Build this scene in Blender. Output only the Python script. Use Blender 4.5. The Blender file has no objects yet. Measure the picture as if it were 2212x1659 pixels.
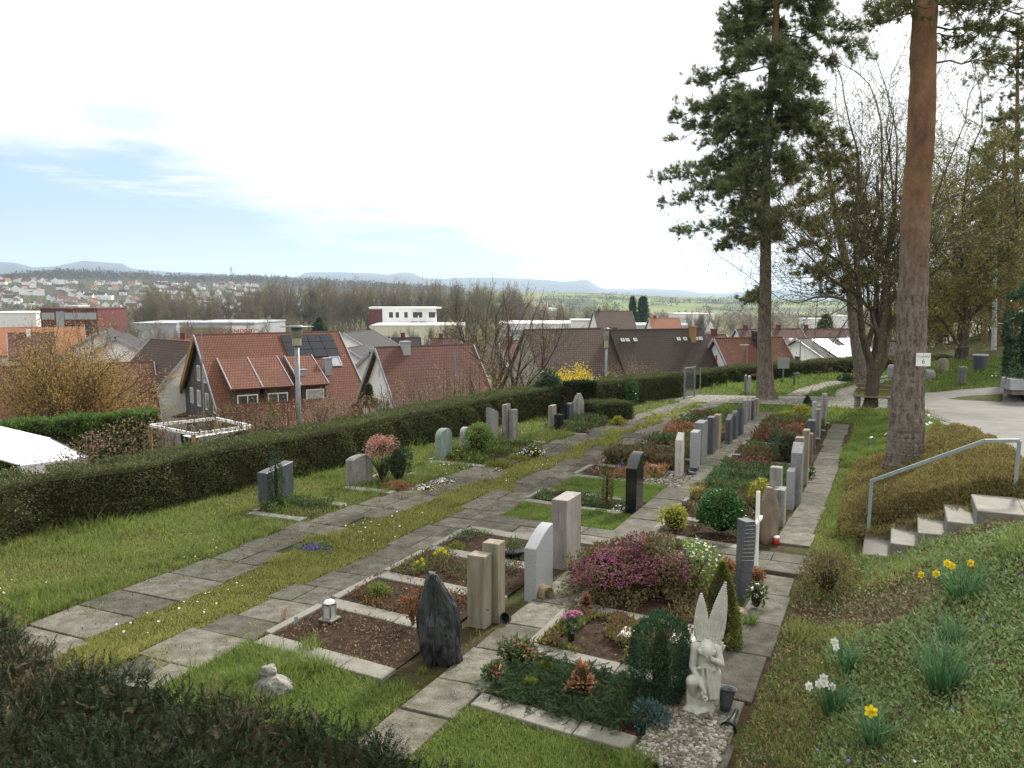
import bpy, bmesh, math, random
import numpy as np
from mathutils import Vector, Matrix, noise as mnoise
rng = np.random.default_rng(7); random.seed(7)
SC = bpy.context.scene; COL = SC.collection
F = 1841.0; TH = math.radians(5.9); H = 4.0
CU, SU = 0.909, 0.4166          # row direction u = (SU, CU), across direction v = (CU, -SU)
R = math.radians

# ------------------------------------------------------------------ survey helpers
def ray(x, y):
    a = (x-1106)/F; b = -(y-829.5)/F
    return np.array((a, math.cos(TH)+b*math.sin(TH), -math.sin(TH)+b*math.cos(TH)))
def G(x, y, z=0.0):
    d = ray(x, y); t = (z-H)/d[2]
    return np.array((d[0]*t, d[1]*t, z))
def AT(x, y, Y):
    d = ray(x, y); t = Y/d[1]
    return np.array((d[0]*t, Y, H+d[2]*t))
def UV(x, y, z=0.0):
    g = G(x, y, z); return (g[0]*SU+g[1]*CU, g[0]*CU-g[1]*SU)
def W(u, v, z=0.0):
    return np.array((u*SU+v*CU, u*CU-v*SU, z))
def Wn(u, v, z):
    u = np.asarray(u, float); v = np.asarray(v, float)
    return np.stack((u*SU+v*CU, u*CU-v*SU, np.broadcast_to(np.asarray(z, float), u.shape)), -1)
ANG_U = math.atan2(CU, SU)      # angle of the u axis

# ------------------------------------------------------------------ value noise
_T = np.random.default_rng(3).random((64, 64, 64))
def vnoise(p):
    p = np.asarray(p, float); i = np.floor(p).astype(int); f = p-i; f = f*f*(3-2*f)
    r = 0
    for dx in (0, 1):
        for dy in (0, 1):
            for dz in (0, 1):
                w = (f[..., 0] if dx else 1-f[..., 0])*(f[..., 1] if dy else 1-f[..., 1])*(f[..., 2] if dz else 1-f[..., 2])
                r = r + w*_T[(i[..., 0]+dx) % 64, (i[..., 1]+dy) % 64, (i[..., 2]+dz) % 64]
    return r
def n2(x, y, s, o=0):
    x = np.asarray(x, float); y = np.asarray(y, float)
    return vnoise(np.stack((x*s, y*s, np.full(x.shape, 7.3+o)), -1))

# ------------------------------------------------------------------ geometry collector
class Geo:
    def __init__(s): s.v = []; s.f = []; s.m = []; s.n = 0
    def add(s, v, f, mat=0):
        v = np.asarray(v, float).reshape(-1, 3); f = np.asarray(f, int)
        s.v.append(v); s.f.append(f+s.n); s.m.append(mat); s.n += len(v); return s
    def polys(s, v, fl, mat=0):
        v = np.asarray(v, float).reshape(-1, 3); b = s.n
        s.v.append(v); s.n += len(v)
        for q in fl:
            s.f.append(np.asarray([q], int)+b); s.m.append(mat)
        return s
    def box(s, x0, x1, y0, y1, z0, z1, mat=0, rz=0, c=None):
        v = np.array([(x0,y0,z0),(x1,y0,z0),(x1,y1,z0),(x0,y1,z0),(x0,y0,z1),(x1,y0,z1),(x1,y1,z1),(x0,y1,z1)], float)
        if rz:
            cx, cy = c if c else ((x0+x1)/2, (y0+y1)/2); ca, sa = math.cos(rz), math.sin(rz)
            dx = v[:,0]-cx; dy = v[:,1]-cy; v[:,0] = cx+dx*ca-dy*sa; v[:,1] = cy+dx*sa+dy*ca
        return s.add(v, [(3,2,1,0),(4,5,6,7),(0,1,5,4),(1,2,6,5),(2,3,7,6),(3,0,4,7)], mat)
    def tube(s, pts, rad, sides=6, mat=0, cap=True):
        pts = np.asarray(pts, float); n = len(pts); rad = np.broadcast_to(np.asarray(rad, float), (n,))
        t = np.gradient(pts, axis=0); t /= np.linalg.norm(t, axis=1)[:, None]+1e-9
        ref = np.array((0.0, 0, 1)) if abs(t[0][2]) < .9 else np.array((1.0, 0, 0))
        a = np.cross(t, ref); a /= np.linalg.norm(a, axis=1)[:, None]+1e-9; b = np.cross(t, a)
        th = np.arange(sides)*2*math.pi/sides
        v = pts[:,None,:]+rad[:,None,None]*(np.cos(th)[None,:,None]*a[:,None,:]+np.sin(th)[None,:,None]*b[:,None,:])
        i = np.arange(n-1)[:,None]*sides; j = np.arange(sides)[None,:]; k = (j+1) % sides
        f = np.stack((i+j, i+k, i+sides+k, i+sides+j), -1).reshape(-1, 4)
        base = s.n; s.add(v.reshape(-1, 3), f, mat)
        if cap and sides > 3:
            s.f.append(np.array([base+(n-1)*sides+np.arange(sides)])); s.m.append(mat)
            s.f.append(np.array([base+np.arange(sides)[::-1]])); s.m.append(mat)
        return s
    def lathe(s, prof, segs=16, mat=0, c=(0,0,0)):
        prof = np.asarray(prof, float); th = np.arange(segs)*2*math.pi/segs
        v = np.stack((prof[:,0,None]*np.cos(th)+c[0], prof[:,0,None]*np.sin(th)+c[1], np.broadcast_to(prof[:,1,None]+c[2], (len(prof), segs))), -1)
        i = np.arange(len(prof)-1)[:,None]*segs; j = np.arange(segs)[None,:]; k = (j+1) % segs
        return s.add(v.reshape(-1, 3), np.stack((i+j, i+k, i+segs+k, i+segs+j), -1).reshape(-1, 4), mat)
    def scatter(s, tv, tf, pos, rot, sc, mat=0):
        """copies of a template: pos (N,3), rot (N,3,3), sc (N,) or (N,3)"""
        tv = np.asarray(tv, float); tf = np.asarray(tf, int); N = len(pos)
        if N == 0: return s
        sc = np.asarray(sc, float); sc = sc.reshape(N, 1, -1) if sc.ndim else np.full((N,1,1), float(sc))
        v = np.einsum('nij,nkj->nki', rot, tv[None]*sc)+np.asarray(pos)[:,None,:]
        f = tf[None]+(np.arange(N)*len(tv))[:,None,None]
        return s.add(v.reshape(-1, 3), f.reshape(-1, tf.shape[1]), mat)
    def build(s, name, mats, parent=None, loc=None, smooth=False, bevel=0):
        me = bpy.data.meshes.new(name)
        v = np.concatenate(s.v).astype(np.float32)
        if loc is not None: v = v-np.asarray(loc, np.float32)
        lt = np.concatenate([np.full(len(f), f.shape[1]) for f in s.f]); lv = np.concatenate([f.ravel() for f in s.f])
        ls = np.concatenate(([0], np.cumsum(lt)[:-1])); mi = np.concatenate([np.full(len(f), m) for f, m in zip(s.f, s.m)])
        me.vertices.add(len(v)); me.vertices.foreach_set('co', v.ravel())
        me.loops.add(len(lv)); me.loops.foreach_set('vertex_index', lv.astype(np.int32))
        me.polygons.add(len(lt)); me.polygons.foreach_set('loop_start', ls.astype(np.int32)); me.polygons.foreach_set('loop_total', lt.astype(np.int32))
        me.polygons.foreach_set('material_index', mi.astype(np.int32))
        me.polygons.foreach_set('use_smooth', np.full(len(lt), bool(smooth)))
        for m in (mats if isinstance(mats, (list, tuple)) else [mats]): me.materials.append(m)
        me.update(calc_edges=True)
        o = bpy.data.objects.new(name, me); COL.objects.link(o)
        if loc is not None: o.location = loc
        if parent is not None: o.parent = parent
        if bevel:
            bm = bmesh.new(); bm.from_mesh(me); bmesh.ops.remove_doubles(bm, verts=bm.verts, dist=1e-4)
            ed = [e for e in bm.edges if len(e.link_faces) == 2 and e.calc_face_angle(0) > .5]
            bmesh.ops.bevel(bm, geom=ed, offset=bevel, segments=1, affect='EDGES', clamp_overlap=True); bm.to_mesh(me); bm.free()
        return o

def tag(o, label=None, cat=None, group=None, kind=None):
    if label: o['label'] = label
    if cat: o['category'] = cat
    if group: o['group'] = group
    if kind: o['kind'] = kind
    return o
def thing(name, label, cat, loc=(0,0,0), rz=0, group=None):
    o = bpy.data.objects.new(name, None); COL.objects.link(o); o.empty_display_size = .1
    o.location = loc; o.rotation_euler = (0, 0, rz); return tag(o, label, cat, group)
def copy_tree(o, parent=None):
    c = o.copy(); COL.objects.link(c)
    if parent is not None: c.parent = parent
    for ch in list(o.children): copy_tree(ch, c)
    return c

def frames(nrm, spin=True):
    """rotation matrices whose z axis is nrm"""
    n = np.asarray(nrm, float); n = n/(np.linalg.norm(n, axis=1)[:,None]+1e-9); N = len(n)
    ref = np.where(np.abs(n[:,2:3]) < .9, np.array([[0,0,1.0]]), np.array([[1.0,0,0]]))
    a = np.cross(ref, n); a /= np.linalg.norm(a, axis=1)[:,None]; b = np.cross(n, a)
    if spin:
        t = rng.random(N)*2*math.pi; c = np.cos(t)[:,None]; s_ = np.sin(t)[:,None]; a, b = a*c+b*s_, b*c-a*s_
    return np.stack((a, b, n), -1)
def rdir(N, up=0.0):
    d = rng.normal(size=(N, 3)); d /= np.linalg.norm(d, axis=1)[:,None]; d[:,2] += up
    return d/(np.linalg.norm(d, axis=1)[:,None]+1e-9)
# templates (grow along +z)
LEAF = (np.array([(0,0,0),(-.5,.06,.45),(0,0,1),(.5,.06,.45)]), [(0,1,2,3)])
NEED = (np.array([(-.5,0,0),(.5,0,0),(0,0,1)]), [(0,1,2)])
BLADE = (np.array([(-.5,0,0),(.5,0,0),(.36,.12,.55),(-.36,.12,.55),(0,.42,1.0)]), [(0,1,2,3),(3,2,4,4)])
def leaves(g, pos, d, L, Wd, mat=0, tmpl=LEAF):
    N = len(pos); L = np.broadcast_to(np.asarray(L, float), (N,)); Wd = np.broadcast_to(np.asarray(Wd, float), (N,))
    g.scatter(tmpl[0], tmpl[1], pos, frames(d), np.stack((Wd, Wd if tmpl is LEAF else L, L), -1), mat)
def blades(g, pos, d, L, Wd, mat=0):
    """bending two-piece blades"""
    N = len(pos); L = np.broadcast_to(np.asarray(L, float), (N,)); Wd = np.broadcast_to(np.asarray(Wd, float), (N,))
    tv = np.array([(-.5,0,0),(.5,0,0),(.38,.14,.6),(-.38,.14,.6),(0,.5,.95)])
    rot = frames(d); sc = np.stack((Wd, L, L), -1)
    v = np.einsum('nij,nkj->nki', rot, tv[None]*sc[:,None,:])+np.asarray(pos)[:,None,:]
    o = (np.arange(N)*5)[:,None]; b = g.n
    g.add(v.reshape(-1, 3), (np.array([[0,1,2,3]])+o), mat); g.f.append(np.array([[3,2,4]])+o+b); g.m.append(mat)

# ------------------------------------------------------------------ materials
def newmat(name, rough=.85, spec=.3):
    m = bpy.data.materials.new(name); m.use_nodes = True; nt = m.node_tree; b = nt.nodes['Principled BSDF']
    b.inputs['Roughness'].default_value = rough; b.inputs['Specular IOR Level'].default_value = spec
    return m, nt, nt.nodes, nt.links, b
def ramp(nt, cols, pos=None):
    r = nt.nodes.new('ShaderNodeValToRGB'); e = r.color_ramp.elements; n = len(cols)
    pos = pos or [i/(n-1) for i in range(n)]
    while len(e) < n: e.new(.5)
    for i, c in enumerate(cols): e[i].position = pos[i]; e[i].color = (*c, 1)
    return r
def noise_node(nt, scale, detail=6, rough=.6, stretch=None, coord='Object'):
    tc = nt.nodes.new('ShaderNodeTexCoord'); n = nt.nodes.new('ShaderNodeTexNoise')
    n.inputs['Scale'].default_value = scale; n.inputs['Detail'].default_value = detail; n.inputs['Roughness'].default_value = rough
    if stretch:
        mp = nt.nodes.new('ShaderNodeMapping'); mp.inputs['Scale'].default_value = stretch
        nt.links.new(tc.outputs[coord], mp.inputs[0]); nt.links.new(mp.outputs[0], n.inputs[0])
    else: nt.links.new(tc.outputs[coord], n.inputs[0])
    return n
def mixc(nt, fac, a, b, mode='MIX'):
    m = nt.nodes.new('ShaderNodeMix'); m.data_type = 'RGBA'; m.blend_type = mode
    for s, k in ((fac, 0), (a, 6), (b, 7)):
        if hasattr(s, 'links'): nt.links.new(s, m.inputs[k])
        else: m.inputs[k].default_value = s if not isinstance(s, tuple) else (*s, 1)
    return m.outputs[2]
def bump(nt, b, h, strength=.4, dist=.01):
    bp = nt.nodes.new('ShaderNodeBump'); bp.inputs['Strength'].default_value = strength; bp.inputs['Distance'].default_value = dist
    nt.links.new(h, bp.inputs['Height']); nt.links.new(bp.outputs[0], b.inputs['Normal'])
def M(name, cols, scale=4, rough=.85, spec=.25, bs=.3, bd=.01, stretch=None, speck=None, pos=None, detail=8, speck_scale=90, metal=0, coord='Object', island=0, streak=0, moss=None):
    m, nt, N, L, b = newmat(name, rough, spec)
    n = noise_node(nt, scale, detail, .65, stretch, coord); r = ramp(nt, cols, pos or [.3+.4*i/max(1, len(cols)-1) for i in range(len(cols))])
    L.new(n.outputs[0], r.inputs[0]); out = r.outputs[0]
    if speck:
        s = noise_node(nt, speck_scale, 3, .5, None, coord); sr = ramp(nt, [(0,0,0),(1,1,1)], [.58, .68]); L.new(s.outputs[0], sr.inputs[0])
        out = mixc(nt, sr.outputs[0], out, speck)
    if moss:
        sm = noise_node(nt, 1.6, 9, .75, None, coord); rm = ramp(nt, [(0,0,0),(1,1,1)], [.52, .72]); L.new(sm.outputs[0], rm.inputs[0]); out = mixc(nt, rm.outputs[0], out, moss)
    if streak:
        sk = noise_node(nt, 7, 6, .7, (1.5,1.5,.12), coord); rk = ramp(nt, [(1-streak,)*3, (1,1,1), (1+streak*.4,)*3], [.36,.52,.7]); L.new(sk.outputs[0], rk.inputs[0]); out = mixc(nt, 1.0, out, rk.outputs[0], 'MULTIPLY')
    if island:
        gi = N.new('ShaderNodeNewGeometry'); ri = ramp(nt, [(1-island,1-island,1-island*1.15), (1+island*.5,1+island*.45,1+island*.35)], [0, 1]); L.new(gi.outputs['Random Per Island'], ri.inputs[0]); out = mixc(nt, 1.0, out, ri.outputs[0], 'MULTIPLY')
    L.new(out, b.inputs['Base Color']); b.inputs['Metallic'].default_value = metal
    if bs: bump(nt, b, n.outputs[0], bs, bd)
    return m
def ML(name, cols, rough=.55, trans=.35, scale=2.0, spec=.25, amt=.45, gain=1.5):
    """foliage: colour per leaf and per clump, light passes through"""
    m, nt, N, L, b = newmat(name, rough, spec)
    gi = N.new('ShaderNodeNewGeometry'); n = noise_node(nt, scale, 3)
    mx = N.new('ShaderNodeMix'); mx.inputs[0].default_value = amt
    L.new(gi.outputs['Random Per Island'], mx.inputs[2]); L.new(n.outputs[0], mx.inputs[3])
    cols = [tuple(min(.85, x*gain) for x in c) for c in cols]
    r = ramp(nt, cols, [.18+.64*i/max(1, len(cols)-1) for i in range(len(cols))]); L.new(mx.outputs[0], r.inputs[0])
    L.new(r.outputs[0], b.inputs['Base Color'])
    if trans:
        t = N.new('ShaderNodeBsdfTranslucent'); L.new(r.outputs[0], t.inputs[0]); ms = N.new('ShaderNodeMixShader'); ms.inputs[0].default_value = trans
        L.new(b.outputs[0], ms.inputs[1]); L.new(t.outputs[0], ms.inputs[2]); L.new(ms.outputs[0], N['Material Output'].inputs[0])
    return m
def MP(name, col, rough=.5, spec=.4, metal=0, var=.12, scale=3):
    c2 = tuple(max(0, x*(1-var*2)) for x in col); c1 = tuple(min(1, x*(1+var)) for x in col)
    return M(name, [c2, col, c1], scale, rough, spec, 0, metal=metal)
def MT(name, c1, c2, dark, row=.34, wid=.26, sinp=.7, lichen=None, lscale=.5, lamt=.5, b_=.7):
    """roof tiles: rows follow the slope, columns the ridge (object x)"""
    m, nt, N, L, b = newmat(name, .8, .2)
    tc = N.new('ShaderNodeTexCoord'); sp = N.new('ShaderNodeSeparateXYZ'); L.new(tc.outputs['Object'], sp.inputs[0])
    dv = N.new('ShaderNodeMath'); dv.operation = 'DIVIDE'; dv.inputs[1].default_value = sinp; L.new(sp.outputs[2], dv.inputs[0])
    cb = N.new('ShaderNodeCombineXYZ'); L.new(sp.outputs[0], cb.inputs[0]); L.new(dv.outputs[0], cb.inputs[1])
    br = N.new('ShaderNodeTexBrick'); br.inputs['Scale'].default_value = 1; br.inputs['Brick Width'].default_value = wid; br.inputs['Row Height'].default_value = row
    br.inputs['Mortar Size'].default_value = row*.11; br.inputs['Mortar Smooth'].default_value = .4; br.inputs['Bias'].default_value = .1
    for k, c in (('Color1', c1), ('Color2', c2), ('Mortar', dark)): br.inputs[k].default_value = (*c, 1)  # dark gaps put the shade under tile overlaps into the colour
    L.new(cb.outputs[0], br.inputs[0]); out = br.outputs[0]
    n = noise_node(nt, lscale, 8, .7); rr = ramp(nt, [(0,0,0),(1,1,1)], [.42, .68]); L.new(n.outputs[0], rr.inputs[0])
    mu = N.new('ShaderNodeMath'); mu.operation = 'MULTIPLY'; mu.inputs[1].default_value = lamt; L.new(rr.outputs[0], mu.inputs[0])
    out = mixc(nt, mu.outputs[0], out, lichen or dark); L.new(out, b.inputs['Base Color'])
    fr = N.new('ShaderNodeMath'); fr.operation = 'INVERT' if False else 'SUBTRACT'; fr.inputs[0].default_value = 1; L.new(br.outputs['Fac'], fr.inputs[1]); bump(nt, b, fr.outputs[0], b_, .04)
    return m
# ------------------------------------------------------------------ camera, light, sky
cam = bpy.data.cameras.new('camera'); co = bpy.data.objects.new('camera', cam); COL.objects.link(co); SC.camera = co
cam.sensor_width = 36; cam.lens = 36*F/2212; co.location = (0, 0, H); co.rotation_euler = (R(90)-TH, 0, 0); cam.clip_start = .1; cam.clip_end = 60000
SUN_AZ, SUN_EL = R(33), R(37)    # azimuth to the right of straight ahead
sd = Vector((math.sin(SUN_AZ)*math.cos(SUN_EL), math.cos(SUN_AZ)*math.cos(SUN_EL), math.sin(SUN_EL)))
sl = bpy.data.lights.new('sun', 'SUN'); sl.energy = 5.0; sl.angle = R(6); sl.color = (1, .95, .87)
so = bpy.data.objects.new('sun', sl); COL.objects.link(so); so.rotation_euler = sd.to_track_quat('Z', 'Y').to_euler(); so.location = (20, 20, 60)
SC.view_settings.view_transform = 'Standard'; SC.view_settings.look = 'None'; SC.view_settings.gamma = 1; SC.view_settings.exposure = 0.36
SC.cycles.max_bounces = 6; SC.cycles.diffuse_bounces = 3; SC.cycles.transparent_max_bounces = 8; SC.cycles.volume_bounces = 1; SC.cycles.use_denoising = True

wd = bpy.data.worlds.new('World'); SC.world = wd; wd.use_nodes = True; nt = wd.node_tree; N = nt.nodes; L = nt.links
bg = N['Background']; bg.inputs['Strength'].default_value = .1
sky = N.new('ShaderNodeTexSky'); sky.sky_type = 'NISHITA'; sky.sun_disc = False; sky.sun_elevation = SUN_EL; sky.sun_rotation = SUN_AZ; sky.air_density = 1; sky.dust_density = 1.5; sky.ozone_density = 1
tc = N.new('ShaderNodeTexCoord'); sp = N.new('ShaderNodeSeparateXYZ'); L.new(tc.outputs['Generated'], sp.inputs[0])
def math_(op, a, b=None, c=None, clamp=False):
    m = N.new('ShaderNodeMath'); m.operation = op; m.use_clamp = clamp
    for i, s in enumerate((a, b, c)):
        if s is None: continue
        if hasattr(s, 'links'): L.new(s, m.inputs[i])
        else: m.inputs[i].default_value = s
    return m.outputs[0]
def smooth(x, a, b):
    m = N.new('ShaderNodeMapRange'); m.interpolation_type = 'SMOOTHSTEP'; m.inputs['From Min'].default_value = a; m.inputs['From Max'].default_value = b
    L.new(x, m.inputs[0]); return m.outputs[0]
def cloudn(scale, st, rot=(0, 0, 0), detail=5, rough=.55):
    mp = N.new('ShaderNodeMapping'); mp.inputs['Scale'].default_value = st; mp.inputs['Rotation'].default_value = rot; L.new(tc.outputs['Generated'], mp.inputs[0])
    n = N.new('ShaderNodeTexNoise'); n.inputs['Scale'].default_value = scale; n.inputs['Detail'].default_value = detail; n.inputs['Roughness'].default_value = rough; L.new(mp.outputs[0], n.inputs[0]); return n.outputs[0]
X, Y_, Z = sp.outputs
slope = math_('ADD', math_('MULTIPLY', X, .235), Z)                       # cloud bank slants down to the right
n1 = cloudn(3.2, (1, 1, 4), (0, R(-13), 0)); n2_ = cloudn(9, (1, 1, 6), (0, R(-13), 0))
t = math_('ADD', slope, math_('ADD', math_('MULTIPLY', math_('SUBTRACT', n1, .5), .16), math_('MULTIPLY', math_('SUBTRACT', n2_, .5), .05)))
bank = smooth(t, .015, .062)
wisp = math_('MULTIPLY', smooth(cloudn(5, (1, 1, 9), (0, R(-9), 0), 6, .6), .56, .74), smooth(Z, .03, .09))
hx = math_('SUBTRACT', X, -.40); hz = math_('SUBTRACT', Z, .182)
hole = smooth(math_('ADD', math_('ADD', math_('MULTIPLY', math_('MULTIPLY', hx, hx), 330), math_('MULTIPLY', math_('MULTIPLY', hz, hz), 3600)), math_('MULTIPLY', math_('SUBTRACT', n2_, .5), 2.2)), .0, 1.0)
bank = math_('MULTIPLY', bank, math_('ADD', math_('MULTIPLY', hole, .5), .5))
cl = math_('MAXIMUM', bank, math_('MULTIPLY', wisp, .8))
low = math_('SUBTRACT', 1.0, smooth(Z, .0, .11))                            # milky air near the horizon
veil = math_('MULTIPLY', low, .7)
def cmix(f, a, b):
    m = N.new('ShaderNodeMix'); m.data_type = 'RGBA'
    for s, k in ((f, 0), (a, 6), (b, 7)):
        if hasattr(s, 'links'): L.new(s, m.inputs[k])
        elif isinstance(s, tuple): m.inputs[k].default_value = (*s, 1)
        else: m.inputs[k].default_value = s
    return m.outputs[2]
blue = cmix(.9, sky.outputs[0], (4.2, 5.85, 7.2))
blue = cmix(veil, blue, (6.5, 7.35, 7.6))
bright = smooth(t, .1, .6)
white = cmix(bright, (8.9, 9.0, 9.1), (12.5, 12.4, 12.2))
L.new(cmix(cl, blue, white), bg.inputs[0])

# ------------------------------------------------------------------ terrain
HBpx = [(0,1188),(120,1147),(292,1123),(518,1063),(736,1015),(889,972),(1114,915),(1185,902),(1330,880),(1482,858)]
HB2px = [(1512,840),(1600,828),(1700,817),(1850,806),(1960,801)]
HB = [UV(*p) for p in HBpx]; HB2 = [UV(*p) for p in HB2px]
_hu = [-60, 0, 5]+[p[0] for p in HB]+[p[0] for p in HB2]+[64, 90, 160, 500]
_hv = [-13.2, -13.2, -13.1]+[p[1] for p in HB]+[p[1] for p in HB2]+[3.5, 12, 30, 120]
def vhedge(u): return np.interp(u, _hu, _hv)
def roadh(u): return np.interp(u, [-10,0,6,10,14,17,21.5,25,28.5,33,37,45,60,120], [2.4,2.2,1.75,1.35,1.0,1.1,.92,.7,.5,.22,.25,.4,.6,1.5])
def hnear(u, v):
    s = v+.7; k = np.interp(u, [0,12,14,20,30], [.47,.5,.54,.45,.25])
    rh = roadh(u)
    z = np.minimum(np.maximum(k*s, 0)+.03*np.clip(v+1.25, 0, .55), rh+np.clip(s-rh/k, 0, 30)*.015)
    z = z-np.clip((u-13.35)*5, 0, 1)*np.clip((15.2-u)*5, 0, 1)*np.clip((v+.9)*3, 0, 1)*np.clip((3.6-v)*3, 0, 1)*np.maximum(0, z-np.clip(.533*(v+.42)-.14, -.1, .72))
    z = z-.2*np.clip((u-11.4)/1.2, 0, 1)*np.clip((13.9-u)*4, 0, 1)*np.clip((v+.6)*2, 0, 1)*np.clip((4-v), 0, 1)
    z = np.where(u > 34.5, z+np.clip(v-1.2, 0, 8)*.11, z)
    back = np.clip(2.6-u, 0, 3)*.75
    return np.maximum(z, np.minimum(back, 2.35)*np.clip((v+16)/3, 0, 1))
def prof(px, pts): return np.interp(px, [p[0] for p in pts], [p[1] for p in pts])
CREST = [(0,607),(60,600),(140,595),(280,598),(420,603),(560,602),(650,606),(800,615),(1000,624),(1100,628),(1300,631),(1450,637),(1600,641),(1800,646),(2212,650)]
HILL = [(-400,585),(0,578),(40,578),(75,587),(120,586),(150,580),(185,573),(235,576),(268,577),(285,586),(320,590),(420,593),(560,598),(640,601),(662,592),(690,590),(800,592),(840,595),(868,590),(892,591),(912,601),(950,604),(1010,601),(1080,602),(1150,605),(1220,609),(1248,607),(1264,606),(1276,611),(1288,618),(1300,623),(1360,627),(1400,625),(1470,627),(1510,633),(1560,635),(1630,630),(1700,627),(1760,635),(1840,640),(1920,645),(2212,648),(2800,630)]
MIDY = [(0,614),(560,622),(700,640),(1100,640),(1500,657),(2212,664)]
NEARY = [(0,662),(700,676),(1100,676),(1500,690),(2212,695)]
def height(x, y):
    x = np.asarray(x, float); y = np.asarray(y, float)
    u = x*SU+y*CU; v = x*CU-y*SU; r = np.hypot(x, y)
    d = np.maximum(0, vhedge(u)-1.25-v)
    z = np.where(d > 0, 0, hnear(u, v))
    z = z-np.interp(d, [0,1.2,6,15,30,50,100,200,400], [0,.5,1.6,3.6,6.0,8.2,12,17,21])
    yy = np.maximum(y, .35*r+1e-6); px = np.where(y > .35*r, 1106+F*x/yy/math.cos(TH), np.where(x < 0, -400, 2800))
    zz = lambda py, rr: H+rr*(640-py)/F
    kr = np.array([0, 700, 1000, 1500, 2200, 3000, 4500, 8500, 10000, 11500, 16000, 40000.])
    hy = prof(px, HILL)
    kz = [np.full(px.shape, -21.0), np.full(px.shape, -23.0), np.full(px.shape, -23.0), zz(prof(px, NEARY), 1500), zz(prof(px, MIDY), 2200), zz(prof(px, CREST), 3000)-6,
          zz(prof(px, CREST)+14, 4500), zz(hy+22, 8500), zz(hy+7, 10000), zz(hy, 11500), zz(hy+12, 16000), np.full(px.shape, -100.0)]
    zf = np.zeros(px.shape)
    for i in range(len(kr)-1):
        k = (r >= kr[i]) & (r < kr[i+1]); f = (r-kr[i])/(kr[i+1]-kr[i]); f = f*f*(3-2*f) if i not in (8, 9) else f
        zf = np.where(k, kz[i]*(1-f)+kz[i+1]*f, zf)
    w = np.clip((r-260)/300, 0, 1); w = w*w*(3-2*w)
    z = z*(1-w)+zf*w
    z = z+np.where(r > 2500, (n2(x, y, .004)-.5)*np.clip((r-2500)*.006, 0, 26), 0)
    return z
def zt(x, y): return float(height(np.array([x]), np.array([y]))[0])
def zuv(u, v): return zt(u*SU+v*CU, u*CU-v*SU)
def RM(px, py):
    """where the sight line through a photo point meets the terrain"""
    d = ray(px, py); t = 2.0
    while t < 20000:
        p = d*t
        if p[2]+H < zt(p[0], p[1]): break
        t *= 1.004
    return np.array((p[0], p[1], zt(p[0], p[1])))

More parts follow.
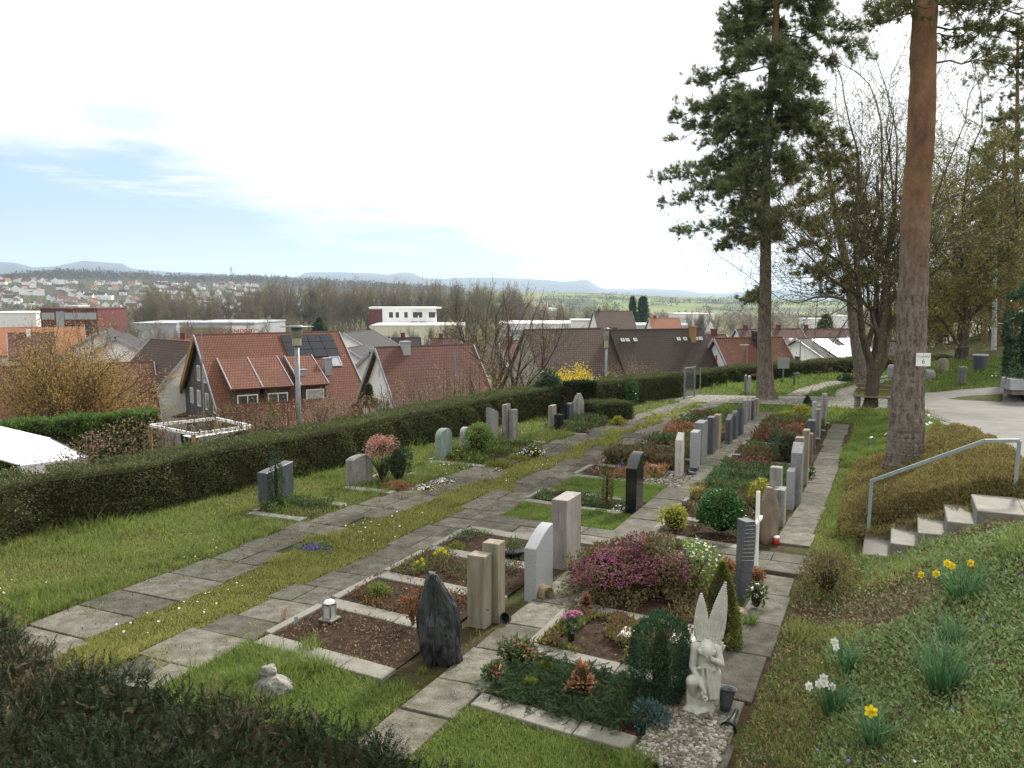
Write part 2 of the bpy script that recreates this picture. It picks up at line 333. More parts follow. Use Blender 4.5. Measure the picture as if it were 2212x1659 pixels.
def build_ground():
    az = np.concatenate((np.linspace(-180, -40, 40)[:-1], np.linspace(-40, 40, 560), np.linspace(40, 180, 40)[1:-1]))
    rr = np.concatenate(([0.0], np.geomspace(.8, 60, 300), np.geomspace(62, 20000, 170)))
    A, RR = np.meshgrid(R(1)*az, rr); x = np.sin(A)*RR; y = np.cos(A)*RR; z = height(x, y)
    u = x*SU+y*CU; v = x*CU-y*SU
    z = z+np.where(RR < 60, (n2(x, y, 1.5)-.5)*.025, 0)
    nr, na = x.shape; i = np.arange(nr-1)[:,None]*na; j = np.arange(na)[None,:]; k = (j+1) % na
    f = np.stack((i+j, i+na+j, i+na+k, i+k), -1).reshape(-1, 4)
    g = Geo(); g.add(np.stack((x, y, z), -1), f)
    # own colours of the ground cover, wide patches
    px = np.where(y > .3*RR, 1106+F*x/np.maximum(y, 1e-3)/math.cos(TH), np.where(x < 0, -400, 2800))
    c = np.zeros((nr, na, 3)); c[:] = (.07, .085, .028)
    def put(mask, col, w=1.0):
        m = np.clip(mask*w, 0, 1)[..., None]; c[:] = c*(1-m)+np.array(col)*m
    a = n2(x, y, .6); put((a > .55)*1.0, (.1, .085, .045), .6)
    put(((v > -1.7) & (u < 31) & (RR < 40))*1.0, (.07, .056, .034), .85)
    put(((v > -6.75) & (v < -1.15) & (u > 7.2-.1*(v+4.5)) & (u < 29.5))*1.0, (.05, .036, .022), .9); put(((v > -6.75) & (v < -1.15) & (u > 7) & (u < 29.5))*(n2(x, y, 1.9, 5) > .6), (.06, .07, .022), .7)
    out = (v < vhedge(u)-1.2); put(out*1.0, (.085, .085, .04)); put((out & (n2(x, y, .05) > .5))*1.0, (.11, .1, .07), .7)
    b = n2(x, y, .006); c_ = n2(x*.35, y, .011, 3)
    far = np.clip((RR-900)/300, 0, 1); put(far, (.08, .085, .045)); put(far*(b > .52), (.06, .058, .036), .8)
    right = np.clip((px-1000)/120, 0, 1)*np.clip((RR-1350)/100, 0, 1)*(RR < 4000)
    put(right, (.135, .21, .05)); put(right*(c_ > .56), (.2, .2, .08), .8); put(right*(c_ < .38), (.15, .1, .06), .7)
    put(right*(n2(x, y, .007, 9) > .66), (.05, .06, .03), .9)
    ridge = np.clip((900-px)/150, 0, 1)*np.clip((RR-2420)/120, 0, 1)*(RR < 5000)
    put(ridge, (.05, .046, .03)); put(ridge*(n2(x, y, .01, 4) > .55), (.035, .05, .028), .9)
    hills = np.clip((RR-6000)/1500, 0, 1); put(hills, (.03, .04, .038)); put(hills*(n2(x, y, .0012, 2) > .62), (.1, .1, .06), .5)
    mt, nt, N, L, b_ = newmat('ground cover', .95, .1)
    at = N.new('ShaderNodeVertexColor'); at.layer_name = 'Col'; n = noise_node(nt, 2.2, 10, .75); n2b = noise_node(nt, 24, 4, .7)
    rp = ramp(nt, [(.55,.5,.4),(1,1,1),(1.25,1.3,1.0)], [.3,.5,.75]); L.new(n.outputs[0], rp.inputs[0])
    rp2 = ramp(nt, [(.6,.55,.45),(1.1,1.1,1.0)], [.35,.65]); L.new(n2b.outputs[0], rp2.inputs[0])
    o = mixc(nt, 1.0, mixc(nt, 1.0, at.outputs[0], rp.outputs[0], 'MULTIPLY'), rp2.outputs[0], 'MULTIPLY'); L.new(o, b_.inputs['Base Color']); bump(nt, b_, n2b.outputs[0], .5, .03)
    o = g.build('ground', mt, smooth=True); tag(o, kind='structure')
    ca = o.data.color_attributes.new('Col', 'FLOAT_COLOR', 'POINT')
    ca.data.foreach_set('color', np.concatenate((c.reshape(-1, 3), np.ones((nr*na, 1))), 1).astype(np.float32).ravel())
build_ground()

def build_haze():
    g = Geo(); g.box(-15000, 15000, -3000, 14500, -180, 450)
    m = bpy.data.materials.new('haze air'); m.use_nodes = True; nt = m.node_tree; nt.nodes.clear()
    o_ = nt.nodes.new('ShaderNodeOutputMaterial'); pv = nt.nodes.new('ShaderNodeVolumePrincipled')
    pv.inputs['Color'].default_value = (.64, .8, 1.0, 1); pv.inputs['Density'].default_value = 7e-5; pv.inputs['Anisotropy'].default_value = .3
    nt.links.new(pv.outputs[0], o_.inputs['Volume'])
    tag(g.build('haze', m), 'pale blue haze filling the valley', 'haze', kind='stuff')
build_haze()

# ------------------------------------------------------------------ materials in use
m_slab = M('path stone', [(.055,.05,.041),(.112,.104,.087),(.175,.166,.142)], 5.5, .9, .2, .9, .02, speck=(.25,.24,.21), speck_scale=75, island=.42, moss=(.06,.062,.03), detail=12)
m_kerb = M('kerb stone', [(.12,.113,.095),(.18,.172,.148),(.24,.23,.205)], 3.2, .85, .3, .4, .012, speck=(.28,.27,.24), speck_scale=80, island=.22, moss=(.11,.105,.07))
m_soil = M('grave soil', [(.016,.01,.007),(.035,.022,.014),(.06,.04,.026)], 9, .95, .1, .9, .03)
m_mulch = ML('wood chips and dry leaves', [(.08,.045,.025),(.18,.11,.065),(.32,.22,.14)], .8, .05, 3, gain=1)
m_gravel = M('pale pebbles', [(.2,.19,.17),(.34,.32,.28),(.5,.48,.44)], 7, .8, .3, .2, .01)
m_grass = ML('lawn grass', [(.06,.08,.021),(.112,.142,.038),(.185,.195,.064)], .6, .4, .55, .12, gain=1.75)
m_grassf = ML('lush grass', [(.052,.083,.019),(.098,.142,.033),(.155,.19,.053)], .6, .45, .5, .12, gain=1.7)
m_grassy = ML('dry mossy grass', [(.09,.1,.028),(.17,.178,.05),(.26,.24,.09)], .6, .4, .8, .1, gain=1.65)
m_yew = ML('dark yew needles', [(.006,.01,.004),(.014,.023,.008),(.034,.047,.017)], .6, .15, 1.5, .14)
m_yewtip = ML('brown yew tips', [(.035,.027,.014),(.062,.048,.025),(.1,.08,.04)], .6, .15, 2)
m_hedge = ML('clipped hedge leaves', [(.03,.038,.015),(.06,.072,.026),(.105,.118,.046)], .6, .3, 1.1, .25)
m_hedgec = M('hedge inside', [(.02,.019,.01),(.045,.038,.02)], 8, .95, .05, 0)  # dark tone stands for the shade deep inside the foliage
m_peri = ML('glossy groundcover leaves', [(.04,.062,.02),(.078,.11,.038),(.14,.175,.08)], .45, .3, 1.3, .3, gain=2.0)
m_brown = ML('bronze groundcover', [(.07,.05,.022),(.145,.115,.042),(.2,.185,.065)], .7, .25, .9)
m_white = MP('white petals', (.8,.8,.76), .6, .2, 0, .05)
m_yel = ML('yellow petals', [(.6,.42,.01),(.75,.56,.02),(.8,.68,.06)], .5, .3, 3, gain=1)
m_dleaf = ML('daffodil leaves', [(.03,.075,.03),(.05,.12,.045),(.09,.17,.07)], .4, .3, 4, .4)
m_steel = M('galvanised steel', [(.15,.165,.175),(.21,.225,.235),(.27,.285,.295)], 14, .5, .4, .05, .002, metal=.3)
m_black = M('black granite', [(.008,.008,.009),(.014,.014,.015)], 60, .12, .6, 0)
m_dark = M('dark grey granite', [(.045,.048,.055),(.08,.085,.095),(.12,.125,.135)], 40, .4, .45, .05, .002, streak=.3)
m_grey = M('grey granite', [(.15,.15,.145),(.22,.22,.21),(.29,.29,.28)], 30, .55, .35, .08, .003, streak=.3, speck=(.12,.12,.12), speck_scale=120)
m_rose = M('rose grey granite', [(.19,.165,.15),(.26,.235,.215),(.33,.3,.275)], 6, .6, .3, .1, .004, streak=.35, stretch=(1,1,.35), speck=(.15,.13,.12), speck_scale=110)
m_sand = M('veined sandstone', [(.18,.155,.11),(.25,.22,.16),(.33,.295,.225)], 2.3, .8, .2, .15, .004, stretch=(1.6,1.6,.5), detail=10, streak=.3)
m_lime = M('pale limestone', [(.36,.345,.3),(.46,.44,.39),(.54,.52,.47)], 4, .8, .25, .15, .004, streak=.3)
m_conc = M('weathered concrete', [(.15,.15,.13),(.22,.215,.19),(.29,.285,.255)], 5, .9, .2, .3, .006, speck=(.33,.33,.3), speck_scale=70, streak=.45, moss=(.11,.115,.07))
m_silver = M('smooth silver granite', [(.23,.24,.242),(.3,.31,.312),(.36,.37,.37)], 45, .35, .45, .03, .002)
m_slate = M('rough black slate', [(.013,.015,.016),(.03,.033,.034),(.065,.068,.066)], 5, .55, .45, .9, .03, stretch=(2.2,2.2,.7), detail=10)
m_green = M('green veined stone', [(.13,.17,.145),(.2,.245,.215),(.34,.37,.34)], 3, .5, .35, .1, .004, stretch=(1.5,1.5,.6), detail=10)
m_brst = M('brown rough stone', [(.13,.1,.075),(.21,.165,.12),(.3,.25,.19)], 3, .9, .2, .6, .02, stretch=(1.5,1.5,.6))
m_bark = M('grey brown bark', [(.035,.028,.02),(.085,.07,.052),(.14,.12,.095)], 3.2, .95, .15, 1.0, .05, stretch=(3,3,.5), detail=10)
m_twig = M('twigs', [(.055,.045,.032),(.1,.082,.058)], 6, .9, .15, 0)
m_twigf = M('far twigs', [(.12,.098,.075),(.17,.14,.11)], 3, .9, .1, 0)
# ------------------------------------------------------------------ paths, lawns, hedges
# what lies where on the terrace: 0 lawn, 1 stone, 2 grave bed
RU0, RV0, RS = 2.0, -16.0, .04
MASK = np.zeros((int(52/RS), int(24/RS)), np.uint8)
def mark(u0, u1, v0, v1, k):
    a = slice(max(0, int((u0-RU0)/RS)), max(0, int((u1-RU0)/RS))); b = slice(max(0, int((v0-RV0)/RS)), max(0, int((v1-RV0)/RS))); MASK[a, b] = k
def look(u, v):
    i = ((u-RU0)/RS).astype(int); j = ((v-RV0)/RS).astype(int); ok = (i >= 0) & (i < MASK.shape[0]) & (j >= 0) & (j < MASK.shape[1])
    return np.where(ok, MASK[np.clip(i, 0, MASK.shape[0]-1), np.clip(j, 0, MASK.shape[1]-1)], 0)
def slab(g, u0, u1, v0, v1, z0, z1, mat=0, jit=.012, skew=0.0, ch=.008, fn=None):
    """one stone slab with worn edges, in (u, v)"""
    c = np.array([(u0,v0),(u1,v0),(u1,v1),(u0,v1)], float)+rng.uniform(-jit, jit, (4, 2)); c[:,0] -= skew*(c[:,1]+4.5)
    m = c.mean(0); e = np.sign(c-m)
    tz = z1+rng.uniform(-.006, .006, 4)
    base = fn if fn is not None else (lambda a, b: np.zeros(len(a)))
    def P3(q, z): return Wn(q[:,0], q[:,1], base(q[:,0], q[:,1])+z)
    v = np.concatenate((P3(c, z0), P3(c, tz-ch), P3(c-e*ch, tz)))
    f = [(8,11,10,9)]
    for i in range(4): j = (i+1) % 4; f += [(i,i+4,j+4,j),(i+4,i+8,j+8,j+4)]
    g.add(v, f, mat)
def lp(u): return np.interp(u, [4,7,11.8,16.4,22,32], [-9.45,-9.48,-9.5,-9.1,-8.55,-7.55]), np.interp(u, [4,7,11.8,16.4,22,32], [-8.55,-8.55,-8.5,-8.2,-7.8,-6.95])
def rp(u): return np.interp(u, [4,7,11,15,22,32], [-7.6,-7.5,-7.3,-7.25,-7.05,-6.45]), np.interp(u, [4,7,32], [-6.72,-6.72,-5.95])
g = Geo(); u = 4.6
while u < 32:
    d = rng.uniform(.5, .85); a, b = lp(u+d/2); b += rng.choice([0, .1, .2, -.25, .05]); a += rng.uniform(-.06, .05)
    if rng.random() < .55:
        m = a+(b-a)*rng.uniform(.4, .62); slab(g, u, u+d-.018, a, m-.008, -.05, .03); slab(g, u, u+d-.018, m+.008, b, -.05, .03)
    else: slab(g, u, u+d-.018, a, b, -.05, .03)
    mark(u, u+d, a, b, 1); u += d
tag(g.build('path', m_slab), kind='structure')
g = Geo(); u = 4.6
while u < 32.2:
    d = rng.uniform(.5, .85); a, b = rp(u+d/2); a += rng.choice([-.05, -.25, -.12, .1, .0])
    if rng.random() < .7 and b-a > .75:
        m = a+(b-a)*rng.uniform(.4, .6); slab(g, u, u+d-.018, a, m-.008, -.05, .032); slab(g, u, u+d-.018, m+.008, b, -.05, .032)
    else: slab(g, u, u+d-.018, a, b, -.05, .032)
    mark(u, u+d, a, b, 1); u += d
tag(g.build('path', m_slab), kind='structure')
g = Geo(); u = 5.6                                     # between the two rows of graves
while u < 30:
    d = rng.uniform(.7, 1.15); v0, v1 = (-4.28, -3.72) if u < 12 else (-4.35, -3.75)
    slab(g, u, u+d-.02, v0, v1, -.05, .038); mark(u, u+d, v0, v1, 1); u += d
for (a, b) in ((12.62, 13.08), (13.1, 13.56)):          # cross path
    v = -6.7
    while v < -.75:
        d = rng.uniform(.8, 1.2)
        if not (-4.4 < v+d/2 < -3.7 and False): slab(g, a, b, v, min(v+d-.02, -.6), -.05, .05, skew=.05)
        v += d
mark(12.6, 13.6, -6.7, -.6, 1)
u = 6.3                                                  # behind the second row, beside the bank
while u < 28:
    d = rng.uniform(.75, 1.2)
    if not (12.3 < u+d/2 < 13.8): slab(g, u, u+d-.02, -1.72+rng.uniform(-.03, .03)-.02*max(0, u-18), -1.22+rng.uniform(-.04, .04)-.02*max(0, u-18), -.05, .03)
    mark(u, u+d, -1.75, -1.2, 1); u += d
tag(g.build('path', m_slab), kind='structure')

def cobbles(px, name, mat, size=.12, z=.012):
    pass

# --- lawns
ROADS = [[(9,3.2),(17,2.12),(21.5,1.66),(25,1.26),(28.5,.82),(32.3,.3),(34.2,-.75),(35.8,.0),(36.4,.9),(36.9,2.2),(36.9,3.7),(35.2,4.6),(33,12),(9,12)],
 [(31.4,-8.9),(32.2,-5.5),(32.4,-2.2),(31.6,-1.0),(32.2,.4),(34.25,-.72),(35.9,.05),(36.2,-1.2),(35.6,-3.2),(34.9,-5.0),(34.2,-7.6)],
 [(35.55,-3.55),(36.3,-3.4),(38.6,-3.1),(41.5,-2.4),(44.5,-1.0),(46.5,.6),(47,0.0),(45,-1.9),(42,-3.1),(38.8,-3.9),(36.3,-4.15),(35.5,-4.2)],
 [(35.4,-1.6),(36.3,-1.7),(38.6,-1.75),(41.5,-1.1),(44.5,.2),(46.3,1.5),(46.5,.8),(44.8,-.45),(41.8,-1.75),(38.7,-2.45),(36.2,-2.4),(35.5,-2.3)]]
_a, _b = np.meshgrid(RU0+np.arange(MASK.shape[0])*RS, RV0+np.arange(MASK.shape[1])*RS, indexing='ij')
for q_ in ROADS:
    ins = np.zeros(MASK.shape, bool)
    for (x0, y0), (x1, y1) in zip(q_, q_[1:]+q_[:1]):
        if y0 != y1: ins ^= ((y0 > _b) != (y1 > _b)) & (_a < (x1-x0)*(_b-y0)/(y1-y0)+x0)
    MASK[ins] = 1
def lawn(name, box, n, fn, mat, L0, W0, label, kinds=(0,), zoff=0.0, d0=10., tilt=.6, pref=None):
    u0, u1, v0, v1 = box
    u = rng.uniform(u0, u1, n*3); v = rng.uniform(v0, v1, n*3); q = Wn(u, v, 0); d = np.hypot(q[:,0], q[:,1])
    keep = (rng.random(n*3) < np.clip((d0/d)**1.5, 0, 1)) & np.isin(look(u, v), kinds) & fn(u, v)
    idx = np.nonzero(keep)[0][:n]; u = u[idx]; v = v[idx]; q = q[idx]; d = d[idx]
    q[:,2] = height(q[:,0], q[:,1])+zoff; k = np.clip(d/d0, .8, 4)**.75
    s = .55+.9*n2(u, v, .9, 4); s = s*np.where(n2(u, v, .45, 8) > .6, 1.6, 1)*np.where(n2(u, v, 3.1, 12) > .66, 1.7, 1)
    dr = rdir(len(u)); dr = np.stack((dr[:,0]*tilt, dr[:,1]*tilt, np.full(len(u), 1.0)), -1)
    g = Geo(); blades(g, q, dr, L0*s*rng.uniform(.6, 1.3, len(u))*k**.4, W0*k*rng.uniform(.7, 1.3, len(u)))
    return tag(g.build(name, mat), label, 'grass', kind='stuff')
strip = lambda u, v: (v > lp(u)[1]-.25+.3*n2(u, v, 3)) & (v < rp(u)[0]+.05+.3*n2(u, v, 3, 5))
lawn('lawn', (4.5, 33, -9.2, -6.3), 130000, strip, m_grassy, .05, .008, 'yellow green mossy grass strip between the two slab paths')
lawn('lawn', (4.5, 33.5, -13.4, -7.5), 170000, lambda u, v: (v < lp(u)[0]+.06) & (v > vhedge(u)-.3) & (n2(u, v, 1.7, 2) > .08) & (n2(u, v, 4.5, 6) > .17), m_grass, .065, .008, 'daisy dotted green lawn between the long hedge and the slab path')
lawn('lawn', (4.2, 7.6, -6.8, -1.3), 60000, lambda u, v: (u > 4) & (v < -1.3) & ((u < 7.1-.1*(v+4.5)) | (n2(u, v, 4) > .8)), m_grassf, .07, .007, 'lush grass in front of the nearest graves', d0=8)
lawn('lawn', (13.5, 17.4, -6.75, -4.3), 36000, lambda u, v: ((u > 13.5) & (u < 14.75)) | ((u > 15.75) & (u < 17.3)), m_grassf, .05, .008, 'lawn patches on both sides of the black polished gravestone')
lawn('lawn', (26, 50, -8, 6), 90000, lambda u, v: (v > vhedge(u)) & ~((u > 32) & (u < 35.2)) & ((u > 28.5) | (v > -1.3)) & (n2(u, v, .6) > .1), m_grassf, .075, .016, 'bright lawn beyond the cobbled crossing', d0=16)
lawn('lawn', (18.5, 32.5, -1.25, 1.6), 60000, lambda u, v: (v < np.interp(u, [17,21.5,25,28.5,32.5], [-2,1.0,1.0,.6,.2])) & (v > -1.2) & (u > 19.5+1.5*n2(u, v, 1)-v*.5), m_grassf, .08, .012, 'green grassy bank beside the right row of graves', d0=14)

lawn('joint_weeds', (4.6, 32, -9.6, -5.9), 16000, lambda u, v: ((v < lp(u)[1]+.1) | (v > rp(u)[0]-.1)) & (n2(u, v, 2.3, 13) > .66), m_grassy, .03, .008, 'moss and grass creeping over the slab joints', kinds=(1,), zoff=.02)
lawn('joint_weeds', (5.6, 30, -4.75, -1.1), 9000, lambda u, v: n2(u, v, 2.1, 15) > .62, m_grass, .035, .007, 'weeds between the graves and the middle slab path', zoff=.01, kinds=(0,))
lawn('lawn_tufts', (5, 31, -13.2, -9.2), 26000, lambda u, v: (v < lp(u)[0]-.05) & (v > vhedge(u)+.1) & (n2(u, v, 1.1, 21) > .6), m_grassf, .12, .008, 'darker tall grass tufts on the left lawn')
lawn('lawn_tufts', (4.3, 7.3, -6.7, -1.3), 9000, lambda u, v: (u < 7.1-.1*(v+4.5)) & (n2(u, v, 2.1, 23) > .6), m_grass, .1, .007, 'taller grass tufts in front of the nearest graves', d0=8)
def scatter_dots(name, pts, mat, r, label, cat='flowers'):
    g = Geo(); t = np.array([(math.cos(a)*r, math.sin(a)*r, 0) for a in np.arange(6)*math.pi/3])
    dn = rdir(len(pts), 1.3); g.scatter(t, [tuple(range(6))], pts, frames(dn), rng.uniform(.6, 1.3, len(pts)), 0)
    return tag(g.build(name, mat), label, cat, kind='stuff')
uu = rng.uniform(6, 30, 5000); vv = rng.uniform(-13, -7, 5000); kk = (vv > vhedge(uu)) & (look(uu, vv) == 0) & (n2(uu, vv, .7, 3)+rng.normal(size=5000)*.09 > .67)
q = Wn(uu[kk], vv[kk], .055); scatter_dots('daisies', q, m_white, .013, 'small white daisies sprinkled over the left lawn')
uu = rng.uniform(21, 29, 700); vv = rng.uniform(-1.0, .8, 700); q = Wn(uu, vv, 0); q[:,2] = height(q[:,0], q[:,1])+.13; q = q[n2(uu, vv, .8, 6) > .6]
scatter_dots('white_blossoms', q, m_white, .035, 'small white flowers on the green bank by the far graves')

# --- clipped hedges
def shell_points(n, poly, h, wd, lump=.06):
    """points and outward normals over the front, top and back of a hedge that follows poly (xy), growing to its left side"""
    poly = np.asarray(poly, float); seg = np.diff(poly, axis=0); ln = np.hypot(*seg.T); cum = np.concatenate(([0], np.cumsum(ln)))
    s = rng.random(n)*cum[-1]; i = np.clip(np.searchsorted(cum, s)-1, 0, len(seg)-1); f = (s-cum[i])/ln[i]
    tdir = seg[i]/ln[i][:,None]; nl = np.stack((-tdir[:,1], tdir[:,0]), -1); b = poly[i]+seg[i]*f[:,None]
    tot = h+wd+h*.5; w = rng.random(n)*tot; fr = w < h; tp = (w >= h) & (w < h+wd)
    off = np.where(fr, 0, np.where(tp, w-h, wd)); zz = np.where(fr, w, np.where(tp, h, h-(w-h-wd)))
    rd = .13; o2 = np.where(zz > h-rd, np.clip(off, rd*.4, wd-rd*.4), off)
    nn = np.where(fr[:,None], np.c_[-nl, np.full(n, .15)], np.where(tp[:,None], np.c_[nl*0, np.ones(n)], np.c_[nl, np.full(n, .15)]))
    p = np.c_[b+nl*o2[:,None], zz]
    lm = (n2(p[:,0]+p[:,2], p[:,1]+p[:,2]*.7, 2.2)-.5)*2*lump+(n2(p[:,0]+p[:,2], p[:,1]-p[:,2], 9)-.5)*lump
    return p+nn*lm[:,None], nn, s
def hedge(name, poly, h, wd, n, mat, label, leaf=.05, lump=.07, core=True, zfun=None, tipmat=None, cat='hedge', topn=1.0):
    poly = np.asarray(poly, float); root = thing(name, label, cat, (*poly[0], 0))
    p, nn, s = shell_points(n, poly, h, wd, lump); zb = height(p[:,0], p[:,1]) if zfun is None else zfun(p[:,0], p[:,1])
    keep = rng.random(n) < np.where((n2(p[:,0]*1.3, p[:,2]+p[:,1], 3.2, 3) < .36) & (nn[:,2] < .5), .22, 1); p = p[keep]; nn = nn[keep]; zb = zb[keep]
    p[:,2] += np.minimum(zb, 0) if zfun is None else zb
    p -= nn*rng.uniform(0, .09, len(p))[:,None]
    g = Geo(); d = nn*.8+rng.normal(size=p.shape)*.75; leaves(g, p, d, leaf*rng.uniform(.6, 1.4, len(p)), leaf*.42)
    k = rng.random(len(p)) < .05; leaves(g, p[k], nn[k]*.6+rng.normal(size=(k.sum(), 3))*.5+np.array((0,0,.5)), leaf*1.9, leaf*.4)
    g.build('foliage', mat, root).location = (-poly[0][0], -poly[0][1], 0)
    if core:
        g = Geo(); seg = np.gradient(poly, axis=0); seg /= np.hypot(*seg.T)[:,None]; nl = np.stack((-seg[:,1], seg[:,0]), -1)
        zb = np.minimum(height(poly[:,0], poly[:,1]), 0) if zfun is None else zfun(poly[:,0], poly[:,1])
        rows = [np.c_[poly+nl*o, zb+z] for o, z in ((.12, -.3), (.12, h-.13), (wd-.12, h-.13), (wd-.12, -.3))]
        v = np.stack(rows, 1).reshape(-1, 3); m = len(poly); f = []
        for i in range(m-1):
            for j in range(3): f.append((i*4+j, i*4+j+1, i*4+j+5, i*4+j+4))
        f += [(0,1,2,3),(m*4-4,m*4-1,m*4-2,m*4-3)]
        g.add(v, f); g.build('stems', m_hedgec, root).location = (-poly[0][0], -poly[0][1], 0)  # solid dark core added to close leaf gaps, not separate stems
    return root
hb = [W(4.0, -13.15)[:2]]+[G(*p)[:2] for p in HBpx]
hb = [np.asarray(p) for p in hb]; hp = []
for a, b in zip(hb[:-1], hb[1:]):
    for t in np.linspace(0, 1, 4)[:-1]: hp.append(a+(b-a)*t)
hp.append(hb[-1])
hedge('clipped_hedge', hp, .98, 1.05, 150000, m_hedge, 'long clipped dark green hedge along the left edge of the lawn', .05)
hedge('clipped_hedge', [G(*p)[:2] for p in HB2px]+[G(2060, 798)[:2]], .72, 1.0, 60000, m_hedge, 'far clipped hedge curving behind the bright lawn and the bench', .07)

SHV = []; SHF = []                                     # a shoot: two ranks of needles round a stem
for i in range(17):
    t = .012+i*.0062; s = 1 if i % 2 else -1; a = np.array((s*.021, .003*math.sin(i*2.4), .013+.004*math.cos(i))); b = np.array((0, 0, t)); sd_ = np.array((0, .0017, .0012))
    k0 = len(SHV); SHV += [b-sd_, b+sd_, b+a*.75+sd_*.9+np.array((0,.002,.001)), b+a*1.15, b+a*.75-sd_*.9]; SHF.append((k0, k0+1, k0+2, k0+3, k0+4))
SHV = np.array(SHV)
def yew_hedge():
    root = thing('yew_hedge', 'dark yew hedge with brown tips filling the near left corner', 'hedge', tuple(W(3.4, -6, 0)))
    loc = np.array(root.location)
    def surf(u, v):
        edge = np.interp(v, [-14,-9,-7,-5.5,-4,-3,-2.2,-1.5], [4.78,4.92,4.85,4.68,4.6,4.55,4.5,4.35])+(n2(v*1.0, v*0, 1.3)-.5)*.35
        z = 1.22*np.clip((edge-u)/.32, 0, 1)**.45*np.clip((-1.3-v)/.5, 0, 1)**.5
        return z+(n2(u, v, 1.6, 2)-.5)*.26*(z > .3)+(n2(u, v, 5, 3)-.5)*.12*(z > .3)
    n = 27000; u = rng.uniform(2.0, 5.0, n); v = rng.uniform(-11.5, -1.15, n)
    q0 = Wn(u, v, 0); ok = np.hypot(q0[:,0], q0[:,1]) > 2.8
    u, v = u[ok], v[ok]; z = surf(u, v); ok = z > .06; u, v, z = u[ok], v[ok], z[ok]
    e = .04; du = (surf(u+e, v)-surf(u-e, v))/(2*e); dv = (surf(u, v+e)-surf(u, v-e))/(2*e)
    nl = np.stack((-np.clip(du, -6, 6), -np.clip(dv, -6, 6), np.ones(len(u))), -1); nl /= np.linalg.norm(nl, axis=1)[:,None]
    nw = np.stack((nl[:,0]*SU+nl[:,1]*CU, nl[:,0]*CU-nl[:,1]*SU, nl[:,2]), -1); p = Wn(u, v, z)
    # fill the steep far side too
    k = np.nonzero(nl[:,2] < .5)[0]; ex = []
    for _ in range(3): w = k; ex.append(np.c_[p[w][:,:2], rng.uniform(.0, 1, len(w))*p[w][:,2]])
    if len(k): p = np.concatenate([p]+ex); nw = np.concatenate([nw]+[nw[k]]*3)
    tv, tf = SHV, SHF; d = nw*.75+rng.normal(size=nw.shape)*.55+np.array((0,0,.25)); N_ = len(p)
    p = p-nw*rng.uniform(-.02, .1, N_)[:,None]; rot = frames(d); sc = rng.uniform(.6, 1.2, N_); g = Geo()
    tip = rng.random(N_) < np.clip((n2(p[:,0], p[:,1], 1.1, 6)-.5)*2.2, .03, .45)
    g.scatter(tv, tf, p[~tip]-loc, rot[~tip], sc[~tip], 0); g.scatter(tv, tf, p[tip]-loc, rot[tip], sc[tip], 1)
    k = rng.random(N_) < .8; leaves(g, (p-nw*.05)[k]-loc, rng.normal(size=(k.sum(), 3)), .05, .012, 0)
    g.build('foliage', [m_yew, m_yewtip], root)
    g = Geo(); us = np.linspace(-1.0, 5.2, 60); vs = np.linspace(-14, -1.3, 110); A, B = np.meshgrid(us, vs, indexing='ij')
    zc = np.maximum(surf(A, B)-.09, -.1); zc = np.where(A < 2, 1.05+np.clip(2-A, 0, 2)*.2, zc); P_ = Wn(A.ravel(), B.ravel(), zc.ravel())-loc
    i = np.arange(59)[:,None]*110; j = np.arange(109)[None,:]; g.add(P_, np.stack((i+j, i+j+1, i+110+j+1, i+110+j), -1).reshape(-1, 4)); g.build('stems', m_hedgec, root, smooth=True)  # dark core sheet under the shoots, inner shade in its colour
    # fallen leaves caught on the top
    pick = rng.choice(N_, 26); g = Geo(); leaves(g, p[pick]+nw[pick]*.02-loc, rdir(26), .07, .035); g.build('caught_leaves', m_mulch, root)
yew_hedge()

# --- groundcover on the right bank
def cover(name, n, box, fn, mat, L0, label, h=.12, d0=8, cat='groundcover', up=.7, wr=.45, pw=1.4):
    u0, u1, v0, v1 = box; u = rng.uniform(u0, u1, n*3); v = rng.uniform(v0, v1, n*3); q = Wn(u, v, 0); d = np.hypot(q[:,0], q[:,1])
    keep = (rng.random(n*3) < np.clip((d0/d)**pw, 0, 1)) & fn(u, v); idx = np.nonzero(keep)[0][:n]; u, v, q, d = u[idx], v[idx], q[idx], d[idx]
    hh = h*(.35+1.2*n2(u, v, 1.2, 5))*np.where((u > 14) & (v > .9), .5, 1); q[:,2] = height(q[:,0], q[:,1])+rng.random(len(u))**.6*hh
    k = np.clip(d/d0, .8, 3)**.75; dr = rdir(len(u)); dr[:,2] = np.abs(dr[:,2])*.6+up*.6; g = Geo(); leaves(g, q, dr, L0*k*rng.uniform(.6, 1.4, len(u)), L0*wr*k)
    return tag(g.build(name, mat), label, cat, kind='stuff')
bankA = lambda u, v: (v > -1.15) & (u < np.interp(v, [-1.2,-.5,1.2,3,6], [12.3,13.5,13.65,13.6,13.6]))
cover('periwinkle', 95000, (4.5, 13.7, -1.2, 6.5), lambda u, v: bankA(u, v) & (v > -.75+.5*n2(u, v, 1.5)) & (n2(u, v, .75, 1) > .33) & ((u < 13.2) | (v > 2.2)), m_peri, .045, 'glossy green periwinkle covering the near right bank', .14)
cover('fallen_leaves', 36000, (4.5, 14, -1.25, 6), bankA, m_mulch, .04, 'dry brown fallen leaves on the near right bank', .1, cat='leaves', up=.3)
lawn('weedy_grass', (4.6, 13.5, -1.2, 5), 62000, lambda u, v: bankA(u, v) & (n2(u, v, .9, 7) > .36), m_grass, .075, .006, 'tufts of grass and weeds on the near right bank', d0=8)
